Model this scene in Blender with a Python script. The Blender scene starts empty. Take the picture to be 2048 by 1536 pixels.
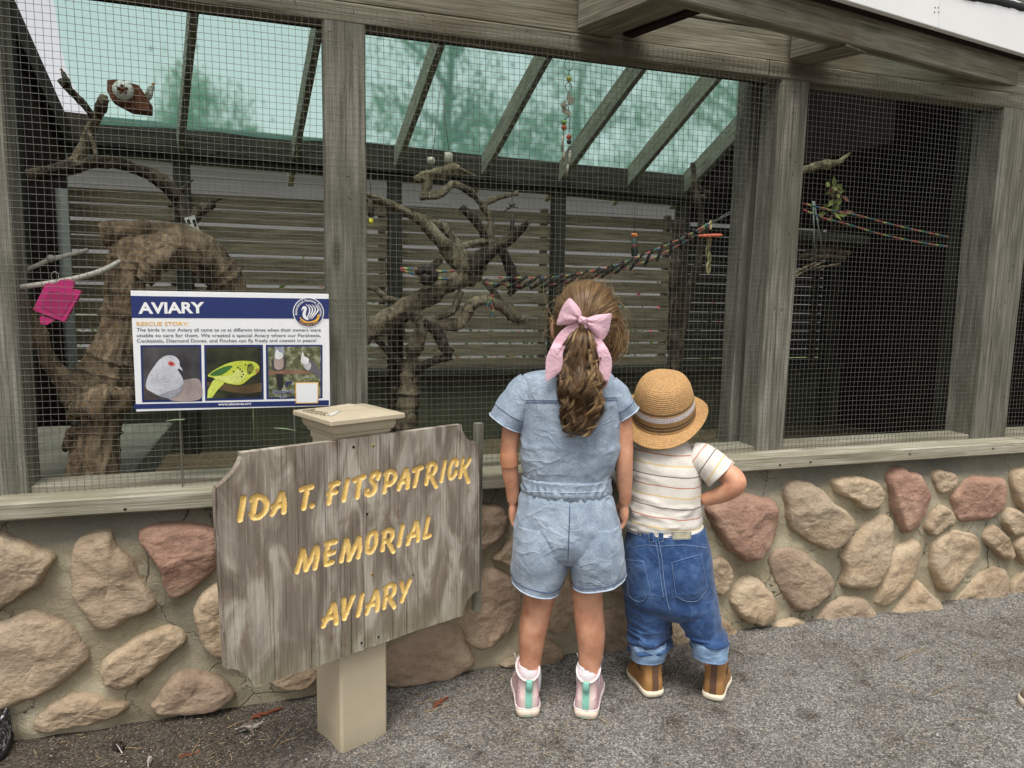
import bpy, math, random
import numpy as np
from mathutils import Vector, Matrix, noise as mnoise

random.seed(7)
rng = np.random.default_rng(7)
scene = bpy.context.scene
COL = scene.collection

# ------------------------------------------------------------------ camera
F_PX, YAW, PITCH, ROLL = 1440.0, math.radians(17.8), math.radians(7.0), math.radians(1.0)
CAM = np.array([0.0, -1.95, 1.09])
_d = np.array([math.sin(YAW)*math.cos(PITCH), math.cos(YAW)*math.cos(PITCH), -math.sin(PITCH)])
_r = np.array([math.cos(YAW), -math.sin(YAW), 0.0])
_u = np.cross(_r, _d)
CR = _r*math.cos(ROLL) + _u*math.sin(ROLL)
CU = _u*math.cos(ROLL) - _r*math.sin(ROLL)
CD = _d
cam_data = bpy.data.cameras.new("camera")
cam_data.sensor_width = 36.0
cam_data.lens = F_PX/2048*36.0
cam_data.clip_end = 500
cam_data.clip_start = 0.05
camera = bpy.data.objects.new("camera", cam_data)
COL.objects.link(camera)
camera.matrix_world = Matrix(((CR[0], CU[0], -CD[0], CAM[0]), (CR[1], CU[1], -CD[1], CAM[1]),
                              (CR[2], CU[2], -CD[2], CAM[2]), (0, 0, 0, 1)))
scene.camera = camera

# ------------------------------------------------------------------ light: bright overcast
SUN_EL, SUN_AZ = math.radians(66), math.radians(205)     # azimuth clockwise from +Y: behind the viewer
world = bpy.data.worlds.new("World")
scene.world = world
world.use_nodes = True
_t = world.node_tree
_t.nodes.clear()
_sky = _t.nodes.new("ShaderNodeTexSky")
_sky.sky_type = 'NISHITA'
_sky.sun_disc = False
_sky.sun_elevation = SUN_EL
_sky.sun_rotation = SUN_AZ
_sky.air_density = 1.0
_sky.dust_density = 4.0
_sky.ozone_density = 1.0
_hs = _t.nodes.new("ShaderNodeHueSaturation")
_hs.inputs["Saturation"].default_value = 0.10
_bg = _t.nodes.new("ShaderNodeBackground")
_bg.inputs[1].default_value = 0.13
_wo = _t.nodes.new("ShaderNodeOutputWorld")
_t.links.new(_sky.outputs[0], _hs.inputs["Color"])
_t.links.new(_hs.outputs[0], _bg.inputs[0])
_t.links.new(_bg.outputs[0], _wo.inputs[0])
sun_data = bpy.data.lights.new("sun", 'SUN')
sun_data.energy = 1.5
sun_data.angle = math.radians(22)
sun_data.color = (1.0, 0.96, 0.9)
sun = bpy.data.objects.new("sun", sun_data)
COL.objects.link(sun)
_sd = Vector((math.sin(SUN_AZ)*math.cos(SUN_EL), math.cos(SUN_AZ)*math.cos(SUN_EL), math.sin(SUN_EL)))
sun.rotation_euler = _sd.to_track_quat('Z', 'Y').to_euler()
vs = scene.view_settings
vs.view_transform = 'Standard'
vs.look = 'None'
vs.exposure = 0.62
vs.gamma = 1.0
vs.use_curve_mapping = False
scene.cycles.use_denoising = True
scene.cycles.max_bounces = 8
scene.cycles.transparent_max_bounces = 24

# ------------------------------------------------------------------ from a picture point to a point of the place
def ray(x, y):
    v = CR*(x-1024) - CU*(y-768) + CD*F_PX
    return v/np.linalg.norm(v)
def PL(x, y, o, n):
    v = ray(x, y); o = np.asarray(o, float); n = np.asarray(n, float)
    return CAM + v*(((o-CAM) @ n)/(v @ n))
def P(x, y, Y=0.0):
    return PL(x, y, (0, Y, 0), (0, 1, 0))
def G(x, y, z=0.0):
    return PL(x, y, (0, 0, z), (0, 0, 1))
def pxm(p):                                   # metres per photo pixel at p
    return ((np.asarray(p)-CAM) @ CD)/F_PX

# ------------------------------------------------------------------ numeric helpers
def _hash(i, j, k, seed):
    h = (i*374761393 + j*668265263 + k*2147483647 + seed*974634777) & 0xffffffff
    h = ((h ^ (h >> 13))*1274126177) & 0xffffffff
    h = h ^ (h >> 16)
    return (h & 0xffff)/65535.0*2-1
def vnoise(p, seed=0):
    p = np.asarray(p, float); b = np.floor(p).astype(np.int64); f = p-b
    f = f*f*f*(f*(f*6-15)+10)
    r = 0
    for dx in (0, 1):
        for dy in (0, 1):
            for dz in (0, 1):
                w = (f[..., 0] if dx else 1-f[..., 0])*(f[..., 1] if dy else 1-f[..., 1])*(f[..., 2] if dz else 1-f[..., 2])
                r = r + w*_hash(b[..., 0]+dx, b[..., 1]+dy, b[..., 2]+dz, seed)
    return r
def fbm(p, octv=4, seed=0, gain=.5):
    p = np.asarray(p, float); r = 0; a = 1
    for o in range(octv):
        r = r + a*vnoise(p*(2**o)+o*17.3, seed+o); a *= gain
    return r
def catmull(pts, n, closed=False):
    pts = np.asarray(pts, float); m = len(pts)
    if closed:
        q = np.vstack([pts[-1:], pts, pts[:2]]); segs = m
    else:
        q = np.vstack([2*pts[:1]-pts[1:2], pts, 2*pts[-1:]-pts[-2:-1]]); segs = m-1
    out = []
    ts = np.linspace(0, segs, n, endpoint=not closed)
    for t in ts:
        i = min(int(t), segs-1); u = t-i
        a, b, c, d = q[i], q[i+1], q[i+2], q[i+3]
        out.append(.5*((2*b)+(-a+c)*u+(2*a-5*b+4*c-d)*u*u+(-a+3*b-3*c+d)*u**3))
    return np.array(out)

# ------------------------------------------------------------------ mesh helpers
def mesh_from(name, v, f, smooth=True):
    v = np.asarray(v, np.float32)
    me = bpy.data.meshes.new(name)
    if isinstance(f, np.ndarray):
        k = f.shape[1]; n = len(f)
        me.vertices.add(len(v)); me.vertices.foreach_set("co", v.ravel())
        me.loops.add(n*k); me.loops.foreach_set("vertex_index", f.astype(np.int32).ravel())
        me.polygons.add(n); me.polygons.foreach_set("loop_start", np.arange(0, n*k, k, dtype=np.int32))
        me.update(calc_edges=True)
    else:
        me.from_pydata([tuple(map(float, q)) for q in v], [], [tuple(int(i) for i in q) for q in f]); me.update()
    me.validate()
    if smooth:
        me.polygons.foreach_set("use_smooth", np.ones(len(me.polygons), bool))
    return me
def link(name, me, material=None, parent=None, loc=None, mw=None):
    o = bpy.data.objects.new(name, me)
    COL.objects.link(o)
    if material is not None and me is not None and len(me.materials) == 0:
        me.materials.append(material)
    if mw is not None: o.matrix_world = mw
    if loc is not None: o.location = loc
    if parent is not None: o.parent = parent
    return o
def mk(name, v, f, material, parent=None, smooth=True, loc=None):
    return link(name, mesh_from(name, v, f, smooth), material, parent, loc)
def tag(o, label, cat, group=None, kind=None):
    o["label"] = label; o["category"] = cat
    if group: o["group"] = group
    if kind: o["kind"] = kind
    return o
def thing(name, label, cat, loc=(0, 0, 0), group=None):
    o = bpy.data.objects.new(name, None)
    COL.objects.link(o); o.location = loc; o.empty_display_size = .05
    return tag(o, label, cat, group)
def structure(o):
    o["kind"] = "structure"; return o
class MB:
    def __init__(s): s.v = []; s.f = []; s.n = 0
    def add(s, v, f):
        v = np.asarray(v, float); s.v.append(v)
        s.f += [tuple(int(i)+s.n for i in q) for q in f]; s.n += len(v)
        return s
    def build(s, name, material, parent=None, smooth=True, off=None):
        v = np.vstack(s.v)
        if off is not None: v = v-np.asarray(off)
        return mk(name, v, s.f, material, parent, smooth)
def rot_basis(d, up=(0, 0, 1)):
    d = np.asarray(d, float); d = d/np.linalg.norm(d)
    up = np.asarray(up, float)
    if abs(d @ up) > .98*np.linalg.norm(up): up = np.array([0, 1., 0])
    a = np.cross(up, d); a /= np.linalg.norm(a); b = np.cross(d, a)
    return d, a, b
def grid_faces(nu, nv, closed_v=False, off=0):
    i, j = np.meshgrid(np.arange(nu-1), np.arange(nv if closed_v else nv-1), indexing='ij')
    j2 = (j+1) % nv
    f = np.stack([i*nv+j, i*nv+j2, (i+1)*nv+j2, (i+1)*nv+j], -1).reshape(-1, 4)
    return f+off
def tube(path, rad, sides=8, wob=0., wscale=30., seed=0, flat=None, capped=True, up=(0, 0, 1), ridges=0.):
    """tapered tube; returns verts, face list"""
    path = np.asarray(path, float); n = len(path); rad = np.broadcast_to(np.asarray(rad, float), (n,))
    T = np.gradient(path, axis=0); T /= (np.linalg.norm(T, axis=1)[:, None]+1e-12)
    d, a, b = rot_basis(T[0], up)
    A = [a]
    for i in range(1, n):
        a = A[-1]-T[i]*(A[-1] @ T[i]); a /= (np.linalg.norm(a)+1e-12); A.append(a)
    A = np.array(A); B = np.cross(T, A)
    th = np.linspace(0, 2*np.pi, sides, endpoint=False)
    fx, fy = flat if flat else (1, 1)
    c = np.cos(th)[None, :, None]; s = np.sin(th)[None, :, None]
    dirs = A[:, None]*c*fx+B[:, None]*s*fy
    v = path[:, None]+dirs*rad[:, None, None]
    if wob:
        w = fbm(v*wscale, 4, seed)
        v = v+dirs*(w*wob)[..., None]*rad[:, None, None]
    if ridges:
        arc = np.cumsum(np.r_[0, np.linalg.norm(np.diff(path, axis=0), axis=1)])
        q = np.stack([np.repeat(np.cos(th)[None]*3.2, n, 0), np.repeat(np.sin(th)[None]*3.2, n, 0), np.repeat(arc[:, None]*7, sides, 1)], -1)
        w = fbm(q, 3, seed+5)
        v = v+dirs*(w*ridges)[..., None]*rad[:, None, None]
    v = v.reshape(-1, 3)
    f = [tuple(q) for q in grid_faces(n, sides, True)]
    if capped:
        v = np.vstack([v, path[0], path[-1]]); k = n*sides
        f += [(k, (j+1) % sides, j) for j in range(sides)]
        f += [(k+1, (n-1)*sides+j, (n-1)*sides+(j+1) % sides) for j in range(sides)]
    return v, f
def box_vf(lo, hi, ch=0.0):
    """box, optionally with chamfered edges"""
    lo = np.asarray(lo, float); hi = np.asarray(hi, float)
    if ch <= 0:
        v = np.array([[x, y, z] for x in (lo[0], hi[0]) for y in (lo[1], hi[1]) for z in (lo[2], hi[2])])
        return v, [(0, 1, 3, 2), (4, 6, 7, 5), (0, 4, 5, 1), (2, 3, 7, 6), (0, 2, 6, 4), (1, 5, 7, 3)]
    c = (lo+hi)/2; h = (hi-lo)/2; v = []; idx = {}
    for sx in (-1, 1):
        for sy in (-1, 1):
            for sz in (-1, 1):
                s = np.array([sx, sy, sz])
                for ax in range(3):
                    q = h-ch; q = q.copy(); q[ax] = h[ax]
                    idx[(sx, sy, sz, ax)] = len(v); v.append(c+s*q)
    f = []
    for ax in range(3):
        b, d = [k for k in range(3) if k != ax]
        for s in (-1, 1):
            loop = []
            for (p, q) in ((-1, -1), (1, -1), (1, 1), (-1, 1)):
                k = [0, 0, 0]; k[ax] = s; k[b] = p; k[d] = q
                loop.append(idx[(*k, ax)])
            flip = (s == 1) == (ax == 1)
            f.append(tuple(loop[::-1] if flip else loop))
    for ax in range(3):
        b, d = [k for k in range(3) if k != ax]
        for p in (-1, 1):
            for q in (-1, 1):
                def g(s, face):
                    k = [0, 0, 0]; k[ax] = s; k[b] = p; k[d] = q
                    return idx[(*k, face)]
                f.append((g(-1, b), g(1, b), g(1, d), g(-1, d)))
    for sx in (-1, 1):
        for sy in (-1, 1):
            for sz in (-1, 1):
                f.append(tuple(idx[(sx, sy, sz, a)] for a in range(3)))
    return np.array(v), f
def fix_normals(o):
    import bmesh
    bm = bmesh.new(); bm.from_mesh(o.data); bmesh.ops.recalc_face_normals(bm, faces=bm.faces); bm.to_mesh(o.data); bm.free()
    return o
def board(name, p0, p1, w, t, material, parent=None, up=(0, 0, 1), ch=.003, warp=0.0, seed=0):
    """timber from p0 to p1 (centre line), w across along up, t the other way; local X runs with the grain"""
    p0 = np.asarray(p0, float); p1 = np.asarray(p1, float)
    d, a, b = rot_basis(p1-p0, up)
    L = np.linalg.norm(p1-p0)
    n = max(2, int(L/.06)) if warp else 2
    xs = np.linspace(-L/2, L/2, n)
    prof = np.array([(-t/2+ch, -w/2), (t/2-ch, -w/2), (t/2, -w/2+ch), (t/2, w/2-ch), (t/2-ch, w/2), (-t/2+ch, w/2), (-t/2, w/2-ch), (-t/2, -w/2+ch)])
    v = np.array([[[x, q[0], q[1]] for q in prof] for x in xs])
    if warp:
        v[..., 1:] += (fbm(v*np.array([3, 14, 14])+seed*3.1, 3, seed)*warp)[..., None]*np.sign(v[..., 1:])
    v = v.reshape(-1, 3)
    f = [tuple(q) for q in grid_faces(n, 8, True)]+[tuple(range(8))[::-1], tuple(range((n-1)*8, n*8))]
    m = Matrix(((d[0], a[0], b[0], 0), (d[1], a[1], b[1], 0), (d[2], a[2], b[2], 0), (0, 0, 0, 1)))
    m.translation = Vector((p0+p1)/2)
    o = link(name, mesh_from(name, v, f, False), material, parent, mw=m)
    return fix_normals(o)
def lathe(prof, n=32):
    prof = np.asarray(prof, float); th = np.linspace(0, 2*np.pi, n, endpoint=False)
    v = np.stack([prof[:, None, 0]*np.cos(th), prof[:, None, 0]*np.sin(th), np.repeat(prof[:, 1:2], n, 1)], -1).reshape(-1, 3)
    return v, [tuple(q) for q in grid_faces(len(prof), n, True)]

# ------------------------------------------------------------------ material helpers
def srgb(r, g, b):
    f = lambda c: (c/255/12.92 if c/255 <= .04045 else ((c/255+.055)/1.055)**2.4)
    return (f(r), f(g), f(b), 1.0)
class NT:
    def __init__(s, name):
        s.m = bpy.data.materials.new(name); s.m.use_nodes = True
        s.t = s.m.node_tree; s.N = s.t.nodes
        s.N.clear()
        s.out = s.N.new("ShaderNodeOutputMaterial")
        s.b = s.N.new("ShaderNodeBsdfPrincipled")
        s.t.links.new(s.b.outputs[0], s.out.inputs[0])
        s._c = {}
    def L(s, a, b): s.t.links.new(a, b)
    def node(s, kind, **kw):
        n = s.N.new("ShaderNode"+kind)
        for k, v in kw.items(): setattr(n, k, v)
        return n
    def coord(s, which='Object', scale=(1, 1, 1), loc=(0, 0, 0), rand=True, rot=(0, 0, 0)):
        tc = s.node("TexCoord")
        mp = s.node("Mapping"); mp.inputs["Scale"].default_value = scale; mp.inputs["Location"].default_value = loc
        mp.inputs["Rotation"].default_value = rot
        src = tc.outputs[which]
        if rand:
            oi = s.node("ObjectInfo"); va = s.node("VectorMath", operation='ADD')
            mu = s.node("Math", operation='MULTIPLY'); s.L(oi.outputs["Random"], mu.inputs[0]); mu.inputs[1].default_value = 37.0
            s.L(src, va.inputs[0]); s.L(mu.outputs[0], va.inputs[1]); src = va.outputs[0]
        s.L(src, mp.inputs[0])
        return mp.outputs[0]
    def noise(s, vec, scale, detail=5, rough=.55, dist=0.0):
        n = s.node("TexNoise"); n.inputs["Scale"].default_value = scale; n.inputs["Detail"].default_value = detail
        n.inputs["Roughness"].default_value = rough; n.inputs["Distortion"].default_value = dist
        s.L(vec, n.inputs["Vector"]); return n.outputs["Fac"]
    def voro(s, vec, scale, feature='F1', out="Distance", rand=1.0):
        n = s.node("TexVoronoi", feature=feature); n.inputs["Scale"].default_value = scale
        n.inputs["Randomness"].default_value = rand
        s.L(vec, n.inputs["Vector"]); return n.outputs[out]
    def ramp(s, fac, stops, mode='LINEAR'):
        n = s.node("ValToRGB"); cr = n.color_ramp; cr.interpolation = mode
        while len(cr.elements) < len(stops): cr.elements.new(.5)
        for e, (p, c) in zip(cr.elements, stops):
            e.position = p; e.color = c if len(c) == 4 else (*c, 1)
        s.L(fac, n.inputs[0]); return n.outputs[0]
    def mix(s, fac, a, b, blend='MIX'):
        n = s.node("Mix", data_type='RGBA', blend_type=blend)
        for sock, v in ((n.inputs[0], fac), (n.inputs[6], a), (n.inputs[7], b)):
            if hasattr(v, "links") or hasattr(v, "is_linked"): s.L(v, sock)
            else: sock.default_value = v
        return n.outputs[2]
    def math(s, op, a, b=0.0, c=None, clamp=False):
        n = s.node("Math", operation=op); n.use_clamp = clamp
        for sock, v in zip(n.inputs, (a, b, c)):
            if v is None: continue
            if hasattr(v, "is_linked"): s.L(v, sock)
            else: sock.default_value = v
        return n.outputs[0]
    def bump(s, h, strength=.4, dist=.01, prev=None):
        n = s.node("Bump"); n.inputs["Strength"].default_value = strength; n.inputs["Distance"].default_value = dist
        s.L(h, n.inputs["Height"])
        if prev is not None: s.L(prev, n.inputs["Normal"])
        return n.outputs[0]
    def set(s, color=None, rough=None, normal=None, **kw):
        if color is not None:
            if hasattr(color, "is_linked"): s.L(color, s.b.inputs["Base Color"])
            else: s.b.inputs["Base Color"].default_value = color if len(color) == 4 else (*color, 1)
        if rough is not None:
            if hasattr(rough, "is_linked"): s.L(rough, s.b.inputs["Roughness"])
            else: s.b.inputs["Roughness"].default_value = rough
        if normal is not None: s.L(normal, s.b.inputs["Normal"])
        for k, v in kw.items():
            sk = s.b.inputs[k.replace("_", " ")]
            if hasattr(v, "is_linked"): s.L(v, sk)
            else: sk.default_value = v
        return s.m
    def sepx(s, vec):
        n = s.node("SeparateXYZ"); s.L(vec, n.inputs[0]); return n.outputs
    def value_var(s, col, amt=.25):
        oi = s.node("ObjectInfo"); h = s.node("HueSaturation")
        mr = s.node("MapRange"); mr.inputs[3].default_value = 1-amt; mr.inputs[4].default_value = 1+amt
        s.L(oi.outputs["Random"], mr.inputs[0]); s.L(mr.outputs[0], h.inputs["Value"]); s.L(col, h.inputs["Color"])
        return h.outputs[0]

def wood_mat(name, dark, mid, pale, stain=None, var=.12, spec=.2):
    t = NT(name)
    c = t.coord(scale=(1.2, 16, 16))
    n1 = t.noise(c, 3.0, 6, .6, .6)
    c2 = t.coord(scale=(2.5, 120, 120)); n2 = t.noise(c2, 1.6, 4, .6)
    c3 = t.coord(scale=(1, 1, 1)); n3 = t.noise(c3, 4.0, 4, .6)
    g = t.math('ADD', t.math('MULTIPLY', n1, .6), t.math('MULTIPLY', n2, .4))
    col = t.ramp(g, [(.30, dark), (.48, mid), (.68, pale)])
    if stain: col = t.mix(t.ramp(n3, [(.45, (0, 0, 0)), (.7, (.75, .75, .75))]), col, stain)
    cr = t.ramp(n2, [(.28, (.25, .25, .25)), (.40, (1, 1, 1))])
    col = t.mix(.75, col, cr, 'MULTIPLY')
    # knots
    ck = t.coord(scale=(2.2, 9, 9)); kv = t.voro(ck, 1.0)
    col = t.mix(t.ramp(kv, [(.05, (.8, .8, .8)), (.13, (0, 0, 0))]), col, dark)
    col = t.value_var(col, var)
    nb = t.bump(g, .5, .004); nb = t.bump(n2, .55, .002, nb)
    return t.set(col, .85, nb, Specular_IOR_Level=spec)
def plain(name, col, rough=.6, var=0.0, nscale=30, namt=.15, bump=0.0, **kw):
    t = NT(name)
    c = t.coord(); n = t.noise(c, nscale, 5)
    a = tuple(x*(1-namt) for x in col[:3]); b = tuple(min(1, x*(1+namt)) for x in col[:3])
    co = t.ramp(n, [(.3, a), (.7, b)])
    if var: co = t.value_var(co, var)
    return t.set(co, rough, t.bump(n, bump, .002) if bump else None, **kw)
# ================================================================== materials of the setting
m_post = wood_mat("weathered_post", srgb(70, 68, 58), srgb(120, 117, 105), srgb(168, 164, 152), srgb(98, 99, 84))
m_sill = wood_mat("bleached_sill", srgb(92, 87, 72), srgb(148, 142, 124), srgb(186, 181, 166), srgb(130, 126, 104), .06)
m_beam = wood_mat("greenish_beam", srgb(66, 63, 50), srgb(116, 112, 96), srgb(152, 148, 130), srgb(102, 94, 76))
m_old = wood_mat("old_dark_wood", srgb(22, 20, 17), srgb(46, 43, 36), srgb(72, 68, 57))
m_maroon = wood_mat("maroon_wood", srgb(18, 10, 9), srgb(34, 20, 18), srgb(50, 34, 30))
m_slat = wood_mat("slat_wood", srgb(70, 60, 48), srgb(108, 95, 78), srgb(136, 122, 102), None, .15)
m_rafter = wood_mat("rafter_wood", srgb(78, 78, 66), srgb(122, 122, 106), srgb(150, 150, 134))
m_ledge = plain("dusty_ledge", srgb(112, 108, 96), .9, 0, 9, .3, .2)

def gravel_mat():
    t = NT("gravel")
    c = t.coord(rand=False)
    v1 = t.voro(c, 270, 'F1', "Color"); s = t.sepx(v1)
    col = t.ramp(s[0], [(0, srgb(80, 79, 77)), (.35, srgb(110, 107, 103)), (.7, srgb(130, 127, 122)), (1, srgb(170, 166, 159))])
    fine = t.noise(c, 420, 3)
    col = t.mix(.6, col, t.ramp(fine, [(.3, (.62, .61, .6)), (.7, (1.2, 1.19, 1.17))]), 'MULTIPLY')
    damp = t.noise(c, 2.6, 5, .62)
    damp2 = t.noise(c, 9.0, 5, .65)
    col = t.mix(t.ramp(damp, [(.47, (0, 0, 0)), (.66, (.7, .7, .7))]), col, t.mix(.6, col, srgb(168, 150, 130), 'MULTIPLY'))
    col = t.mix(t.ramp(damp2, [(.54, (0, 0, 0)), (.70, (.7, .7, .7))]), col, t.mix(1., col, srgb(140, 126, 110), 'MULTIPLY'))
    # dark earth under the sign, near the left end of the wall
    x = t.sepx(c)
    e = t.math('ADD', x[0], t.math('MULTIPLY', damp2, .5))
    col = t.mix(t.ramp(e, [(.1, (.85, .85, .85)), (.55, (0, 0, 0))]), col, t.mix(1., col, srgb(148, 134, 116), 'MULTIPLY'))
    h = t.voro(c, 230); h2 = t.noise(c, 60, 4)
    nb = t.bump(h, .7, .003); nb = t.bump(h2, .5, .01, nb)
    return t.set(col, .92, nb, Specular_IOR_Level=.15)
m_gravel = gravel_mat()
def peb_mat():
    t = NT("pebble")
    c = t.coord(rand=False); v = t.sepx(t.voro(c, 60, 'F1', "Color"))
    col = t.ramp(v[0], [(0, srgb(78, 77, 75)), (.4, srgb(106, 104, 100)), (.8, srgb(128, 125, 120)), (1, srgb(172, 168, 161))])
    return t.set(col, .9, None, Specular_IOR_Level=.2)
m_pebble = peb_mat()
def mortar_mat():
    t = NT("mortar")
    c = t.coord(rand=False)
    a = t.noise(c, 6, 6, .6); b = t.noise(c, 160, 4, .7); d = t.noise(c, 2.2, 4)
    col = t.ramp(a, [(.3, srgb(142, 132, 109)), (.55, srgb(170, 160, 135)), (.75, srgb(186, 177, 154))])
    z = t.sepx(c)[2]
    band = t.math('ADD', z, t.math('MULTIPLY', t.math('SUBTRACT', a, .5), .12))
    col = t.mix(t.ramp(band, [(.455, (0, 0, 0)), (.485, (.85, .85, .85))]), col, t.ramp(d, [(.35, srgb(96, 96, 90)), (.65, srgb(140, 136, 120))]))
    col = t.mix(t.ramp(d, [(.55, (0, 0, 0)), (.72, (.55, .55, .55))]), col, srgb(104, 106, 96))
    col = t.mix(.35, col, t.ramp(b, [(.3, (.55, .55, .55)), (.7, (1.2, 1.2, 1.2))]), 'MULTIPLY')
    # hairline cracks
    wv = t.noise(c, 9, 5, .6); va = t.node("VectorMath", operation='ADD'); t.L(c, va.inputs[0])
    sc = t.node("VectorMath", operation='SCALE'); t.L(wv, sc.inputs[0]); sc.inputs[3].default_value = .16; t.L(sc.outputs[0], va.inputs[1])
    cr = t.voro(va.outputs[0], 5.5, 'DISTANCE_TO_EDGE')
    msk = t.math('MULTIPLY', t.ramp(cr, [(.0, (1, 1, 1)), (.012, (0, 0, 0))]), t.ramp(d, [(.48, (0, 0, 0)), (.55, (.9, .9, .9))]))
    col = t.mix(msk, col, srgb(60, 56, 48))
    nb = t.bump(b, .8, .005); nb = t.bump(a, .5, .02, nb); nb = t.bump(t.math('SUBTRACT', 1, msk), .6, .004, nb)
    return t.set(col, .95, nb, Specular_IOR_Level=.1)
m_mortar = mortar_mat()
def stone_mat(name, dark, mid, pale, accent):
    t = NT(name)
    c = t.coord()
    a = t.noise(c, 7, 6, .62); b = t.noise(c, 90, 5, .7); d = t.noise(c, 2.5, 3); e = t.noise(t.coord(scale=(1, 1, 2.4), rot=(0, .5, 0)), 26, 5, .6)
    col = t.ramp(a, [(.28, dark), (.5, mid), (.74, pale)])
    col = t.mix(t.ramp(d, [(.48, (0, 0, 0)), (.7, (.7, .7, .7))]), col, accent)
    col = t.mix(.4, col, t.ramp(b, [(.3, (.6, .58, .56)), (.65, (1.18, 1.18, 1.18))]), 'MULTIPLY')
    col = t.value_var(col, .09)
    pit = t.voro(t.coord(), 75)
    col = t.mix(t.ramp(t.noise(t.coord(scale=(1, 1, 3)), 55, 5, .75), [(.60, (0, 0, 0)), (.72, (.45, .45, .45))]), col, dark)
    nb = t.bump(b, .8, .004); nb = t.bump(e, .5, .012, nb); nb = t.bump(pit, .2, .005, nb)
    return t.set(col, .92, nb, Specular_IOR_Level=.15)
m_tan = stone_mat("tan_stone", srgb(144, 124, 100), srgb(173, 153, 127), srgb(191, 175, 150), srgb(167, 151, 131))
m_red = stone_mat("red_stone", srgb(136, 104, 90), srgb(166, 134, 115), srgb(186, 162, 138), srgb(156, 122, 106))
m_mauve = stone_mat("mauve_stone", srgb(134, 114, 96), srgb(164, 144, 122), srgb(182, 165, 141), srgb(154, 134, 116))
m_grass = NT("grass")
def _g(t):
    c = t.coord(rand=False); a = t.noise(c, 2, 5); b = t.noise(c, 60, 4)
    col = t.ramp(a, [(.3, srgb(120, 134, 76)), (.7, srgb(172, 180, 120))])
    return t.set(t.mix(.4, col, t.ramp(b, [(.3, (.5, .5, .5)), (.7, (1.3, 1.3, 1.3))]), 'MULTIPLY'), .9)
m_grass = _g(m_grass)
m_dirt = plain("straw_dirt", srgb(96, 80, 58), .95, 0, 40, .5, .5)

# ================================================================== ground
def axis(lo, hi, dense_lo, dense_hi, step):
    a = list(np.arange(dense_lo, dense_hi+1e-6, step))
    s = step; x = dense_lo
    left = []
    while x > lo: s *= 1.6; x -= s; left.append(x)
    s = step; x = dense_hi; right = []
    while x < hi: s *= 1.6; x += s; right.append(x)
    return np.array(left[::-1]+a+right)
def ground_z(X, Y):
    p = np.stack([X, Y, np.zeros_like(X)], -1)
    z = fbm(p*3.0, 4, 3)*.006+fbm(p*22, 3, 9)*.0022
    inside = 1/(1+np.exp((Y-.0)*60))
    bank = np.exp(-((Y+.06)/.07)**2)*(.012+.012*vnoise(p*5, 4))*np.clip(X+.2, 0, 1)
    return z*inside+bank*inside - .012*(1-inside)
gx = axis(-120, 120, -1.3, 3.0, .012); gy = axis(-60, 160, -1.15, .02, .012)
GX, GY = np.meshgrid(gx, gy, indexing='ij')
GZ = ground_z(GX, GY)
ground = structure(mk("ground", np.stack([GX, GY, GZ], -1).reshape(-1, 3), grid_faces(len(gx), len(gy)), m_gravel))
ground["label"] = "grey crushed gravel ground with damp patches"
# loose grit lying on it
def pebbles():
    n = 26000
    x = rng.uniform(-1.0, 2.7, n); y = -rng.uniform(.03, 1.12, n)
    r = np.clip(rng.lognormal(math.log(.0017), .40, n), .001, .0065)
    base = np.array([[1, 0, 0], [0, 1, 0], [-1, 0, 0], [0, -1, 0], [0, 0, 1], [0, 0, -.6]], float)
    fb = np.array([[0, 1, 4], [1, 2, 4], [2, 3, 4], [3, 0, 4], [1, 0, 5], [2, 1, 5], [3, 2, 5], [0, 3, 5]])
    v = base[None]*r[:, None, None]*rng.uniform(.55, 1.35, (n, 6, 1))
    v[..., 2] *= .75
    a = rng.uniform(0, 6.28, n); c, s = np.cos(a)[:, None], np.sin(a)[:, None]
    vx = v[..., 0]*c-v[..., 1]*s; vy = v[..., 0]*s+v[..., 1]*c
    z = ground_z(x, y)+r*.25
    V = np.stack([vx+x[:, None], vy+y[:, None], v[..., 2]+z[:, None]], -1).reshape(-1, 3)
    F = (fb[None]+6*np.arange(n)[:, None, None]).reshape(-1, 3)
    o = mk("gravel", V, F, m_pebble, smooth=False)
    o["kind"] = "stuff"; o["label"] = "loose grey gravel grit scattered over the ground"; o["category"] = "gravel"
pebbles()
lawn = structure(mk("lawn", np.array([[-40, 3.5, .004], [40, 3.5, .004], [40, 40, .004], [-40, 40, .004]]), [(0, 1, 2, 3)], m_grass))
lawn["label"] = "green lawn behind the aviary"
floor = structure(mk("aviary_floor", np.array([[-1.2, .02, .002], [4.9, .02, .002], [4.9, 3.3, .002], [-1.2, 3.3, .002]]), [(0, 1, 2, 3)], m_dirt))
floor["label"] = "straw strewn dirt floor inside the aviary"

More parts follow.
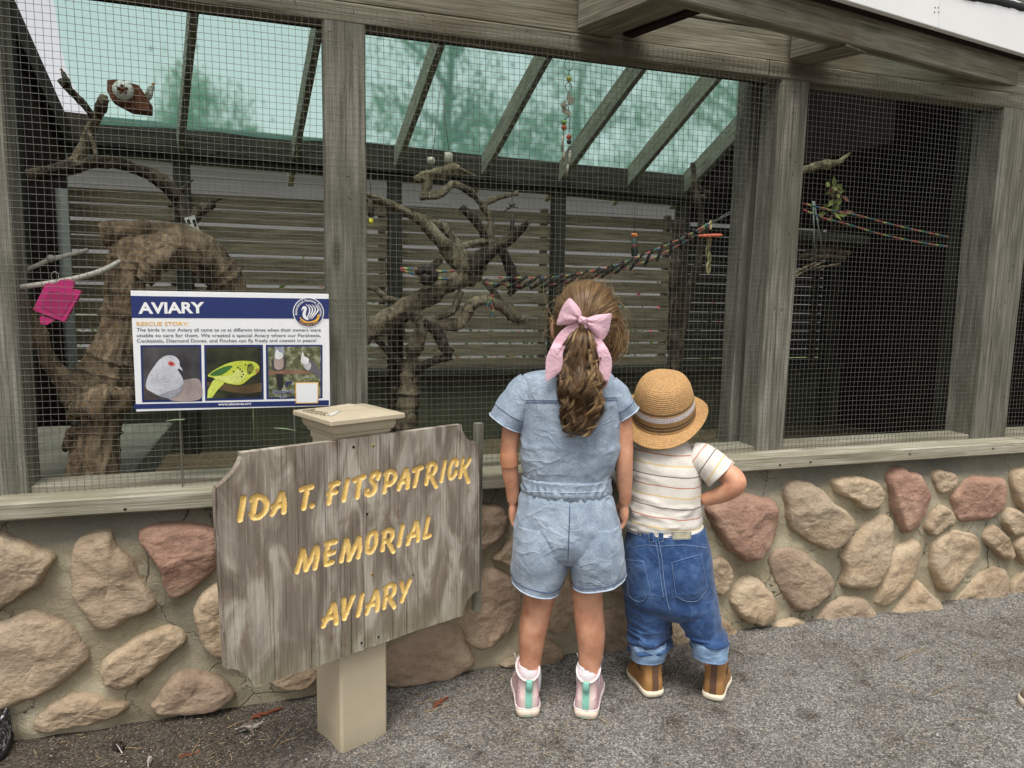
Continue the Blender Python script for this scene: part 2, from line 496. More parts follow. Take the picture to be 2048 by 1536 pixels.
# ================================================================== stone wall below the mesh
YW = -.04
wall = thing("stone_wall", "low fieldstone wall set in sandy mortar under the aviary mesh", "stone wall", (1, 0, 0))
W0 = np.array([1, 0, 0.])
ZA, ZB, ZC, ZD = (0, 980, 2.9257), (1348, 900, 2.9257), (700, 950, 3.4139), (960, 900, 2.7429)
STONES = [
 (ZA, 't', [(-80,300),(0,250),(60,270),(150,310),(230,345),(290,365),(322,400),(315,440),(270,500),(240,545),(150,610),(60,670),(0,705),(-60,720),(-110,500)]),
 (ZA, 't', [(415,360),(440,310),(490,275),(560,255),(640,252),(660,285),(690,330),(760,390),(820,500),(880,590),(918,660),(915,690),(850,720),(760,760),(700,805),(620,828),(560,815),(500,760),(450,680),(415,600),(410,470)]),
 (ZA, 'r', [(820,245),(870,212),(960,198),(1100,198),(1200,210),(1255,225),(1290,300),(1290,400),(1260,470),(1180,540),(1100,600),(1030,640),(985,630),(950,560),(935,480),(900,410),(845,345),(815,290)]),
 (ZA, 't', [(-60,800),(60,745),(130,710),(200,703),(280,725),(370,765),(430,820),(480,880),(518,940),(515,990),(470,1050),(400,1110),(300,1170),(200,1215),(100,1255),(0,1295),(-80,1300),(-130,1000)]),
 (ZA, 't', [(575,1060),(600,1000),(650,955),(740,905),(850,840),(940,805),(1010,795),(1060,820),(1085,860),(1070,900),(1010,950),(940,1020),(860,1090),(780,1140),(690,1165),(620,1145),(590,1110)]),
 (ZA, 't', [(1130,720),(1150,650),(1200,590),(1270,550),(1380,540),(1450,650),(1460,800),(1420,950),(1330,1010),(1260,990),(1190,920),(1150,830)]),
 (ZA, 'm', [(905,1230),(930,1180),(980,1120),(1040,1080),(1110,1065),(1200,1075),(1290,1095),(1350,1150),(1380,1195),(1340,1250),(1200,1290),(1050,1310),(930,1310),(870,1265)]),
 (ZA, 't', [(170,1400),(230,1310),(330,1230),(420,1190),(520,1180),(590,1205),(650,1235),(740,1230),(770,1255),(740,1300),(620,1345),(500,1380),(350,1400),(250,1420)]),
 (ZA, 'm', [(1480,300),(1600,240),(1750,230),(1800,330),(1740,450),(1600,500),(1500,430)]),
 (ZA, 't', [(1500,620),(1620,540),(1760,560),(1840,680),(1780,820),(1640,860),(1520,780)]),
 (ZA, 'r', [(1900,320),(2050,260),(2200,300),(2260,430),(2180,560),(2020,600),(1900,480)]),
 (ZA, 't', [(1560,1010),(1680,930),(1830,920),(1900,1010),(1840,1130),(1680,1180),(1570,1120)]),
 (ZC, 'm', [(240,1190),(400,1100),(560,1030),(690,1010),(780,1100),(830,1200),(850,1280),(800,1330),(720,1370),(560,1400),(400,1430),(280,1440),(190,1410),(160,1280)]),
 (ZC, 'm', [(720,1000),(800,880),(880,720),(960,650),(1080,680),(1160,740),(1185,830),(1160,950),(1090,1060),(1010,1140),(930,1190),(860,1195),(800,1150),(770,1090)]),
 (ZC, 'm', [(880,205),(960,195),(1040,220),(1075,270),(1070,340),(1030,410),(960,470),(900,515),(820,520),(780,400),(790,280)]),
 (ZC, 't', [(975,575),(1020,520),(1080,460),(1120,410),(1200,430),(1240,560),(1190,650),(1110,640),(1040,600)]),
 (ZD, 't', [(360,970),(375,870),(410,780),(465,700),(515,760),(530,850),(510,930),(460,985),(410,1000)]),
 (ZD, 't', [(100,1175),(200,1130),(300,1080),(380,1040),(430,1060),(455,1110),(445,1165),(350,1190),(200,1190)]),
 (ZD, 't', [(700,770),(720,735),(790,690),(850,740),(840,800),(750,790)]),
 (ZD, 'm', [(640,900),(740,850),(800,880),(840,980),(850,1080),(780,1110),(680,1130),(610,1010)]),
 (ZD, 't', [(990,1000),(1060,930),(1110,970),(1135,1050),(1090,1095),(1005,1105)]),
 (ZD, 't', [(1300,910),(1350,930),(1400,980),(1440,1025),(1440,1050),(1380,1080),(1330,1100),(1270,1010)]),
 (ZB, 'r', [(190,330),(260,290),(330,255),(410,248),(490,270),(570,285),(605,320),(605,420),(585,500),(550,570),(520,620),(470,650),(400,655),(360,620),(300,560),(240,480),(205,400)]),
 (ZB, 't', [(648,240),(680,195),(730,178),(800,195),(870,240),(930,300),(1000,350),(1040,400),(1045,450),(1010,520),(960,575),(910,588),(850,570),(780,530),(710,480),(670,420),(655,340)]),
 (ZB, 't', [(930,200),(960,165),(1030,152),(1120,160),(1190,185),(1222,230),(1222,280),(1190,325),(1130,348),(1080,330),(1020,285),(950,250)]),
 (ZB, 'r', [(1245,150),(1290,110),(1340,100),(1370,125),(1420,130),(1470,190),(1498,260),(1490,330),(1450,410),(1400,460),(1355,488),(1325,465),(1310,410),(1275,340),(1265,260)]),
 (ZB, 't', [(1508,160),(1530,125),(1590,120),(1640,140),(1660,175),(1630,225),(1580,255),(1545,250),(1515,200)]),
 (ZB, 'r', [(1620,270),(1660,220),(1700,170),(1760,150),(1850,155),(1930,170),(1952,215),(1945,300),(1900,370),(1830,405),(1740,422),(1670,415),(1640,380),(1635,330)]),
 (ZB, 't', [(1462,450),(1490,400),(1520,350),(1560,315),(1610,340),(1635,390),(1625,430),(1580,450),(1540,490),(1500,505),(1470,480)]),
 (ZB, 't', [(985,790),(1000,720),(990,640),(1010,560),(1060,500),(1120,430),(1180,390),(1230,378),(1275,405),(1280,480),(1260,580),(1230,670),(1190,750),(1150,800),(1070,812),(1010,810)]),
 (ZB, 't', [(1160,880),(1190,800),(1230,700),(1270,620),(1330,560),(1400,525),(1445,550),(1448,620),(1420,700),(1370,770),(1310,840),(1260,900),(1210,920),(1175,910)]),
 (ZB, 't', [(1505,560),(1540,510),(1620,470),(1700,480),(1760,490),(1795,540),(1798,600),(1760,670),(1700,740),(1640,800),(1585,840),(1550,810),(1520,740),(1500,660)]),
 (ZB, 't', [(1800,500),(1830,450),(1880,437),(1930,490),(1965,550),(1985,610),(1960,645),(1910,630),(1860,580),(1815,545)]),
 (ZB, 't', [(1930,410),(1960,340),(2010,350),(2060,390),(2090,450),(2040,490),(1975,500),(1945,460)]),
 (ZB, 't', [(1980,130),(2040,105),(2100,120),(2130,250),(2100,330),(2030,345),(1990,290),(1970,200)]),
 (ZB, 't', [(1990,560),(2020,515),(2070,510),(2120,560),(2110,660),(2040,670),(2000,620)]),
 (ZB, 'm', [(560,640),(600,590),(680,570),(750,590),(810,640),(880,690),(930,750),(935,810),(900,860),(840,900),(770,935),(700,930),(650,880),(610,820),(575,730)]),
 (ZB, 't', [(330,880),(370,800),(430,745),(490,750),(540,800),(590,870),(605,930),(570,990),(510,1030),(440,1010),(380,970),(345,920)]),
 (ZB, 't', [(200,680),(260,630),(310,640),(345,700),(340,770),(310,830),(270,850),(190,800)]),
 (ZB, 'm', [(840,990),(880,930),(960,870),(1050,855),(1120,870),(1170,930),(1200,990),(1140,1025),(1020,1045),(900,1060),(840,1040)]),
 (ZB, 't', [(545,1100),(590,1030),(650,995),(720,985),(775,1005),(780,1050),(700,1085),(620,1105),(560,1115)]),
 (ZB, 't', [(1255,980),(1300,900),(1360,830),(1425,765),(1480,820),(1550,890),(1585,950),(1580,1000),(1480,1015),(1300,1020)]),
 (ZB, 't', [(1620,930),(1680,840),(1750,760),(1850,690),(1930,690),(1948,740),(1930,850),(1915,970),(1830,995),(1740,1010),(1650,975)]),
 (ZB, 't', [(1960,930),(1970,800),(2005,740),(2060,710),(2100,750),(2060,880),(2000,960)]),
]
for (a_, b_, ra, rb_) in ((2230,230,90,80),(2290,470,120,90),(2210,800,90,110),(2420,640,110,120),(2440,300,120,100),(2360,880,110,80),(2570,460,90,120)):
    STONES.append((ZB, random.choice('ttm'), [(a_+ra*math.cos(q)*random.uniform(.8, 1.1), b_+rb_*math.sin(q)*random.uniform(.8, 1.1)) for q in np.linspace(0, 6.28, 11)[:-1]]))
STONE_UV = []
def build_stones():
    mats = dict(t=m_tan, r=m_red, m=m_mauve)
    for k, (z, kind, poly) in enumerate(STONES):
        px = [(z[0]+a/z[2], z[1]+b/z[2]) for a, b in poly]
        w = np.array([P(x, y, YW-.012) for x, y in px])[:, [0, 2]]
        loop = catmull(w, 72, True)
        STONE_UV.append(loop)
        c = loop.mean(0)
        size = math.sqrt(abs(np.sum(loop[:, 0]*np.roll(loop[:, 1], -1)-np.roll(loop[:, 0], -1)*loop[:, 1])/2))
        Hh = min(.040, .020+.085*size)*(.8+.4*random.random())
        S = np.array([1.03, 1.015, 1.0, .99, .975, .955, .93, .895, .85, .8, .74, .67, .59, .5, .4, .3, .2, .1])
        hh = np.where(S > 1, -.02, Hh*(1-np.clip(S, 0, 1)**9)**.55)
        hh[:2] = (-.03, -.012)
        V = []
        for s, h in zip(S, hh):
            q = c+(loop-c)*s
            V.append(np.stack([q[:, 0], np.full(72, -h), q[:, 1]], -1))
        V = np.array(V)
        pn = V*np.array([1, .6, 1])
        facet = (np.abs(vnoise(pn*6+k*5, k))*.020+np.abs(vnoise(pn*15+k*2, k+7))*.006)*np.clip(size*5, .5, 1.4)
        bumpy = fbm(pn*26+k*3, 5, k+50, .6)*.0046
        tilt = ((V[..., 0]-c[0])*random.uniform(-.10, .10)+(V[..., 2]-c[1])*random.uniform(-.02, .14))
        wgt = np.clip((1.0-S)/.12, 0, 1)[:, None]
        V[..., 1] += wgt*(facet-.007+bumpy)+wgt*tilt*.55
        # uneven outline
        edge = fbm(np.stack([V[..., 0]*26, V[..., 2]*26, np.full(V.shape[:2], k*1.7)], -1), 3, k)*.004
        dr = V[..., [0, 2]]-c; dr /= np.linalg.norm(dr, axis=-1, keepdims=True)+1e-9
        V[..., 0] += dr[..., 0]*edge; V[..., 2] += dr[..., 1]*edge
        org = np.array([c[0], YW, c[1]])
        top = V[-1].mean(0)
        vv = np.vstack([V.reshape(-1, 3), top])+np.array([0, YW, 0])-org
        n = len(S)
        f = [tuple(q) for q in grid_faces(n, 72, True)]+[((n-1)*72+j, (n-1)*72+(j+1) % 72, n*72) for j in range(72)]
        o = mk("stone", vv, f, mats[kind], wall, True, loc=org-W0)
        fix_normals(o)
build_stones()
def build_mortar():
    xs = np.arange(-1.3, 3.2, .012); zs = np.arange(-.06, .575, .012)
    X, Z = np.meshgrid(xs, zs, indexing='ij')
    # distance to the nearest stone edge: mortar is dragged up against the stones
    d = np.full(X.shape, 1e9)
    for lp in STONE_UV:
        q = lp[::3]
        lo = q.min(0)-.06; hi = q.max(0)+.06
        m = (X > lo[0]) & (X < hi[0]) & (Z > lo[1]) & (Z < hi[1])
        if not m.any(): continue
        pts = np.stack([X[m], Z[m]], -1)
        dd = np.sqrt(((pts[:, None]-q[None])**2).sum(-1)).min(1)
        d[m] = np.minimum(d[m], dd)
    pad = np.exp(-(d/.022)**2)*.011
    p = np.stack([X, Z, np.zeros_like(X)], -1)
    Y = YW-pad*(.6+.5*vnoise(p*15, 2))-fbm(p*5, 4, 8)*.007-fbm(p*40, 3, 12)*.0018
    Y += np.clip((Z-.47)/.05, 0, 1)*.012
    v = np.stack([X, Y, Z], -1).reshape(-1, 3)
    o = mk("mortar", v-W0, grid_faces(len(xs), len(zs))[:, ::-1], m_mortar, wall)
    b = MB(); b.add(*box_vf((-1.3, YW+.02, -.05), (3.19, YW+.06, .553)))
    b.build("wall_core", m_mortar, wall, False, off=W0)
build_mortar()

# ================================================================== the aviary
av = thing("aviary", "walk-in wire mesh aviary of grey weathered timber with green shade cloth roof", "aviary")
YS = -.082
zs0 = P(1488, 944, YS)[2]
def sill(x0, x1, s):
    o = board("sill", (x0, (YS+.012)/2, zs0+.0215), (x1, (YS+.012)/2, zs0+.0215), .043, .012-YS, m_sill, av, ch=.004, warp=.0012, seed=s)
    return o
sill(-1.3, 2.572, 1); sill(2.576, 3.3, 2)
ZT = zs0+.043
board("bottom_plate", (-1.3, .06, ZT-.005), (3.3, .06, ZT-.005), .036, .09, m_sill, av)
# screws in the sill face
m_screw = plain("rusty_screw", srgb(52, 44, 38), .6)
for (x, y) in ((1621, 924), (1820, 908), (1986, 897), (1560, 930), (600, 1000), (250, 1018)):
    p = P(x, y, YS)
    q, f = tube([p+np.array([0, -.0012, 0]), p+np.array([0, .002, 0])], [.0035, .0035], 10)
    mk("screw", q, f, m_screw, av)
ZH = 1.815                                   # top of the header
def post(x0b, x1b, x0t, x1t, y0, y1, seed, m=None, z0=None, z1=None):
    xb = (x0b+x1b)/2; xt = (x0t+x1t)/2
    return board("post", (xb, (y0+y1)/2, (ZT if z0 is None else z0)-.01), (xt, (y0+y1)/2, z1 or ZH-.048), x1b-x0b, y1-y0, m or m_post, av, up=(1, 0, 0), ch=.004, warp=.0016, seed=seed)
post(-.74, -.585, -.75, -.575, .004, .094, 1)
post(.113, .218, .115, .219, .004, .094, 2)
post(1.468, 1.575, 1.475, 1.592, .004, .10, 3)
post(1.462, 1.535, 1.468, 1.545, .142, .22, 4, z1=ZH+.05)
post(2.395, 2.565, 2.40, 2.57, .004, .12, 5)
post(2.44, 2.50, 2.445, 2.505, .142, .22, 6, m_old, z1=ZH+.05)
post(3.2, 3.3, 3.2, 3.3, .004, .10, 7)
# header, inner maroon header, frieze boards
board("header", (-1.3, .035, ZH-.024), (1.43, .035, ZH-.024), .048, .066, m_beam, av, warp=.001, seed=3)
board("header", (1.434, .035, ZH-.024), (3.3, .035, ZH-.024), .048, .066, m_beam, av, warp=.001, seed=4)
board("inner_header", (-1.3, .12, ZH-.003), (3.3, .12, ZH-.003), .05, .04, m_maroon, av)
for (x0, x1) in ((-1.3, .856), (.858, 1.544), (1.546, 2.7)):
    for k in range(3):
        board("frieze_board", (x0, .022-.003*k, ZH+.046+.091*k), (x1, .022-.003*k, ZH+.046+.091*k), .089, .03, m_beam, av, warp=.0008, seed=int(x0*10)+k)

# wire mesh: every wire is real, welded at a 17 mm pitch, stapled over the posts
m_wire = plain("galvanised_wire", srgb(100, 99, 91), .5, Metallic=.4)
def wire_panel(x0, x1, z0, z1, pitch=.0160, r=.00062):
    vs, fs, n0 = [], [], 0
    def add(path, rad):
        nonlocal n0
        n = len(path)
        th = np.array([.785, 2.356, 3.927, 5.498])
        T = np.gradient(path, axis=0); T /= np.linalg.norm(T, axis=1)[:, None]
        A = np.cross(T, [0, 1., 0]); A /= np.linalg.norm(A, axis=1)[:, None]
        B = np.cross(T, A)
        v = path[:, None]+(A[:, None]*np.cos(th)[None, :, None]+B[:, None]*np.sin(th)[None, :, None])*rad
        vs.append(v.reshape(-1, 3)); fs.append(grid_faces(n, 4, True)+n0); n0 += 4*n
    xs = np.arange(x0, x1+1e-6, pitch); zz = np.arange(z0, z1+1e-6, pitch)
    zl = np.linspace(z0, z1, 30); xl = np.linspace(x0, x1, max(12, int((x1-x0)/.05)))
    def bulge(X, Z):
        return -.0048+fbm(np.stack([X*2.2, Z*2.2, 0*X], -1), 3, 21)*.0028
    for x in xs:
        X = np.full(30, x)+fbm(np.stack([0*zl+x*4, zl*5, 0*zl], -1), 3, 31)*.0022
        add(np.stack([X, bulge(X, zl), zl], -1), r*random.uniform(.9, 1.1))
    for z in zz:
        Z = np.full(len(xl), z)+fbm(np.stack([xl*4, 0*xl+z*5, 0*xl+9], -1), 3, 32)*.0022
        add(np.stack([xl, bulge(xl, Z)-r*1.6, Z], -1), r*random.uniform(.9, 1.1))
    o = mk("wire_mesh", np.vstack(vs), np.vstack(fs), m_wire, av, True)
    o["kind"] = "stuff"
    return o
wire_panel(-1.25, .165, ZT-.004, ZH-.004)
wire_panel(.168, 1.533, ZT-.004, ZH-.008)
wire_panel(1.536, 2.475, ZT-.004, ZH-.008)
wire_panel(2.478, 3.25, ZT-.004, ZH-.008)
# bent wire ends and staples along the top edge and on the posts
vs = MB()
for k in range(46):
    if k < 22: x, z = -.5+k*.145+random.uniform(-.04, .04), ZH-random.uniform(.002, .02)
    else:
        x = random.choice((.165, .18, 1.52, 1.53, 2.47, 2.5))+random.uniform(-.03, .03); z = random.uniform(.68, 1.75)
    a = random.uniform(0, 6.28); l = random.uniform(.006, .014)
    pts = [(x, -.006, z), (x+l*.5*math.cos(a), -.0105, z+l*.5*math.sin(a)), (x+l*math.cos(a), -.006, z+l*math.sin(a)-.002)]
    vs.add(*tube(catmull(pts, 6), .0009, 5))
st = vs.build("staples", plain("dark_staple", srgb(40, 38, 34), .5), av); st["kind"] = "stuff"

# rear wall: beam, posts, slats, lower panels
YR = 3.2
board("rear_beam", (-1.35, YR+.02, 2.03), (3.62, YR+.02, 1.925), .235, .09, m_old, av, ch=.006, warp=.004, seed=9)
board("rear_ledger", (-1.35, YR-.045, 1.985), (3.62, YR-.045, 1.875), .05, .035, m_old, av, warp=.003, seed=10)
for k, x in enumerate((-1.3, -.588, .772, 2.0, 3.06, 4.55)):
    board("rear_post", (x, YR+.02, -.02), (x, YR+.02, 1.92), .095, .09, m_old, av, up=(1, 0, 0), warp=.002, seed=20+k)
    board("rear_post", (x-.075, YR+.12, .5), (x-.075, YR+.12, 1.75), .05, .05, m_slat, av, up=(1, 0, 0))
bays = ((-1.4, .77), (.773, 3.06))
for lv in range(12):
    z = .575+lv*.1
    for k, (a, b) in enumerate(bays):
        dz = random.uniform(-.006, .006); dz2 = dz+random.uniform(-.006, .006)
        board("slat", (a+.002, YR+.085, z+dz), (b-.002, YR+.085, z+dz2), .085+random.uniform(-.004, .003), .018, m_slat, av, ch=.002, warp=.0012, seed=lv*3+k)
for lv in range(15):
    z = .56+lv*.077
    board("slat", (3.064, YR+.085, z), (4.76, YR+.085, z-.004), .072, .018, m_old, av, ch=.002)
m_panel = plain("olive_panel", srgb(66, 64, 48), .9, .1, 5, .3, .15)
for k, (a, b) in enumerate(((-1.4, -.2), (-.197, 1.02), (1.023, 2.24), (2.243, 3.46), (3.463, 4.76))):
    board("lower_panel", ((a), YR+.05, .262), (b, YR+.05, .262), .52, .03, m_panel, av, ch=.002)
board("lower_rail", (-1.4, YR+.01, .533), (4.7, YR+.01, .528), .045, .12, m_old, av, warp=.002)
# rafters
RAF = [((390,30),(360,265)), ((640,50),(590,300)), ((885,85),(795,330)), ((1100,105),(970,345)), ((1290,140),(1125,360)), ((1440,165),(1262,380))]
SL = .44
def roof_z(Y): return 2.0+SL*(3.15-Y)
tails = []
for a, b in RAF:
    pb = P(*b, 3.15); pt = P(*a, 2.05)
    dx = (pt[0]-pb[0])/1.1
    def at(Y): return np.array([pb[0]+dx*(3.15-Y), Y, roof_z(Y)+.02])
    board("rafter", at(3.46), at(1.22), .14, .038, m_rafter, av, warp=.0015, seed=int(abs(pb[0]*10)))
    tails.append(at(1.22))
board("ridge_board", (-1.35, 1.2, roof_z(1.2)+.02), (4.9, 1.2, roof_z(1.2)+.02), .16, .036, m_old, av)
for X in (-.5, .12, .85, 1.52, 2.15, 2.75, 3.4, 4.1):                                  # front slope
    z0 = roof_z(1.2)+.02; s2 = (z0-(ZH+.17))/1.2
    board("rafter", (X, 1.18, z0), (X, -.02, ZH+.17), .12, .038, m_rafter, av)
# the two rafters whose tails reach out to the fascia
for (xa, xe, yb, wd) in ((.846, .945, -.30, .112), (1.545, 1.60, -.17, .11)):
    board("rafter_tail", (xa, .0, ZH+.090), (xe, yb, ZH+.084), .172, wd, m_beam, av, warp=.0015, seed=int(xa*9))
board("rafter_cleat", (.955, .0, ZH+.052), (1.04, -.27, ZH+.046), .085, .04, m_maroon, av)
# rakes and end walls
board("rake_board", (-1.22, 3.42, roof_z(3.42)+.03), (-1.22, 1.22, roof_z(1.22)+.03), .15, .035, m_old, av)
board("rake_board", (3.06, 3.42, roof_z(3.42)+.0), (3.06, 1.22, roof_z(1.22)+.0), .15, .05, m_rafter, av)
for k in range(22):
    Y = .02+.149*k
    zt = roof_z(Y) if Y > 1.2 else roof_z(1.2)-(1.2-Y)*.75
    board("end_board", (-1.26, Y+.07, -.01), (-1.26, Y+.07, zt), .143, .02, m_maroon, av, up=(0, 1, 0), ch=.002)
board("corner_post", (-.92, 1.1, .6), (-.92, 1.1, 2.55), .09, .09, m_old, av, up=(1, 0, 0))
pole = tube([(-1.12, 2.6, .0), (-1.12, 2.6, 1.62)], .03, 14); mk("pipe_post", *pole, plain("grey_pipe", srgb(120, 122, 116), .6), av)
# dark enclosed bay at the right
def quad(name, pts, m, th=None):
    return mk(name, np.array(pts, float), [tuple(range(len(pts)))], m, av, False)
for k in range(7):
    Y0 = 1.2+.29*k
    zt = roof_z(Y0+.145)
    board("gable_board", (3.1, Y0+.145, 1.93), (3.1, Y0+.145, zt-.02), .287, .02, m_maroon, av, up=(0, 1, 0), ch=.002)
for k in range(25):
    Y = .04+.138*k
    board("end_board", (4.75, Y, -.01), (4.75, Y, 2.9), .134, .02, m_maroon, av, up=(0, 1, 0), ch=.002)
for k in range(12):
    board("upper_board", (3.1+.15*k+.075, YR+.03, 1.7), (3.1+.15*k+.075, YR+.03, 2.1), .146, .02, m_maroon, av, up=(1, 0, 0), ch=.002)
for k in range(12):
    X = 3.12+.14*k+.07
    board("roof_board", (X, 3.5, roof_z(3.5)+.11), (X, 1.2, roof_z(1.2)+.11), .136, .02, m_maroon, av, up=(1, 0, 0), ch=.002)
    board("roof_board", (X, 1.2, roof_z(1.2)+.11), (X, -.2, ZH+.16), .136, .02, m_maroon, av, up=(1, 0, 0), ch=.002)

# shade cloth: woven green net, see-through between the threads
def cloth_mat():
    t = NT("shade_cloth")
    c = t.coord(rand=False)
    n = t.noise(c, 1.2, 4); w = t.noise(t.coord(rand=False, scale=(1, 6, 1)), 70, 3, .7); w2 = t.noise(t.coord(rand=False, scale=(5, 1, 1)), 60, 3, .7)
    wv = t.math('MULTIPLY', t.math('ADD', w, w2), .5)
    tr = t.node("BsdfTransparent"); tr.inputs[0].default_value = (.90, 1.0, .97, 1)
    tl = t.node("BsdfTranslucent"); tl.inputs[0].default_value = srgb(128, 196, 176)
    df = t.node("BsdfDiffuse"); df.inputs[0].default_value = srgb(96, 158, 138)
    rf = t.node("BsdfRefraction"); rf.inputs["IOR"].default_value = 1.014; rf.inputs["Roughness"].default_value = .38; rf.inputs["Color"].default_value = (.84, 1.0, .95, 1)
    m1 = t.node("MixShader"); m1.inputs[0].default_value = .30
    t.L(tl.outputs[0], m1.inputs[1]); t.L(df.outputs[0], m1.inputs[2])
    m0 = t.node("MixShader"); m0.inputs[0].default_value = .93
    t.L(tr.outputs[0], m0.inputs[1]); t.L(rf.outputs[0], m0.inputs[2])
    m2 = t.node("MixShader")
    fac = t.ramp(wv, [(.40, (.12, .12, .12)), (.60, (.40, .40, .40))])
    t.L(fac, m2.inputs[0]); t.L(m0.outputs[0], m2.inputs[1]); t.L(m1.outputs[0], m2.inputs[2])
    t.L(m2.outputs[0], t.out.inputs[0])
    return t.m
m_cloth = cloth_mat()
def cloth(x0, x1, ya, yb, zf, seed):
    xs = np.arange(x0, x1+.01, .05); ys = np.linspace(ya, yb, 40)
    X, Y = np.meshgrid(xs, ys, indexing='ij')
    # ragged left edge
    e = np.clip((x0+.3-X)/.3, 0, 1); X = X+e*(.05*np.sin(Y*4)+.03*vnoise(np.stack([Y*6, 0*Y, 0*Y], -1), 3))
    Z = zf(Y)+.105+fbm(np.stack([X*2.2, Y*2.2, 0*X], -1), 3, seed)*.012
    v = np.stack([X, Y, Z], -1).reshape(-1, 3)
    return mk("shade_cloth", v, grid_faces(len(xs), len(ys)), m_cloth, av)
cloth(-1.04, 3.06, 1.2, 3.3, roof_z, 4)
zf0 = roof_z(1.2); cloth(-1.04, 3.06, .06, 1.2, lambda Y: zf0-(1.2-Y)*((zf0-ZH-.06)/1.2), 5)
q, f = tube(catmull([(-1.06, 3.3, roof_z(3.3)+.08), (.5, 3.3, roof_z(3.3)+.075), (1.9, 3.3, roof_z(3.3)+.06), (3.06, 3.3, roof_z(3.3)+.07)], 40), .014, 8, .3, 20, 1)
m_blackcloth = plain("black_webbing", srgb(30, 32, 32), .9, 0, 200, .4, .4)
mk("cloth_hem", q, f, m_blackcloth, av)

# fascia, white metal drip edge, rolled cloth
A0 = G(1358, 0, 1.803); A1 = G(2048, 177, 1.842)
dirv = (A1-A0)
B0 = A0-dirv*1.2; B1 = A1+dirv*.45
nrm = np.array([dirv[1], -dirv[0], 0.]); nrm /= np.linalg.norm(nrm)
if nrm[1] > 0: nrm = -nrm
off = -nrm*.02
board("fascia", B0+off+np.array([0, 0, .052]), B1+off+np.array([0, 0, .052]), .104, .04, m_beam, av, ch=.004, warp=.001, seed=41)
m_white = plain("white_metal", (.82, .82, .80), .45, 0, 3, .04)
wo = nrm*.035+np.array([0, 0, .165])
lens = np.linalg.norm(B1-B0); un = (B1-B0)/lens
sj = P(1868, 60, -.1); 
cutL = float((PL(1868, 60, B0+wo, nrm)-B0) @ un)
board("white_trim", B0+wo, B0+un*(cutL-.0008)+wo, .158, .02, m_white, av, ch=.002)
board("white_trim", B0+un*(cutL+.0008)+wo, B1+wo, .158, .02, m_white, av, ch=.002)
board("trim_lip", B0+nrm*.012+np.array([0, 0, .093]), B1+nrm*.012+np.array([0, 0, .093]), .018, .022, m_maroon, av, ch=.001)
for (x, y) in ((1870, 15), (1876, 15), (1869, 24), (1877, 24), (1865, 58), (1873, 59)):
    p = PL(x, y, B0+wo+nrm*.0102, nrm)
    q, f = tube([p, p+nrm*.0015], [.0028, .002], 8); mk("rivet", q, f, plain("rivet_metal", srgb(150, 146, 140), .4), av)
rp = [PL(x, y, B0+nrm*.036, nrm)+np.array([0, 0, .008]) for x, y in ((1840, -30), (1920, -3), (1985, 8), (2048, 24), (2120, 44))]
q, f = tube(catmull(rp, 60), .016, 12, .1, 40, 3); mk("rolled_cloth", q, f, m_blackcloth, av)
cv = np.array([rp[0], rp[-1], rp[-1]+np.array([0, .5, .25])-nrm*.1, rp[0]+np.array([0, .5, .25])-nrm*.1]); mk("shade_cloth", cv, [(0, 1, 2, 3)], m_cloth, av)
# dusty ledge at the left, inside
b = MB(); b.add(*box_vf((-1.24, .105, .50), (-.40, 1.0, .592), .004)); b.build("shelf", m_ledge, av, False)
# ================================================================== carved plywood sign on a composite post
def proj(p):
    q = np.asarray(p)-CAM; z = q @ CD
    return np.array([1024+F_PX*(q @ CR)/z, 768-F_PX*(q @ CU)/z])
SA = math.radians(24.0)
SU = np.array([math.cos(SA), math.sin(SA), 0]); SN = np.array([math.sin(SA), -math.cos(SA), 0])
PC = G(683, 1511)                                     # front foot corner of the post
PS = .128
PCEN = PC+SU*PS/2-SN*PS/2
sign = thing("memorial_sign", "grey plywood sign with carved gold lettering bolted to a beige square post", "carved sign", tuple(PCEN))
def ply_mat():
    t = NT("weathered_plywood")
    c = t.coord('Object', rand=False)
    # broad cathedral figure stretched up the sheet, then fine vertical checks
    a = t.noise(t.coord(rand=False, scale=(5.5, 1, 2.2)), 1.9, 5, .5, .9)
    w = t.noise(t.coord(rand=False, scale=(7, 1, 2.2), loc=(3, 0, 2)), 2.4, 6, .55, .9)
    chk = t.noise(t.coord(rand=False, scale=(240, 20, 2.0)), 1.0, 5, .65)
    chk2 = t.noise(t.coord(rand=False, scale=(300, 20, 8)), 1.0, 3, .6)
    col = t.ramp(w, [(.34, srgb(118, 107, 94)), (.46, srgb(134, 123, 109)), (.52, srgb(154, 144, 130)), (.58, srgb(178, 170, 156)), (.70, srgb(194, 186, 172))])
    col = t.mix(t.ramp(a, [(.45, (0, 0, 0)), (.62, (.55, .55, .55))]), col, srgb(128, 118, 106))
    z = t.sepx(c)[2]
    st = t.noise(t.coord(rand=False, scale=(3, 1, 2)), 5, 5, .7)
    col = t.mix(t.ramp(st, [(.60, (0, 0, 0)), (.72, (.6, .6, .6))]), col, srgb(112, 82, 64))
    gz = t.math('ADD', z, t.math('MULTIPLY', st, .12))
    col = t.mix(t.ramp(gz, [(.30, (.5, .5, .5)), (.40, (0, 0, 0))]), col, srgb(140, 138, 108))
    col = t.mix(.8, col, t.ramp(chk, [(.36, (.30, .27, .24)), (.41, (1, 1, 1))]), 'MULTIPLY')
    col = t.mix(.5, col, t.ramp(chk2, [(.3, (.6, .6, .6)), (.6, (1.12, 1.12, 1.12))]), 'MULTIPLY')
    nb = t.bump(chk, .8, .003); nb = t.bump(chk2, .4, .0015, nb)
    return t.set(col, .9, nb, Specular_IOR_Level=.15)
m_ply = ply_mat()
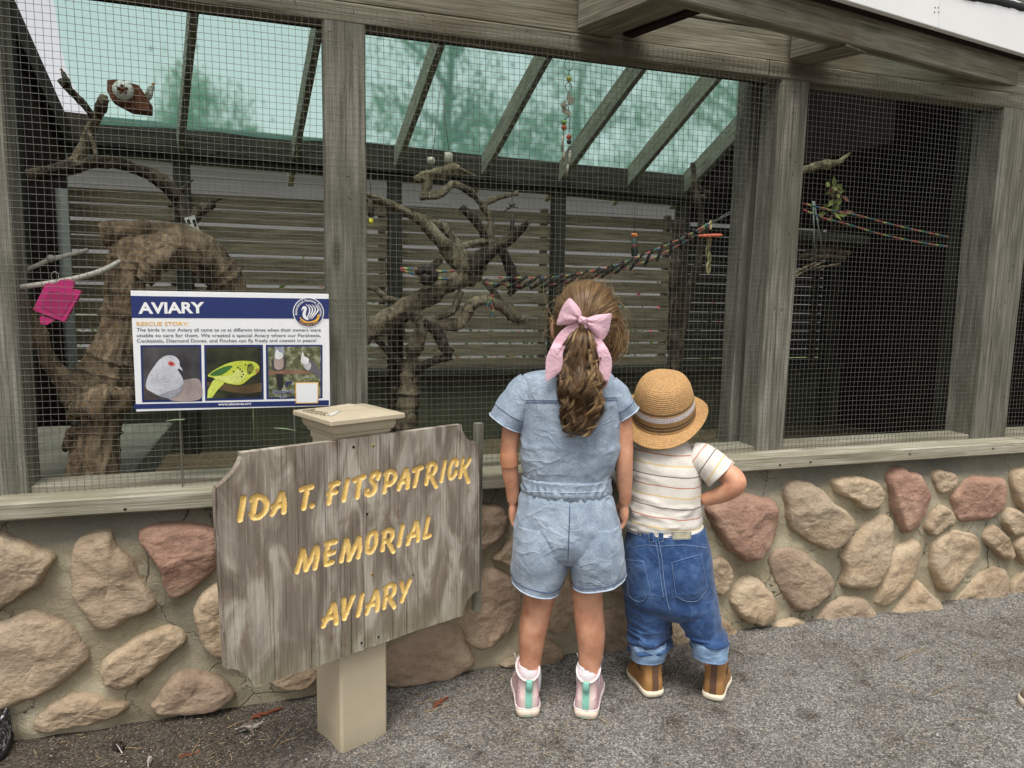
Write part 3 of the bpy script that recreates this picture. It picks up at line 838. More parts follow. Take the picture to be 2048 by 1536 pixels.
def gold_mat():
    t = NT("gold_paint"); c = t.coord(rand=False)
    n = t.noise(c, 120, 4, .7); k = t.noise(t.coord(rand=False, scale=(60, 60, 260)), 1.0, 3, .6)
    col = t.ramp(n, [(.3, srgb(220, 178, 94)), (.7, srgb(244, 212, 138))])
    col = t.mix(t.ramp(k, [(.70, (0, 0, 0)), (.76, (.8, .8, .8))]), col, srgb(70, 54, 32))
    return t.set(col, .55, t.bump(n, .4, .002), Specular_IOR_Level=.3)
m_gold = gold_mat()
SO = PC+SN*.020                                       # a point of the board's front face
def SB(x, y):                                         # picture point -> (s, z) on the board face
    p = PL(x, y, SO, SN); return np.array([(p-SO) @ SU, p[2]])
def zz(z, pts): return [(z[0]+a/z[2], z[1]+b/z[2]) for a, b in pts]
OUT = [(482,906),(483,915),(479,926),(468,944),(458,955),(445,967),(432,977),(430,985),(437,1100),(444,1220),(451,1338),(462,1338),(472,1339),(489,1347),(501,1359),(509,1375),
       (610,1341),(720,1302),(820,1266),(927,1231),(928,1219),(934,1202),(946,1187),(959,1180),(959,1080),(958.5,980),(957.5,886),(945,885),(934,877),(925,862),(923,849),(800,865.5),(690,880),(580,893.5)]
Z1, Z2, Z3 = (460, 900, 7.877), (700, 890, 7.877), (570, 1020, 6.4)
LET = [
 (Z1, [[(212,755),(160,1090)]]),
 (Z1, [[(402,775),(355,1000)], [(352,785),(385,752),(440,735),(515,752),(568,815),(572,910),(520,1000),(440,1055),(375,1062),(345,1005)]]),
 (Z1, [[(812,690),(740,850),(668,1005)], [(822,690),(848,800),(848,970)], [(680,888),(830,858)]]),
 (Z1, [[(1122,622),(1290,578)], [(1220,615),(1160,915)]]),
 (Z1, [[(1290,872),(1294,878)]]),
 (Z1, [[(1612,560),(1556,828)], [(1585,548),(1705,518)], [(1548,690),(1665,660)]]),
 (Z1, [[(1850,482),(1792,782)]]),
 (Z2, [[(75,555),(225,497)], [(152,540),(115,820)]]),
 (Z2, [[(442,520),(452,460),(405,440),(352,490),(340,560),(385,615),(395,685),(360,750),(300,778),(258,755),(272,712)]]),
 (Z2, [[(592,460),(540,738)], [(558,458),(620,415),(690,430),(712,500),(680,575),(620,618),(570,612)]]),
 (Z2, [[(878,395),(820,545),(766,688)], [(890,392),(914,500),(906,668)], [(780,592),(900,568)]]),
 (Z2, [[(1005,397),(1130,355)], [(1075,392),(1020,640)]]),
 (Z2, [[(1250,345),(1200,608)], [(1222,335),(1290,292),(1345,312),(1345,390),(1300,450),(1245,482)], [(1280,490),(1355,652)]]),
 (Z2, [[(1497,262),(1440,560)]]),
 (Z2, [[(1680,310),(1686,255),(1640,232),(1592,300),(1565,420),(1577,510),(1622,508),(1660,450),(1665,412)]]),
 (Z2, [[(1780,227),(1735,500)], [(1885,227),(1845,310),(1765,372)], [(1800,385),(1830,480),(1864,578)]]),
 (Z3, [[(228,520),(155,790)], [(232,520),(262,640),(265,762)], [(268,762),(395,482)], [(405,478),(414,600),(385,740)]]),
 (Z3, [[(556,440),(525,570),(530,692)], [(532,430),(648,405)], [(518,566),(622,541)], [(530,694),(604,668)]]),
 (Z3, [[(788,385),(720,650)], [(792,390),(815,500),(820,632)], [(824,630),(945,358)], [(952,360),(960,480),(935,598)]]),
 (Z3, [[(1130,288),(1080,332),(1055,430),(1062,528),(1110,530),(1155,450),(1166,340),(1150,288),(1130,288)]]),
 (Z3, [[(1282,292),(1245,510)], [(1258,286),(1320,256),(1370,270),(1375,340),(1340,390),(1275,402)], [(1320,402),(1388,532)]]),
 (Z3, [[(1506,202),(1456,448)]]),
 (Z3, [[(1676,158),(1570,430)], [(1685,160),(1706,270),(1700,388)], [(1585,340),(1692,310)]]),
 (Z3, [[(1834,108),(1795,310),(1788,348),(1855,322)]]),
 (Z3, [[(616,1208),(492,1483)], [(626,1208),(650,1330),(656,1448)], [(500,1400),(642,1360)]]),
 (Z3, [[(750,1148),(762,1388)], [(764,1385),(870,1108)]]),
 (Z3, [[(990,1088),(936,1343)]]),
 (Z3, [[(1164,1042),(1046,1318)], [(1172,1042),(1190,1150),(1180,1278)], [(1056,1226),(1182,1190)]]),
 (Z3, [[(1300,1012),(1270,1248)], [(1282,1002),(1340,962),(1395,968),(1400,1040),(1360,1100),(1290,1132)], [(1340,1132),(1398,1238)]]),
 (Z3, [[(1490,932),(1522,1050)], [(1600,902),(1532,1072),(1496,1163)]]),
]
def build_board():
    out = np.array([SB(*p) for p in OUT])
    cell = .00135
    lo = out.min(0)-cell; hi = out.max(0)+cell
    xs = np.arange(lo[0], hi[0], cell); zs = np.arange(lo[1], hi[1], cell)
    X, Z = np.meshgrid(xs, zs, indexing='ij')
    pts = np.stack([X, Z], -1).reshape(-1, 2)
    # signed distance to the outline
    def segd(pts, a, b):
        ab = b-a; t = np.clip(((pts-a) @ ab)/(ab @ ab+1e-12), 0, 1)
        q = a+t[:, None]*ab; return np.linalg.norm(pts-q, axis=1), q
    ins = np.zeros(len(pts), bool); dm = np.full(len(pts), 1e9); near = np.zeros_like(pts)
    n = len(out)
    for i in range(n):
        a, b = out[i], out[(i+1) % n]
        cond = (a[1] > pts[:, 1]) != (b[1] > pts[:, 1])
        with np.errstate(divide='ignore', invalid='ignore'):
            xi = (b[0]-a[0])*(pts[:, 1]-a[1])/(b[1]-a[1])+a[0]
        ins ^= cond & (pts[:, 0] < xi)
        d, q = segd(pts, a, b); m = d < dm; dm[m] = d[m]; near[m] = q[m]
    # strokes
    sd = np.full(len(pts), 1e9); lid = np.zeros(len(pts), int)
    for k, (z, strokes) in enumerate(LET):
        for st in strokes:
            w = np.array([SB(*p) for p in zz(z, st)])
            if len(w) > 2: w = catmull(w, len(w)*4)
            for a, b in zip(w[:-1], w[1:]):
                d, _ = segd(pts, a, b); m = d < sd; sd[m] = d[m]; lid[m] = k
    R = .0064
    Rv = R*(1+.10*vnoise(np.column_stack([pts*140, np.zeros(len(pts))]), 3))
    # crisp groove rims: slide the vertices next to the rim onto it
    S2 = (sd-Rv).reshape(X.shape)
    gx_, gz_ = np.gradient(S2, cell)
    gm = np.sqrt(gx_**2+gz_**2)+1e-6
    sl = np.where(np.abs(S2) < .5*cell, S2, 0)
    pts2 = pts.copy(); pts2[:, 0] -= (sl*gx_/gm**2).ravel(); pts2[:, 1] -= (sl*gz_/gm**2).ravel()
    edge = (dm < .72*cell); pts2[edge] = near[edge]
    depth = np.where(sd < Rv, .0044*np.sqrt(np.clip(1-(sd/Rv)**2, 0, 1)), 0)
    p3 = np.column_stack([pts*np.array([260, 14]), np.zeros(len(pts))])
    crack = np.clip(vnoise(p3, 11)-.45, 0, 1)*.0014+np.clip(vnoise(p3*np.array([.45, .5, 1])+9, 12)-.5, 0, 1)*.003
    dep = np.where(sd < Rv, depth, crack*(dm > .003))
    V = SO+pts2[:, :1]*SU+np.array([0, 0, 1.])*(pts2[:, 1:]-0)-SN*dep[:, None]
    V[:, 2] = pts2[:, 1]
    F = grid_faces(len(xs), len(zs))
    fc = pts[F].mean(1)
    okv = ins | edge
    keep = okv[F].all(1)
    F = F[keep]
    inl = (S2.ravel()[F].mean(1) < 0)
    fl = lid[F[:, 0]]
    ms = Matrix.Rotation(SA, 4, 'Z'); ms.translation = Vector((0, 0, 0))
    R3 = np.array([[SU[0], SU[1], 0], [-SN[0], -SN[1], 0], [0, 0, 1.]])     # world -> board axes
    def put(name, FF, m):
        used = np.unique(FF); mp = np.full(len(V), -1); mp[used] = np.arange(len(used))
        v = (V[used]-PCEN) @ R3.T
        o = mk(name, v, mp[FF], m, sign, True)
        o.rotation_euler = (0, 0, SA)
        return o, v
    put("board_face", F[~inl], m_ply)
    for k in range(len(LET)):
        q = F[inl & (fl == k)]
        if len(q): put("carved_letter", q, m_gold)
    # plywood edges and back
    th = .0185
    fr = np.array([SO+a*SU+np.array([0, 0, z]) for a, z in out]); fr[:, 2] = out[:, 1]
    layers = [fr-SN*(th*j/5) for j in range(6)]
    v = np.vstack(layers); f = []
    for j in range(5):
        for i in range(n):
            f.append((j*n+i, j*n+(i+1) % n, (j+1)*n+(i+1) % n, (j+1)*n+i))
    f.append(tuple(5*n+i for i in range(n)))
    vv = (v-PCEN) @ R3.T
    vv[n:5*n, :] += (rng.normal(0, .0006, (4*n, 3)))*np.array([1, 0, 1])
    o = mk("board_edge", vv, f, m_ply, sign, False); o.rotation_euler = (0, 0, SA); fix_normals(o)
build_board()
def sign_local(o):
    o.location = tuple(np.array(o.location)-PCEN)
# batten along the right edge, behind the sheet
bt = np.array(PL(957, 846, SO-SN*.030, SN)); bb = np.array(PL(957, 1218, SO-SN*.030, SN))
bb[:2] = bt[:2]
o = board("batten", bt-PCEN, bb-PCEN, .022, .020, m_post, sign, up=tuple(SU), ch=.002, warp=.001, seed=61)
# screws in the face
m_brass = plain("brass_screw", srgb(190, 160, 90), .35, Metallic=.7)
m_hole = plain("dark_hole", srgb(24, 20, 16), .9)
for (x, y, m, r) in ((746,891,m_brass,.0036),(744,1148,m_brass,.0034),(707,894,m_hole,.0034),(734,1028,m_hole,.0034),(757,1274,m_hole,.003),(723,1286,m_hole,.003),(826,1150,m_hole,.002)):
    p = PL(x, y, SO, SN)-PCEN
    prof = [p+SN*.0004-SN*.003, p+SN*.0006, p+SN*.0012]
    q, f = tube(prof, [r, r, r*.8], 12); mk("screw", q, f, m, sign)
    if m is m_brass:
        q, f = tube([p+SN*.0012, p+SN*.0016], [r*.4, r*.35], 8); mk("screw_recess", q, f, m_hole, sign)
# composite post and cap
def comp_mat():
    t = NT("beige_composite"); c = t.coord(rand=False)
    n = t.noise(c, 260, 2, .5); a = t.noise(c, 4, 5)
    col = t.ramp(a, [(.3, srgb(176, 163, 138)), (.7, srgb(194, 181, 156))])
    col = t.mix(t.ramp(n, [(.70, (0, 0, 0)), (.74, (.8, .8, .8))]), col, srgb(116, 104, 84))
    z = t.sepx(c)[2]
    col = t.mix(t.ramp(t.math('ADD', z, t.math('MULTIPLY', a, .05)), [(.02, (.5, .5, .5)), (.09, (0, 0, 0))]), col, srgb(130, 118, 98))
    return t.set(col, .5, t.bump(n, .1, .001), Specular_IOR_Level=.35)
m_comp = comp_mat()
def sq(s, z, ch=0.004):
    h = s/2
    q = [(-h+ch, -h), (h-ch, -h), (h, -h+ch), (h, h-ch), (h-ch, h), (-h+ch, h), (-h, h-ch), (-h, -h+ch)]
    return [(a, b, z) for a, b in q]
def sqloft(name, rings, m, parent, close=True):
    v = np.array([sq(s, z, c) for s, z, c in rings]).reshape(-1, 3)
    f = [tuple(q) for q in grid_faces(len(rings), 8, True)]
    if close: f += [tuple(range(8))[::-1], tuple(range((len(rings)-1)*8, len(rings)*8))]
    o = mk(name, v, f, m, parent, False); o.rotation_euler = (0, 0, SA); return fix_normals(o)
# height of the cap rim from where its front corner shows
CW = .192
cc = PCEN+(-SU+SN)*CW/2
zc = 0.7
for _ in range(40):
    zc += (proj((cc[0], cc[1], zc))[1]-852)*.0009
sqloft("post", [(PS, -.03, .006), (PS, zc-.02, .006)], m_comp, sign)
cap = sqloft("cap", [(PS+.004, zc-.052, .003), (PS+.006, zc-.036, .003), (PS+.014, zc-.034, .003), (PS+.018, zc-.027, .003), (PS+.027, zc-.024, .003), (PS+.033, zc-.016, .003),
             (PS+.034, zc-.006, .003), (CW-.004, zc-.002, .003), (CW, zc, .003), (CW, zc+.0085, .003), (CW-.003, zc+.010, .003), (.075, zc+.0195, .002)], m_comp, sign)
m_glass = plain("frosted_cap_glass", srgb(206, 204, 196), .15, Specular_IOR_Level=.6)
v = np.array(sq(.075, zc+.0197, .002)+[(0, 0, zc+.029)]); o = mk("cap_pyramid", v, [(i, (i+1) % 8, 8) for i in range(8)], m_comp, sign, False); o.rotation_euler = (0, 0, SA); fix_normals(o)
# lens on the left slope and its scroll ornament
def on_slope(a, b):            # a: along -u side (0 rim .. 1 top), b: across
    s = (CW/2)*(1-a)+.036*a; z = (zc+.010)*(1-a)+(zc+.0195)*a
    p = np.array([-s, b*s, z]); c_, s_ = math.cos(SA), math.sin(SA)
    return np.array([p[0]*c_-p[1]*s_, p[0]*s_+p[1]*c_, p[2]])+np.array([0, 0, .0012])
mkv = [on_slope(.35, -.75), on_slope(.35, -.45), on_slope(.98, -.75), on_slope(.98, -.95)]
mk("cap_lens", np.array(mkv), [(0, 1, 2, 3)], m_glass, sign, False)
sc = MB()
for k in range(7):
    b0 = -.35+.17*k; pts = [on_slope(.2+.25*(j/9)+.10*math.sin(j*.9+k), b0+.09*math.cos(j*.75)) for j in range(10)]
    sc.add(*tube(catmull(pts, 24), .0008, 5))
sc.build("cap_scroll", plain("scroll_relief", srgb(140, 128, 106), .6), sign)

# ================================================================== printed information sign
YI = -.034
m_pw = plain("sign_white", (.84, .85, .85), .45, 0, 80, .02)
m_navy = plain("print_navy", srgb(28, 44, 102), .45, 0, 80, .05)
m_pgold = plain("print_gold", srgb(226, 172, 62), .5)
m_ptext = plain("print_grey", srgb(72, 78, 92), .5)
pc = [P(x, y, YI) for x, y in ((263, 578), (659, 591), (659, 815), (270, 820))]
IX0, IX1 = (pc[0][0]+pc[3][0])/2, (pc[1][0]+pc[2][0])/2
IZ1, IZ0 = (pc[0][2]+pc[1][2])/2, (pc[2][2]+pc[3][2])/2
isign = thing("information_sign", "white and navy printed AVIARY information sign with three bird pictures, hung on the mesh", "sign", (IX0, YI, IZ0))
IO = np.array([IX0, YI, IZ0])
IW, IH = IX1-IX0, IZ1-IZ0
b = MB(); b.add(*box_vf((0, 0, 0), (IW, .004, IH), .0006)); b.build("panel", m_pw, isign, False)
ZI = (250, 560, 4.6545)
def IS(a, b):                     # point of the enlarged view -> sign coordinates (s, t)
    p = P(ZI[0]+a/ZI[2], ZI[1]+b/ZI[2], YI)
    # straighten the panel outline
    u = (p[0]-pc[0][0])/(pc[1][0]-pc[0][0])
    top = pc[0][2]*(1-u)+pc[1][2]*u; bot = pc[3][2]*(1-u)+pc[2][2]*u
    return np.array([u*IW, (p[2]-bot)/(top-bot)*IH])
LAY = .00025
def flat(name, poly2, layer, m, parent=None, smooth_n=0):
    q = np.array(poly2, float)
    if smooth_n: q = catmull(q, smooth_n, True)
    v = np.column_stack([q[:, 0], np.full(len(q), -LAY*layer), q[:, 1]])
    import mathutils.geometry as mg
    tri = mg.tessellate_polygon([[Vector((a, b_, 0)) for a, b_ in q]])
    o = mk(name, v, [tuple(t_) for t_ in tri], m, parent or isign, False)
    return o
def flatz(name, zpts, layer, m, smooth_n=0, parent=None):
    return flat(name, [IS(*p) for p in zpts], layer, m, parent, smooth_n)
def text_geom(body, bold=0.0, shear=0.0):
    cu = bpy.data.curves.new("txt", 'FONT'); cu.body = body; cu.resolution_u = 3; cu.offset = bold; cu.shear = shear
    ob = bpy.data.objects.new("txt", cu); COL.objects.link(ob)
    dg = bpy.context.evaluated_depsgraph_get(); dg.update()
    me = ob.evaluated_get(dg).to_mesh()
    v = np.array([q.co[:] for q in me.vertices]); f = [tuple(p.vertices) for p in me.polygons]
    ob.evaluated_get(dg).to_mesh_clear()
    bpy.data.objects.remove(ob); bpy.data.curves.remove(cu)
    return v, f
def put_text(name, body, s0, s1, tb, capx, m, layer=6, bold=0.0, cap_ratio=.73, spacing=None):
    """fit one line between s0 and s1 with its baseline at tb and capital height capx; tb may be (left, right)"""
    v, f = text_geom(body, bold)
    w0, w1 = v[:, 0].min(), v[:, 0].max()
    tl, tr = tb if isinstance(tb, tuple) else (tb, tb)
    u = (v[:, 0]-w0)/(w1-w0)
    q = np.column_stack([s0+u*(s1-s0), np.full(len(v), -LAY*layer), tl+(tr-tl)*u+v[:, 1]/cap_ratio*capx])
    return mk(name, q, f, m, isign, False)
flatz("title_band", [(66, 132), (1905, 190), (1905, 375), (72, 337)], 2, m_navy)
flat("title_band_fill", [(0, IS(66, 132)[1]), (.004, IS(66, 132)[1]), (.004, IS(72, 337)[1]), (0, IS(72, 337)[1])], 1, m_navy)
a0, a1 = IS(135, 296), IS(750, 300)
put_text("title_text", "AVIARY", a0[0], a1[0], (a0[1], a1[1]), (IS(140, 190)[1]-a0[1])*.98, m_pw, 4, .035)
a0, a1 = IS(118, 410), IS(600, 416); put_text("subtitle_text", "RESCUE STORY:", a0[0], a1[0], (a0[1], a1[1]), IS(118, 372)[1]-a0[1], m_pgold, 4, .012)
for body, x0, x1, y0, y1 in (("The birds in our Aviary all came to us at different times when their owners were", 118, 1830, 463, 492),
                             ("unable to care for them. We created a special Aviary where our Parakeets,", 120, 1830, 515, 542),
                             ("Cockatiels, Diamond Doves, and Finches can fly freely and coexist in peace!", 120, 1790, 566, 588)):
    a0, a1 = IS(x0, y0), IS(x1, y1)
    put_text("body_text", body, a0[0], a1[0], (a0[1], a1[1]), IS(x0, y0-33)[1]-a0[1], m_ptext, 4, .008)
flatz("footer_band", [(92, 1140), (1905, 1132), (1905, 1180), (94, 1186)], 2, m_navy)
a0, a1 = IS(876, 1164), IS(1183, 1162); put_text("web_address", "www.ahscares.org", a0[0], a1[0], (a0[1], a1[1]), IS(876, 1140)[1]-a0[1], m_pw, 4, .02)
# pictures
def pic_mat(name, stops, sc=6, detail=4, scale=(1, 1, 1)):
    t = NT(name); c = t.coord(rand=False, scale=scale)
    return t.set(t.ramp(t.noise(c, sc, detail), stops), .45)
frames = [[(152,592),(718,598),(728,1124),(168,1124)], [(745,600),(1292,606),(1300,1116),(755,1120)], [(1318,608),(1846,616),(1846,1112),(1325,1114)]]
inner = [[(172,612),(702,618),(706,1102),(186,1102)], [(765,622),(1276,628),(1280,1096),(772,1100)], [(1338,628),(1830,632),(1828,1096),(1345,1096)]]
bgm = [pic_mat("print_dark_grey", [(.35, srgb(46, 44, 48)), (.7, srgb(92, 88, 90))], 14), pic_mat("print_dark_green", [(.4, srgb(20, 22, 16)), (.75, srgb(64, 70, 36))], 18),
       pic_mat("print_foliage", [(.3, srgb(44, 50, 34)), (.5, srgb(96, 100, 66)), (.62, srgb(150, 152, 124)), (.8, srgb(206, 206, 190))], 60)]
for fr, inn, bm_ in zip(frames, inner, bgm):
    flatz("picture_frame", fr, 2, m_navy); flatz("picture", inn, 3, bm_)
def pm(n, r, g, b, v=.2, s=70):
    t = NT(n); a = t.noise(t.coord(rand=False, rot=(0, .8, 0), scale=(1, 1, 3.5)), s*2.2, 5, .7); c_ = t.noise(t.coord(rand=False), 22, 3); v = max(v, .2)
    f_ = t.math('ADD', t.math('MULTIPLY', a, .6), t.math('MULTIPLY', c_, .4)); q = srgb(r, g, b)[:3]
    return t.set(t.ramp(f_, [(.34, tuple(x*(1-2.2*v) for x in q)), (.5, q), (.66, tuple(min(.9, x*(1+1.6*v)) for x in q))]), .45)
w_ = pm("print_dove", 196, 198, 204, .18, 90)
flatz("picture_ground", [(480,960),(600,915),(706,930),(706,1102),(420,1102)], 4, pm("print_pinkish", 158, 144, 140), 40)
flatz("picture_branch", [(186,985),(230,990),(330,1085),(340,1102),(186,1102)], 5, pm("print_branch", 70, 62, 60, .4, 200))
flatz("dove_body", [(205,985),(225,880),(290,780),(330,730),(380,698),(430,690),(480,705),(515,745),(520,785),(545,825),(542,835),(512,815),(500,825),(520,860),(550,920),(545,1000),(500,1055),(430,1090),(350,1075),(260,1030)], 6, w_, 90)
flatz("dove_shade", [(330,1060),(400,1030),(500,1000),(545,960),(540,1010),(490,1060),(420,1090)], 7, pm("print_dove_shade", 150, 152, 160), 40)
flatz("dove_eye_ring", [(408,762),(430,745),(460,755),(475,775),(460,790),(430,788)], 8, pm("print_red", 206, 90, 84), 30)
flatz("dove_eye", [(430,765),(442,758),(452,767),(442,778)], 9, pm("print_black", 22, 20, 20), 16)
flatz("picture_branch", [(772,945),(860,950),(1000,975),(1120,985),(1280,960),(1280,1040),(1150,1060),(980,1040),(772,985)], 4, pm("print_branch_two", 92, 74, 46, .4, 200))
yg = pm("print_parakeet", 196, 208, 70, .15, 90)
flatz("parakeet_tail", [(775,1095),(780,1020),(830,930),(900,900),(930,960),(870,1020),(820,1090)], 5, pm("print_tail", 206, 220, 96), 0)
flatz("parakeet_body", [(780,885),(850,830),(950,780),(1050,755),(1150,755),(1220,770),(1258,810),(1255,850),(1225,880),(1180,905),(1140,940),(1080,975),(980,965),(880,930),(830,905)], 6, yg, 80)
flatz("parakeet_wing", [(800,880),(860,835),(950,800),(1010,800),(960,850),(890,885)], 7, pm("print_wing_green", 60, 110, 50, .25, 120), 40)
flatz("parakeet_wing", [(830,905),(930,890),(1010,880),(1060,830),(1120,850),(1130,900),(1060,960),(960,950)], 7, pm("print_wing_pale", 214, 222, 120), 40)
for (x, y) in ((1080,830),(1100,850),(1110,880),(1095,900),(1060,815),(1130,790),(1160,800),(1180,790),(1170,860),(1020,850)):
    flatz("parakeet_spot", [(x-9,y-5),(x+4,y-9),(x+10,y+4),(x-3,y+9)], 8, pm("print_black_spot", 40, 44, 24))
flatz("parakeet_face", [(1150,790),(1195,785),(1210,830),(1170,880),(1145,860)], 8, pm("print_face", 120, 124, 50), 24)
flatz("parakeet_beak", [(1222,835),(1248,825),(1250,850),(1228,875)], 9, pm("print_beak", 176, 140, 70), 16)
flatz("picture_post", [(1400,628),(1490,629),(1480,840),(1405,840)], 4, pm("print_post", 150, 154, 166))
flatz("picture_branch", [(1340,855),(1480,840),(1650,850),(1830,870),(1828,900),(1720,880),(1560,885),(1345,890)], 5, pm("print_branch_three", 132, 100, 78, .3, 160))
flatz("cockatiel_tail", [(1410,880),(1480,880),(1480,1000),(1450,1040),(1425,1000)], 6, pm("print_charcoal", 36, 36, 38))
flatz("cockatiel_body", [(1372,760),(1400,730),(1480,725),(1510,760),(1500,830),(1450,850),(1385,840)], 6, pm("print_dark_wings", 70, 66, 66), 40)
flatz("cockatiel_breast", [(1400,720),(1440,735),(1478,730),(1480,820),(1440,840),(1400,820)], 7, pm("print_breast", 168, 150, 142), 30)
flatz("cockatiel_head", [(1405,690),(1425,650),(1440,675),(1470,690),(1475,725),(1440,745),(1408,730)], 8, pm("print_white_head", 226, 226, 222), 30)
flatz("cockatiel_body", [(1680,770),(1720,760),(1780,790),(1820,860),(1826,930),(1760,880),(1700,850)], 6, pm("print_grey_wing", 96, 96, 102), 40)
flatz("cockatiel_breast", [(1660,770),(1700,765),(1740,800),(1720,850),(1680,830)], 7, pm("print_pale_breast", 190, 188, 190), 30)
flatz("cockatiel_head", [(1645,745),(1660,680),(1680,720),(1715,740),(1715,775),(1680,795),(1650,780)], 8, pm("print_white_head_two", 220, 222, 220), 30)
# empty code panel, sponsor line and arrow
flatz("code_frame", [(1592,960),(1808,962),(1806,1158),(1596,1158)], 9, m_pgold); flatz("code_panel", [(1600,968),(1800,970),(1798,1150),(1604,1150)], 10, m_pw)
for body, x0, x1, y in (("Sponsor", 1386, 1582, 1058), ("Us", 1455, 1508, 1106)):
    a0, a1 = IS(x0-3, y), IS(x1+3, y); put_text("sponsor_halo", body, a0[0], a1[0], a0[1], IS(x0, y-32)[1]-a0[1], m_pw, 8, .06)
    a0, a1 = IS(x0, y), IS(x1, y); put_text("sponsor_text", body, a0[0], a1[0], a0[1], IS(x0, y-32)[1]-a0[1], m_navy, 9, .03)
flatz("arrow", [(1500,1000),(1503,970),(1515,952),(1545,950),(1540,940),(1568,960),(1548,975),(1546,964),(1525,966),(1518,980),(1520,1000)], 9, m_navy)
# round emblem: ring lettering, swan with striped wing, cupped hand
ec = IS(1716, 313); er = abs(IS(1860, 313)[0]-IS(1572, 313)[0])/2
def disc(name, r, layer, m, n=48):
    return flat(name, [(ec[0]+r*math.cos(t_), ec[1]+r*math.sin(t_)) for t_ in np.linspace(0, 2*math.pi, n, endpoint=False)], layer, m)
disc("emblem_rim", er, 5, m_pw); disc("emblem_disc", er*.945, 6, m_navy)
def ring_text(body, r, size, a_mid, span, m, inward=False, bold=.02):
    gs = [text_geom(ch, bold) if ch != ' ' else None for ch in body]
    ws = [(g[0][:, 0].max()-g[0][:, 0].min()+.09) if g else .35 for g in gs]
    tot = sum(ws); pos = 0; mb = MB()
    for g, w in zip(gs, ws):
        mid = (pos+w/2)/tot-.5; pos += w
        if not g: continue
        a = a_mid-mid*span if not inward else a_mid+mid*span
        v = g[0].copy(); v[:, 0] -= (v[:, 0].max()+v[:, 0].min())/2
        v = v*size*np.array([span*r/(tot*size), 1, 1])
        rr = r+v[:, 1] if not inward else r-v[:, 1]
        aa = a-v[:, 0]/r if not inward else a+v[:, 0]/r
        mb.add(np.column_stack([ec[0]+rr*np.cos(aa), np.full(len(v), -LAY*8), ec[1]+rr*np.sin(aa)]), g[1])
    mb.build("emblem_text", m, isign, False)
ring_text("Associated Humane Societies", er*.73, er*.24, math.radians(88), math.radians(215), m_pw)
ring_text("POPCORN PARK", er*.90, er*.19, math.radians(272), math.radians(96), m_pgold, True, .0)
flatz("emblem_hand", [(1636,352),(1660,375),(1700,395),(1745,395),(1790,370),(1800,335),(1820,338),(1810,380),(1770,405),(1710,412),(1665,400),(1640,375)], 8, m_pgold, 60)
flatz("emblem_swan", [(1655,272),(1668,255),(1690,258),(1700,275),(1693,310),(1690,340),(1715,375),(1712,382),(1690,378),(1662,350),(1664,310),(1674,282),(1660,285),(1648,300)], 9, m_pw, 60)
for k in range(4):
    x = 1700+26*k
    st = [(x-10+k*2, 235+k*2), (x+20+k*2, 262+k*6), (x+26-k*2, 305), (x+8-k*7, 348), (x-10-k*9, 378)]
    p = np.array([IS(*q) for q in catmull(st, 16)])
    T = np.gradient(p, axis=0); N = np.column_stack([-T[:, 1], T[:, 0]]); N /= np.linalg.norm(N, axis=1)[:, None]
    wd = er*.045*np.sin(np.linspace(.25, 3.0, 16))[:, None]
    flat("emblem_wing", np.vstack([p+N*wd, (p-N*wd)[::-1]]), 8, m_pw)
# wire legs behind the panel
m_galv = plain("galvanised_rod", srgb(150, 150, 146), .4, Metallic=.6)
for x, yb in ((359, 985), (588, 930)):
    a = P(x, 815, YI+.008)-IO; b_ = P(x, yb, YI+.008)-IO; b_[0] = a[0]
    b_[2] = ZT-IZ0 if yb > 960 else b_[2]-.08
    mk("wire_leg", *tube([a+np.array([0, 0, .12]), a, b_], .0019, 8), m_galv, isign)
m_tie = plain("pale_green_tie", srgb(150, 170, 130), .5)
for (x0, y0, x1, y1) in ((332, 842, 369, 839), (548, 856, 592, 861)):
    mk("cable_tie", *tube([P(x0, y0, YI-.002)-IO, P((x0+x1)/2, (y0+y1)/2-1, YI-.006)-IO, P(x1, y1, YI)-IO], [.0008, .0014, .0016], 6), m_tie, isign)
# ================================================================== driftwood and branches inside
def bark(name, dark, mid, pale):
    t = NT(name)
    c = t.coord(rand=False); a = t.noise(c, 9, 6, .62, .6); b_ = t.noise(c, 70, 5, .7); d = t.noise(t.coord(rand=False, scale=(1, 1, .25)), 34, 5, .7, 1.0)
    col = t.ramp(a, [(.3, dark), (.5, mid), (.72, pale)])
    col = t.mix(.85, col, t.ramp(d, [(.36, (.22, .2, .18)), (.58, (1.12, 1.1, 1.08))]), 'MULTIPLY')
    nb = t.bump(b_, .7, .005); nb = t.bump(d, 1.0, .012, nb)
    return t.set(col, .9, nb, Specular_IOR_Level=.15)
m_drift = bark("driftwood", srgb(92, 78, 60), srgb(140, 122, 98), srgb(172, 156, 130))
m_branch = bark("branch_wood", srgb(74, 62, 50), srgb(124, 108, 90), srgb(162, 146, 124))
m_darkbr = bark("dark_branch", srgb(44, 36, 30), srgb(76, 64, 54), srgb(110, 96, 82))
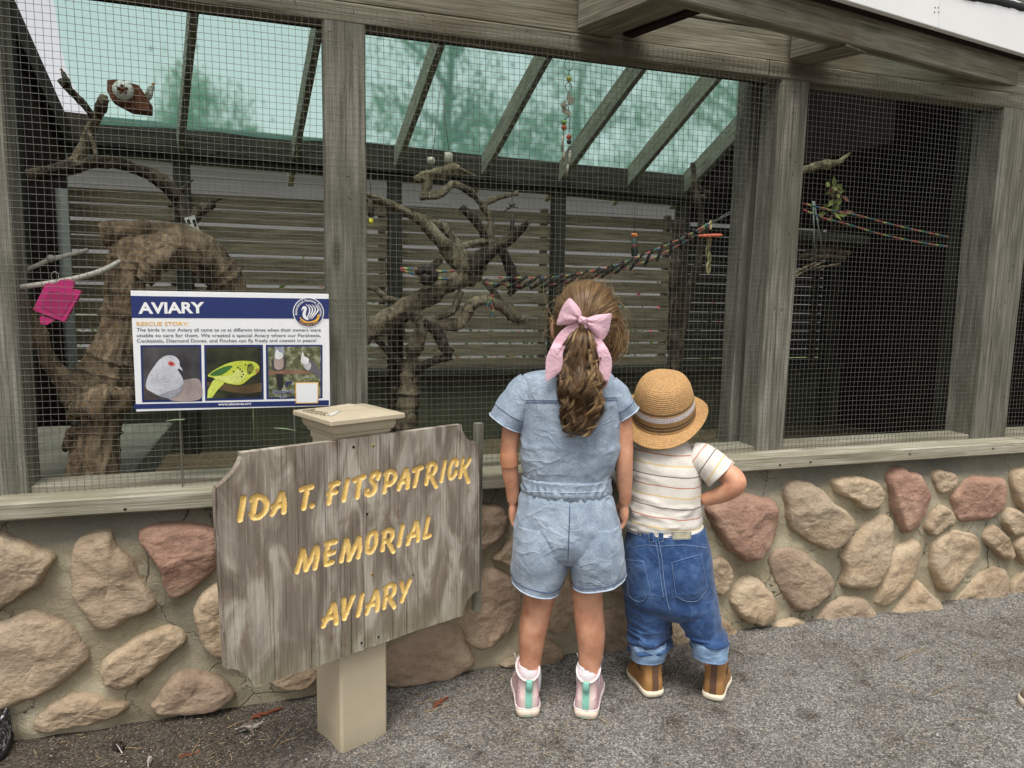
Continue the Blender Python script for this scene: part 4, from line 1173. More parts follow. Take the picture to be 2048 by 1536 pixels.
def limb(parent, pts, m, org, name="limb", sides=20, wob=.22, ws=14, seed=0, dens=13, rid=.2):
    sides = max(sides, 16)
    c = catmull([(x, y, Y, r) for x, y, Y, r in pts], max(8, len(pts)*dens))
    w = np.array([P(x, y, Y) for x, y, Y, r in c])
    rad = np.array([max(r, .6)*pxm(q) for (x, y, Y, r), q in zip(c, w)])
    # knots and swellings along the length
    kn = np.clip(vnoise(np.column_stack([np.arange(len(w))*.33+seed, np.zeros(len(w)), np.zeros(len(w))]), seed+3)-.25, 0, 1)*.22
    rad = rad*(.94+kn)
    v, f = tube(w, rad, sides, wob, ws, seed, ridges=rid)
    v = v+(fbm(v*90, 3, seed+8)*.0012)[:, None]*np.array([.6, .6, .3])
    return mk(name, v-np.asarray(org), f, m, parent)
o0 = np.array([P(185, 965, .16)[0], .16, .595])
dw = thing("driftwood_trunk", "large arching driftwood trunk standing behind the mesh at the left", "driftwood", tuple(o0))
limb(dw, [(186,968,.16,50),(188,930,.16,50),(194,880,.17,44),(198,835,.18,43),(198,800,.2,52),(203,765,.2,54),(214,725,.2,44),(230,685,.2,34),(240,640,.21,32),(248,590,.22,36),(254,545,.24,42),(272,512,.26,46),(310,492,.28,46),(352,490,.3,46),(398,508,.32,44),(438,548,.34,36),(468,595,.36,26),(486,650,.38,20)], m_drift, o0, "trunk", 56, .15, 7, 2, 16, .22)
limb(dw, [(190,800,.2,36),(150,780,.2,30),(118,748,.2,24),(92,712,.2,21),(74,672,.2,19),(64,635,.2,14),(60,600,.2,9)], m_drift, o0, "limb", 18, .28, 14, 3)
limb(dw, [(150,830,.16,16),(172,812,.12,26),(205,806,.12,30),(235,800,.14,22),(250,785,.18,14)], m_drift, o0, "burl", 16, .4, 20, 4)
limb(dw, [(130,900,.2,8),(148,882,.17,16),(160,860,.16,20)], m_drift, o0, "burl", 14, .4, 20, 5)
limb(dw, [(285,560,.2,14),(310,530,.2,20),(335,510,.22,16),(350,495,.25,10)], m_drift, o0, "limb", 14, .3, 18, 7)
limb(dw, [(205,470,.24,22),(250,462,.24,20),(300,458,.26,16)], m_drift, o0, "limb", 14, .3, 18, 8)
o1 = P(95, 345, .7)
ub = thing("upper_branch", "dark forked branch arching under the roof above the driftwood trunk", "branch", tuple(o1))
limb(ub, [(60,352,.75,14),(100,344,.72,14),(140,336,.7,15),(182,326,.7,13),(232,325,.7,12),(282,340,.7,12),(322,362,.7,13),(348,384,.7,13),(368,410,.7,15),(378,452,.6,15),(384,500,.5,14)], m_darkbr, o1, seed=11)
limb(ub, [(150,330,.7,11),(165,300,.7,11),(180,262,.7,10),(195,230,.68,9),(205,205,.66,10),(208,190,.66,7)], m_branch, o1, seed=12)
limb(ub, [(188,235,.68,7),(165,205,.68,7),(138,180,.68,7),(118,160,.68,5)], m_darkbr, o1, seed=13)
limb(ub, [(178,262,.68,3),(186,285,.66,4),(192,310,.66,4)], m_branch, o1, seed=19)
limb(ub, [(352,388,.7,8),(368,376,.69,5),(378,366,.68,3),(388,359,.67,1.5)], m_darkbr, o1, "twig", 8, seed=14)
limb(ub, [(385,440,.62,14),(402,420,.62,12),(420,412,.62,10),(432,401,.61,4),(446,395,.6,1.5)], m_darkbr, o1, "twig", 10, seed=15)
YB = 1.5
o2 = np.array([P(812, 860, YB)[0], YB, 0])
bp = thing("branch_perch", "many armed bare branch perch standing in the middle of the aviary", "branch", tuple(o2))
def L2(pts, m=m_branch, seed=0, nm="limb"):
    return limb(bp, [(x, y, YB+dy, r) for x, y, dy, r in pts], m, o2, nm, 14, .25, 13, seed)
L2([(690,690,-.1,21),(735,661,-.08,20),(800,622,-.05,20),(860,588,-.02,19),(905,562,0,21),(940,543,.02,25),(962,528,.03,18)], seed=1, nm="trunk")
L2([(935,548,0,20),(950,528,0,22),(985,500,.0,13),(1030,470,-.05,11),(1056,444,-.1,6)], m_darkbr, 2)
L2([(932,540,.0,22),(905,505,0,17),(872,472,0,15),(850,448,0,11),(835,438,0,9),(800,418,0,9),(765,402,0,8),(728,392,0,8)], seed=3)
L2([(828,429,.06,6),(862,444,.06,8),(889,456,.05,8),(904,477,.05,8),(918,497,.04,9),(924,515,.02,10)], seed=4)
L2([(918,495,.04,8),(950,486,.04,8),(976,483,.04,7)], seed=5)
L2([(972,482,.04,9),(962,458,.04,9),(948,438,.04,9),(922,414,.04,7)], m_darkbr, 6)
L2([(968,520,.04,9),(982,470,.05,7),(979,432,.06,7),(968,412,.06,7),(990,398,.06,6),(1036,386,.06,5)], seed=7)
L2([(968,412,.06,6),(950,395,.06,7),(933,380,.05,7),(906,369,.04,7),(884,386,.03,8),(862,392,.02,8),(840,394,.02,7)], seed=8)
L2([(850,640,-.04,9),(887,652,-.05,9),(913,651,-.06,10),(929,637,-.06,10),(940,612,-.06,10),(960,602,-.06,9),(982,604,-.07,9),(1006,616,-.08,10),(1032,636,-.08,11),(1052,640,-.08,8)], seed=9)
L2([(872,634,-.03,8),(902,624,-.04,9),(915,599,-.04,9),(921,582,-.03,8)], seed=10)
L2([(968,560,-.02,7),(988,586,-.04,6),(1006,615,-.07,6),(1022,638,-.08,7)], m_darkbr, 11)
L2([(826,620,-.04,10),(842,650,-.04,13),(834,685,-.03,14),(824,715,-.02,15),(820,760,0,17),(816,812,0,20),(812,870,0,22),(812,960,0,24)], seed=12, nm="trunk")
L2([(846,642,-.05,10),(874,666,-.06,11),(888,698,-.06,9),(904,708,-.06,8)], m_darkbr, 13)
L2([(904,714,-.06,7),(876,719,-.05,10),(850,729,-.04,10),(826,748,-.02,10)], m_darkbr, 14)
L2([(750,678,.0,5),(772,698,0,8),(790,716,0,9),(815,750,0,10)], m_darkbr, 15)
L2([(728,574,.0,5),(751,578,0,6),(772,598,0,7),(795,602,0,6),(815,612,0,5)], seed=16)
L2([(792,640,.08,14),(794,720,.08,15),(790,800,.08,16),(788,960,.08,17)], m_darkbr, 17, "trunk")
L2([(880,585,.0,12),(868,560,0,10),(860,540,0,9),(880,520,.02,8)], m_darkbr, 18)
L2([(1004,500,.05,9),(1020,540,.05,11),(1030,570,.05,10),(1018,590,.05,6)], m_darkbr, 19)
o3 = np.array([P(1376, 620, 2.2)[0], 2.2, 0.0])
rb = thing("corner_branch", "thin reddish brown branch leaning in the far corner beside the dark bay", "branch", tuple(o3))
for k, pts in enumerate(([(1352,760,2.2,9),(1362,680,2.2,9),(1372,600,2.2,9),(1392,540,2.2,8),(1402,480,2.2,8),(1402,430,2.2,7),(1390,375,2.2,7),(1386,325,2.2,5)],
                         [(1392,372,2.2,5),(1408,384,2.2,5),(1420,386,2.2,5)], [(1396,395,2.2,5),(1404,396,2.18,7),(1410,393,2.18,5)], [(1345,760,2.2,12),(1348,640,2.2,12),(1352,540,2.2,12),(1358,440,2.2,13)])):
    limb(rb, pts, m_darkbr, o3, "limb" if k else "trunk", 10, .25, 13, 30+k)
o4 = P(1650, 330, .9)
sb = thing("short_branch", "short pale broken branch sticking out from the post into the dark bay", "branch", tuple(o4))
limb(sb, [(1560,350,.9,8),(1620,336,.9,7),(1650,330,.9,8),(1676,325,.9,6),(1690,314,.9,4),(1700,306,.9,1.5)], m_drift, o4, "limb", 12, .35, 22, 44)
limb(sb, [(1472,362,.9,3),(1488,358,.9,6),(1500,362,.9,7)], m_drift, o4, "limb", 10, .35, 22, 45)

# ================================================================== ropes and toys
def pl(n, r, g, b, rough=.5, **kw): return plain(n, srgb(r, g, b), rough, 0, 60, .12, **kw)
BC = [pl("rope_red", 176, 66, 80), pl("rope_yellow", 166, 154, 84), pl("rope_green", 56, 112, 90), pl("rope_blue", 64, 92, 122), pl("rope_orange", 172, 106, 72)]
def colour_rope(parent, pts, Y, r, org, name="strand", step=.016):
    c = catmull([(x, y) for x, y in pts], 160)
    w = np.array([P(x, y, Y) for x, y in c]); arc = np.cumsum(np.r_[0, np.linalg.norm(np.diff(w, axis=0), axis=1)])
    v, f = tube(w-np.asarray(org), r, 7)
    o = mk(name, v, f, BC[0], parent)
    for m in BC[1:]: o.data.materials.append(m)
    idx = [int(arc[min(i//7, 159)]/step) % 5 if i < 159*7 else 0 for i in range(len(o.data.polygons))]
    o.data.polygons.foreach_set("material_index", idx)
    return w
m_rung = pl("dark_rung", 48, 34, 28, .8)
oL = P(1200, 545, 1.35)
lad = thing("rope_ladder", "beaded rainbow rope ladder with dark rungs slung across behind the girl", "rope ladder", tuple(oL))
s1 = colour_rope(lad, [(996,555),(1060,556),(1120,553),(1180,543),(1240,528),(1290,508),(1340,487),(1380,468),(1420,446)], 1.35, .005, oL)
s2 = colour_rope(lad, [(972,566),(1030,571),(1080,571),(1130,565),(1180,556),(1240,539),(1300,519),(1350,494),(1390,471),(1420,448)], 1.36, .005, oL)
for k in range(18):
    i = 8+k*8; a, b_ = s1[i]-oL, s2[min(159, i)]-oL; d = (b_-a); d = d/np.linalg.norm(d)
    mk("rung", *tube([a-d*.02, b_+d*.03], .0085, 8), m_rung, lad)
m_cord = pl("grey_cord", 120, 122, 118)
for dy in (0, 5): mk("cord", *tube([P(1420, 446+dy*.3, 1.35)-oL, P(1470, 418+dy, 1.3)-oL, P(1500, 398+dy, 1.25)-oL], .0028, 6), m_cord, lad)
oL2 = P(850, 545, 1.42)
lad2 = thing("rope_ladder", "short end of rainbow rope knotted beside the thick log, left of the branch fork", "rope ladder", tuple(oL2))
colour_rope(lad2, [(800,537),(830,538),(850,541),(880,543),(908,542)], 1.42, .006, oL2); colour_rope(lad2, [(802,540),(822,546),(840,552),(865,556),(895,558)], 1.42, .006, oL2)
mk("knot", *tube(catmull([P(838,548,1.42)-oL2, P(850,536,1.4)-oL2, P(866,545,1.4)-oL2, P(860,560,1.4)-oL2, P(842,556,1.4)-oL2], 20), .022, 10, .4, 30, 3), m_rung, lad2)
oL4 = P(985, 610, 1.35)
rt = thing("rope_tail", "frayed rainbow rope tail hanging under the branch fork", "rope", tuple(oL4))
colour_rope(rt, [(986,590),(980,602),(984,612),(986,622),(984,632)], 1.35, .006, oL4, "strand", .012); colour_rope(rt, [(984,598),(976,606),(974,618)], 1.35, .004, oL4, "strand", .012)
oL3 = P(1760, 455, .6)
rr = thing("rope_perch", "double strand of rainbow cord strung across the dark bay at the right", "rope", tuple(oL3))
colour_rope(rr, [(1606,407),(1660,420),(1720,432),(1780,448),(1840,462),(1900,474),(1952,479)], .6, .0038, oL3, "strand", .02)
colour_rope(rr, [(1608,420),(1650,437),(1700,450),(1760,468),(1830,483),(1890,492),(1948,497)], .6, .0038, oL3, "strand", .02)
m_wrope = plain("white_rope", srgb(176, 172, 160), .8, 0, 200, .15, .4)
oW = P(120, 560, .045)
wr = thing("rope_perch", "long whitish rope perch running past the pink toy at the left", "rope", tuple(oW))
c = catmull([(-40,578,.02,4),(20,576,.03,5),(80,569,.05,5.5),(150,557,.08,5.5),(205,541,.12,5.5),(240,522,.16,4)], 50); w = np.array([P(x, y, Y) for x, y, Y, r in c])
mk("rope", *tube(w-oW, [r*pxm(q) for (x, y, Y, r), q in zip(c, w)], 10, .06, 90, 2), m_wrope, wr)
oW2 = P(110, 520, .2)
wr2 = thing("rope_perch", "shorter upper whitish rope perch with a knot, above the pink toy", "rope", tuple(oW2))
c = catmull([(50,541,.16,4),(80,528,.18,4.5),(100,519,.2,5),(130,512,.22,4.5),(175,500,.26,4)], 40); w = np.array([P(x, y, Y) for x, y, Y, r in c])
mk("rope", *tube(w-oW2, [r*pxm(q) for (x, y, Y, r), q in zip(c, w)], 10, .06, 90, 2), m_wrope, wr2)
kk = P(101, 517, .195)-oW2; mk("knot", *tube([kk+np.array([-.008, 0, 0]), kk, kk+np.array([.008, 0, .003])], [.006, .011, .006], 10, .3, 60, 1), m_wrope, wr2)
# pink tray
def plate(name, px, Y0, th, m, parent, org, bev=.15, back=False):
    w = np.array([P(x, y, Y0) for x, y in px]); n = len(w); c0 = w.mean(0)
    ins = c0+(w-c0)*(1-bev*.12)
    v = np.vstack([ins, w+np.array([0, th*.25, 0]), w+np.array([0, th, 0])])-np.asarray(org)
    f = [tuple(range(n))[::-1]]+[(i, (i+1) % n, n+(i+1) % n, n+i) for i in range(n)]+[(n+i, n+(i+1) % n, 2*n+(i+1) % n, 2*n+i) for i in range(n)]+[tuple(2*n+i for i in range(n))]
    return fix_normals(mk(name, v, f, m, parent, False))
Z4 = (0, 480, 2.9257)
m_pink = plain("hot_pink_plastic", srgb(190, 40, 112), .4, 0, 30, .06, Subsurface_Weight=.0)
oP = P(112, 604, .03)
pt = thing("pink_toy", "bright pink square plastic bird feeder tray hanging behind the mesh", "bird toy", tuple(oP))
plate("tray", zz(Z4, [(262,258),(280,252),(470,298),(474,306),(380,478),(366,478),(196,414),(192,402)]), .035, .018, m_pink, pt, oP)
plate("tray_rim", zz(Z4, [(292,290),(440,325),(362,452),(236,392)]), .0338, .004, plain("pink_plastic_panel", srgb(170, 32, 98), .45, 0, 20, .08), pt, oP)
plate("tab", zz(Z4, [(318,262),(352,232),(400,228),(430,242),(432,272),(420,290)]), .037, .012, m_pink, pt, oP)
plate("tab", zz(Z4, [(240,440),(320,468),(300,482),(272,498),(236,490),(230,462)]), .037, .012, m_pink, pt, oP)
th = np.linspace(0, 6.28, 24); hc = P(110, 552, .04)-oP
mk("hanging_ring", *tube(np.column_stack([hc[0]+.008*np.cos(th), 0*th+hc[1], hc[2]+.010*np.sin(th)]), .0009, 6), m_galv, pt)
# wood block toy with a white button
oB = P(255, 190, .5); Z5 = (120, 100, 4.0417)
wb = thing("wood_block_toy", "reddish wood block toy with a white button disc under the roof at the left", "bird toy", tuple(oB))
m_redwood = wood_mat("red_wood", srgb(78, 44, 28), srgb(112, 68, 48), srgb(134, 90, 66))
plate("block", zz(Z5, [(378,240),(470,238),(600,272),(636,282),(724,420),(722,498),(560,480),(412,402),(376,330)]), .5, .06, m_redwood, wb, oB)
ctr = P(*zz(Z5, [(506, 320)])[0], .485)-oB; rd = 78/4.0417*pxm(P(245, 179, .5))
v, f = tube([ctr, ctr+np.array([0, .004, 0]), ctr+np.array([0, .014, 0])], [rd*.93, rd, rd], 32); mk("button_disc", v, f, plain("white_plastic", srgb(214, 212, 204), .5, 0, 40, .06), wb)
fl = MB()
for k in range(5):
    a = k*1.257+.4; q = ctr+np.array([math.cos(a)*rd*.36, -.0016, math.sin(a)*rd*.36])
    fl.add(*tube([q+np.array([0, .001, 0]), q], [rd*.19, rd*.18], 10))
fl.add(*tube([ctr+np.array([0, -.0006, 0]), ctr+np.array([0, -.0016, 0])], [rd*.24, rd*.22], 10)); fl.build("flower_cutout", m_redwood, wb)
# perched finches: one continuous surface from beak to tail
def finch(label, px, Y, length_px, ang, cols, flip=1):
    o = P(*px, Y); L = length_px*pxm(o)
    prof = [(-.50,.004,.0),(-.47,.02,0),(-.42,.05,.005),(-.38,.085,.01),(-.33,.11,.012),(-.26,.118,.005),(-.20,.115,-.01),(-.12,.145,-.03),(0,.165,-.035),(.10,.15,-.02),(.2,.105,0),(.28,.06,.012),(.36,.045,.016),(.5,.034,.012)]
    cx = [(s*L, 0, dz*L) for s, r, dz in prof]
    v, f = tube(cx, [r*L for s, r, dz in prof], 16)
    v = np.array(v); tail = v[:, 0] > .26*L; v[tail, 2] *= .55
    ca, sa = math.cos(ang), math.sin(ang)
    v = np.column_stack([flip*(v[:, 0]*ca+v[:, 2]*sa), v[:, 1], -v[:, 0]*sa+v[:, 2]*ca])
    b = thing("finch", label, "bird", tuple(o))
    t = NT("feathers_"+label[:12].replace(" ", "_")); cc_ = t.coord(rand=False)
    n_ = t.noise(cc_, 60, 4); t.set(t.ramp(n_, [(.35, cols[0]), (.65, cols[1])]), .8)
    mk("body", v, f, t.m, b)
    def at(s, r, side):
        q = np.array([s*L, side*r*L, .03*L]); return np.array([flip*(q[0]*ca+q[2]*sa), q[1], -q[0]*sa+q[2]*ca])
    bk0, bk1 = at(-.44, 0, 0), at(-.56, 0, 0)
    mk("beak", *tube([bk0, bk1-np.array([0, 0, .02*L])], [.05*L, .004], 8), pl("beak_orange", 214, 110, 60), b)
    for sd in (-1, 1):
        wv = [at(-.2, .13, sd), at(0, .17, sd), at(.2, .12, sd), at(.34, .05, sd)]
        mk("wing", *tube(catmull(wv, 14), np.array([.03, .05, .07, .08, .085, .085, .08, .075, .07, .06, .05, .035, .02, .008])*L, 8, flat=(1, .35)), t.m, b)
        e = at(-.36, .088, sd); mk("eye", *tube([e-np.array([0, .003, 0]), e+np.array([0, .003, 0])], .014*L, 8), pl("bird_eye", 16, 14, 12, .2), b)
    return b
finch("small dark olive finch on the branch tip at the upper left", (134, 160), .66, 42, math.radians(62), (srgb(40, 40, 30), srgb(74, 70, 52)))
finch("pale grey and white finch perched behind the red wood block toy", (294, 190), .6, 52, math.radians(58), (srgb(150, 148, 140), srgb(210, 206, 196)), -1)
# white clip on the knot
oC = P(384, 447, .45)
wc = thing("white_clip", "small white plastic feeder clip on the knot above the driftwood arch", "clip", tuple(oC))
m_wp = plain("aged_white_plastic", srgb(208, 206, 196), .45, 0, 30, .08)
plate("plate", [(368,436),(388,430),(399,462),(382,467)], .45, .012, m_wp, wc, oC)
for q in ([(373,440),(379,438),(382,448),(376,449)], [(384,440),(389,438),(394,452),(389,454)]): plate("slot", q, .4485, .003, m_hole, wc, oC)
# chain of beads hanging from the header
def ringv(c, r, t_, tilt=0):
    th = np.linspace(0, 2*math.pi, 20); return tube(np.column_stack([c[0]+r*.7*np.cos(th), c[1]+r*np.sin(tilt)*np.cos(th), c[2]+r*np.sin(th)]), t_, 6)
def ball(c, r):
    pr = [(0.001*r, -r)]+[(r*math.sin(a), -r*math.cos(a)) for a in np.linspace(.3, 2.84, 8)]+[(0.001*r, r)]
    v, f = lathe(pr, 12); return v+np.asarray(c), f
oH = P(1138, 120, .45)
hc_ = thing("bead_toy", "hanging bead toy with orange and yellow balls and wooden tubes below the header", "bird toy", tuple(oH))
def Q(x, y): return P(x, y, .45)-oH
m_steel = pl("dark_steel", 60, 62, 60, .4, Metallic=.7)
for (x, y, r) in ((1138,128,13),(1137,174,9),(1132,218,8)): mk("ring", *ringv(Q(x, y), r*pxm(oH), .0013), m_steel, hc_)
for (x0, y0, x1, y1) in ((1138,140,1138,152),(1138,232,1128,240),(1140,232,1139,266),(1128,262,1127,285),(1138,292,1136,305),(1138,60,1138,118)): mk("chain", *tube([Q(x0, y0), Q(x1, y1)], .0015, 6), m_steel, hc_)
for (x, y, r, m) in ((1138,158,5.5,pl("bead_yellow", 196, 184, 60)),(1128,245,5.5,pl("bead_green", 130, 170, 60)),(1128,255,5.5,pl("bead_orange", 214, 92, 48)),(1138,274,5.5,pl("bead_orange_two", 206, 84, 52)),(1138,284,5,pl("bead_black", 34, 34, 36))):
    mk("bead", *ball(Q(x, y), r*pxm(oH)), m, hc_)
m_beige = pl("beige_tube", 178, 166, 150, .6)
for (x0, y0, x1, y1, r) in ((1125,272,1125,302,2.6),(1128,300,1127,322,2.8),(1140,300,1138,330,2.8),(1136,328,1133,350,2.8)): mk("wooden_tube", *tube([Q(x0, y0), Q(x1, y1)], r*pxm(oH), 10), m_beige, hc_)
for q in ([(1136,184),(1150,198),(1148,207),(1138,210),(1134,196)], [(1122,208),(1132,199),(1134,214),(1126,219)], [(1128,212),(1144,226),(1140,232),(1124,222)]): plate("wood_chip", q, .44, .006, m_beige, hc_, oH)
# cork swing
oS = P(882, 165, 1.9)
sw = thing("wooden_swing", "gnarled wooden swing perch hung on two wires with corks in the middle", "swing", tuple(oS))
def QS(x, y): return P(x, y, 1.9)-oS
for x, y in ((864, 322), (898, 306)): mk("wire", *tube([QS(882, 165), QS(x, y)], .0022, 5), m_cord, sw)
for (x, y, r, h) in ((862,322,8,14),(897,316,9,22)):
    a = QS(x, y-h/2); b_ = QS(x, y+h/2); mk("cork", *tube([a, (a+b_)/2, b_], [r*pxm(oS)*.85, r*pxm(oS), r*pxm(oS)*.9], 12, .1, 40, 2), m_beige, sw)
for k, pts in enumerate(([(830,362,1.9,6),(850,350,1.9,9),(880,346,1.88,12),(905,340,1.88,11),(930,346,1.9,7),(952,352,1.9,3)], [(852,352,1.9,8),(855,372,1.9,9),(848,392,1.9,6)])):
    limb(sw, pts, m_drift, oS, "perch", 14, .35, 18, 70+k)
# little hanging toys
def hang(name, label, x, y0, y1, Y, items):
    o = P(x, y0, Y); t = thing(name, label, "bird toy", tuple(o))
    mk("hook_wire", *tube([(0, 0, .08), P(x, y1, Y)-o], .0014, 5), m_steel, t)
    for (nm, xa, ya, xb, yb, r, m) in items:
        mk(nm, *tube([P(xa, ya, Y)-o, (P(xa, ya, Y)+P(xb, yb, Y))/2-o, P(xb, yb, Y)-o], [r*.8*pxm(o), r*pxm(o), r*.85*pxm(o)], 12, .12, 60, 1), m, t)
    return t
m_dkgreen = pl("dark_green_roll", 44, 62, 56, .7); m_redband = pl("red_band", 170, 50, 60); m_orcap = pl("orange_cap", 206, 116, 60)
hang("roll_toy", "dark green roll toy with a red band hanging before the slats", 1269, 440, 470, 1.6, [("roll", 1269, 476, 1269, 512, 7, m_dkgreen), ("band", 1269, 489, 1269, 495, 7.6, m_redband), ("cap", 1269, 466, 1269, 476, 6.5, m_orcap)])
hang("stick_toy", "small dark stick toy with a yellow bead left of the forked branch", 741, 385, 400, 1.2, [("stick", 741, 400, 742, 434, 6, m_darkbr), ("yellow_bead", 742, 436, 742, 450, 4.5, pl("bright_yellow", 236, 214, 60))])
tt = hang("tassel_toy", "dark tassel toy on a chain link above the branch tip", 1024, 392, 405, 1.45, [("bundle", 1025, 428, 1024, 480, 5, m_rung)])
for k in range(9):
    a = k*.7; o_ = P(1024, 392, 1.45); c0 = P(1023, 414, 1.45)-o_; mk("tassel", *tube([c0, c0+np.array([math.cos(a)*.035, math.sin(a)*.02, math.sin(a*1.7)*.02])], [.005, .002], 5), m_rung, tt)
# orange disc with chain
oD = P(1420, 471, 1.1)
od = thing("orange_disc_toy", "orange disc toy with a hanging plastic chain beside the post", "bird toy", tuple(oD))
R_ = 25*pxm(oD); v, f = lathe([(.0005, -.005), (R_*.9, -.005), (R_, 0), (R_*.9, .005), (.0005, .005)], 28); o = mk("disc", v, f, pl("orange_plastic", 226, 96, 62, .45), od); o.rotation_euler = (math.radians(6), math.radians(-6), 0)
m_chain = pl("cream_chain", 196, 180, 130)
for (x, y, r) in ((1421,450,8),(1419,484,10),(1415,502,11),(1419,516,10),(1417,535,12)):
    c0 = P(x, y, 1.1)-oD; th = np.linspace(0, 6.283, 20); rr_ = r*pxm(oD); mk("chain_link", *tube(np.column_stack([c0[0]+rr_*.45*np.cos(th), c0[1]+rr_*.3*np.cos(th), c0[2]+rr_*np.sin(th)]), rr_*.16, 6), m_chain, od)
# shelf in the dark bay with nest stuff, plant and cords
oF = P(1650, 485, 1.6)
sh = thing("nest_shelf", "dim wooden nest shelf with twigs and cords in the dark bay", "shelf", tuple(oF))
a, b_ = P(1560, 470, 1.6), P(1706, 484, 1.6); board("shelf_board", a-oF, b_-oF, .05, .25, m_old, sh)
for k, pts in enumerate(([(1590,552,1.5,2.5),(1650,522,1.5,3)], [(1590,545,1.5,3),(1632,525,1.5,2.5)], [(1610,540,1.5,2),(1680,528,1.5,2.5)], [(1618,520,1.55,4),(1650,512,1.55,5),(1690,516,1.55,4)], [(1600,515,1.55,6),(1640,500,1.6,7),(1700,505,1.6,5)])):
    limb(sh, pts, m_branch, oF, "twig", 8, .3, 30, 80+k)
for (x0, y0, x1, y1) in ((1626,402,1630,520),(1628,402,1648,520)): mk("cord", *tube([P(x0, y0, 1.4)-oF, P(x1, y1, 1.4)-oF], .004, 6), m_cord, sh)
oPl = P(1668, 395, 1.5)
pp = thing("artificial_plant", "small artificial plant with yellow green leaves in the dark bay", "plant", tuple(oPl))
m_leafy = pl("plant_leaf", 130, 132, 66, .6); m_leafr = pl("plant_leaf_red", 120, 66, 54, .6)
for k in range(26):
    a = random.uniform(0, 6.28); l = random.uniform(.04, .08); base = np.array([random.uniform(-.06, .06), random.uniform(-.04, .04), random.uniform(-.1, .06)])
    d = np.array([math.cos(a), .4*math.sin(a*2), math.sin(a)+.3]); d /= np.linalg.norm(d); s_ = np.cross(d, [0, 1, 0])*.016
    v = np.array([base, base+d*l*.5+s_, base+d*l, base+d*l*.5-s_+np.array([0, -.008, 0])]); mk("leaf", v, [(0, 1, 2, 3)], m_leafy if k % 3 else m_leafr, pp, False)
mk("stem", *tube([(0, 0, -.18), (0, 0, 0), (.02, 0, .06)], .006, 6), m_darkbr, pp)
oK = P(1912, 490, .9)
hk = thing("hanging_chew_toy", "dim chew toy hanging from the cords beside the right post", "bird toy", tuple(oK))
for k, (x0, y0, x1, y1, r) in enumerate(((1904,480,1910,505,3),(1908,505,1906,560,6),(1898,545,1894,604,6),(1914,515,1916,555,3))): limb(hk, [(x0,y0,.9,r),((x0+x1)/2+2,(y0+y1)/2,.9,r*1.2),(x1,y1,.9,r)], m_darkbr, oK, "chew_stick", 8, .3, 30, 90+k)

# ================================================================== beyond: grey building and trees
bld = thing("grey_building", "long low grey building beyond the slatted rear wall", "building", (2, 9.6, 0))
m_siding = plain("grey_siding", srgb(120, 118, 124), .8, .04, 2, .08)
for k in range(17):
    b_ = MB(); b_.add(*box_vf((-14, -.02-.0*k, .18*k), (18, .02, .18*k+.175))); b_.build("siding_board", m_siding, bld, False)
b_ = MB(); b_.add(np.array([(-14.3, -.4, 3.16), (18.3, -.4, 3.16), (18.3, 2.5, 3.30), (-14.3, 2.5, 3.30), (-14.3, 2.5, 3.2), (18.3, 2.5, 3.2), (18.3, -.4, 3.06), (-14.3, -.4, 3.06)]), [(0, 1, 2, 3), (4, 5, 6, 7), (0, 7, 6, 1), (3, 2, 5, 4), (0, 3, 4, 7), (1, 6, 5, 2)])
b_.build("roof", plain("dark_roof", srgb(92, 90, 92), .8), bld, False)
def leaf_mat(name, a, b):
    t = NT(name); oi = t.coord(rand=False); n = t.noise(oi, 1.3, 4); col = t.ramp(n, [(.35, a), (.65, b)])
    t.set(col, .6, None, Specular_IOR_Level=.25)
    tl = t.node("BsdfTranslucent"); t.L(col, tl.inputs[0]); mx = t.node("MixShader"); mx.inputs[0].default_value = .35
    t.L(t.b.outputs[0], mx.inputs[1]); t.L(tl.outputs[0], mx.inputs[2]); t.L(mx.outputs[0], t.out.inputs[0]); return t.m
m_leafA = leaf_mat("leaf_green", srgb(58, 84, 36), srgb(104, 128, 64)); m_leafB = leaf_mat("leaf_deep", srgb(44, 70, 38), srgb(84, 110, 60))
m_trunk = bark("tree_bark", srgb(50, 42, 34), srgb(84, 74, 62), srgb(116, 104, 90))
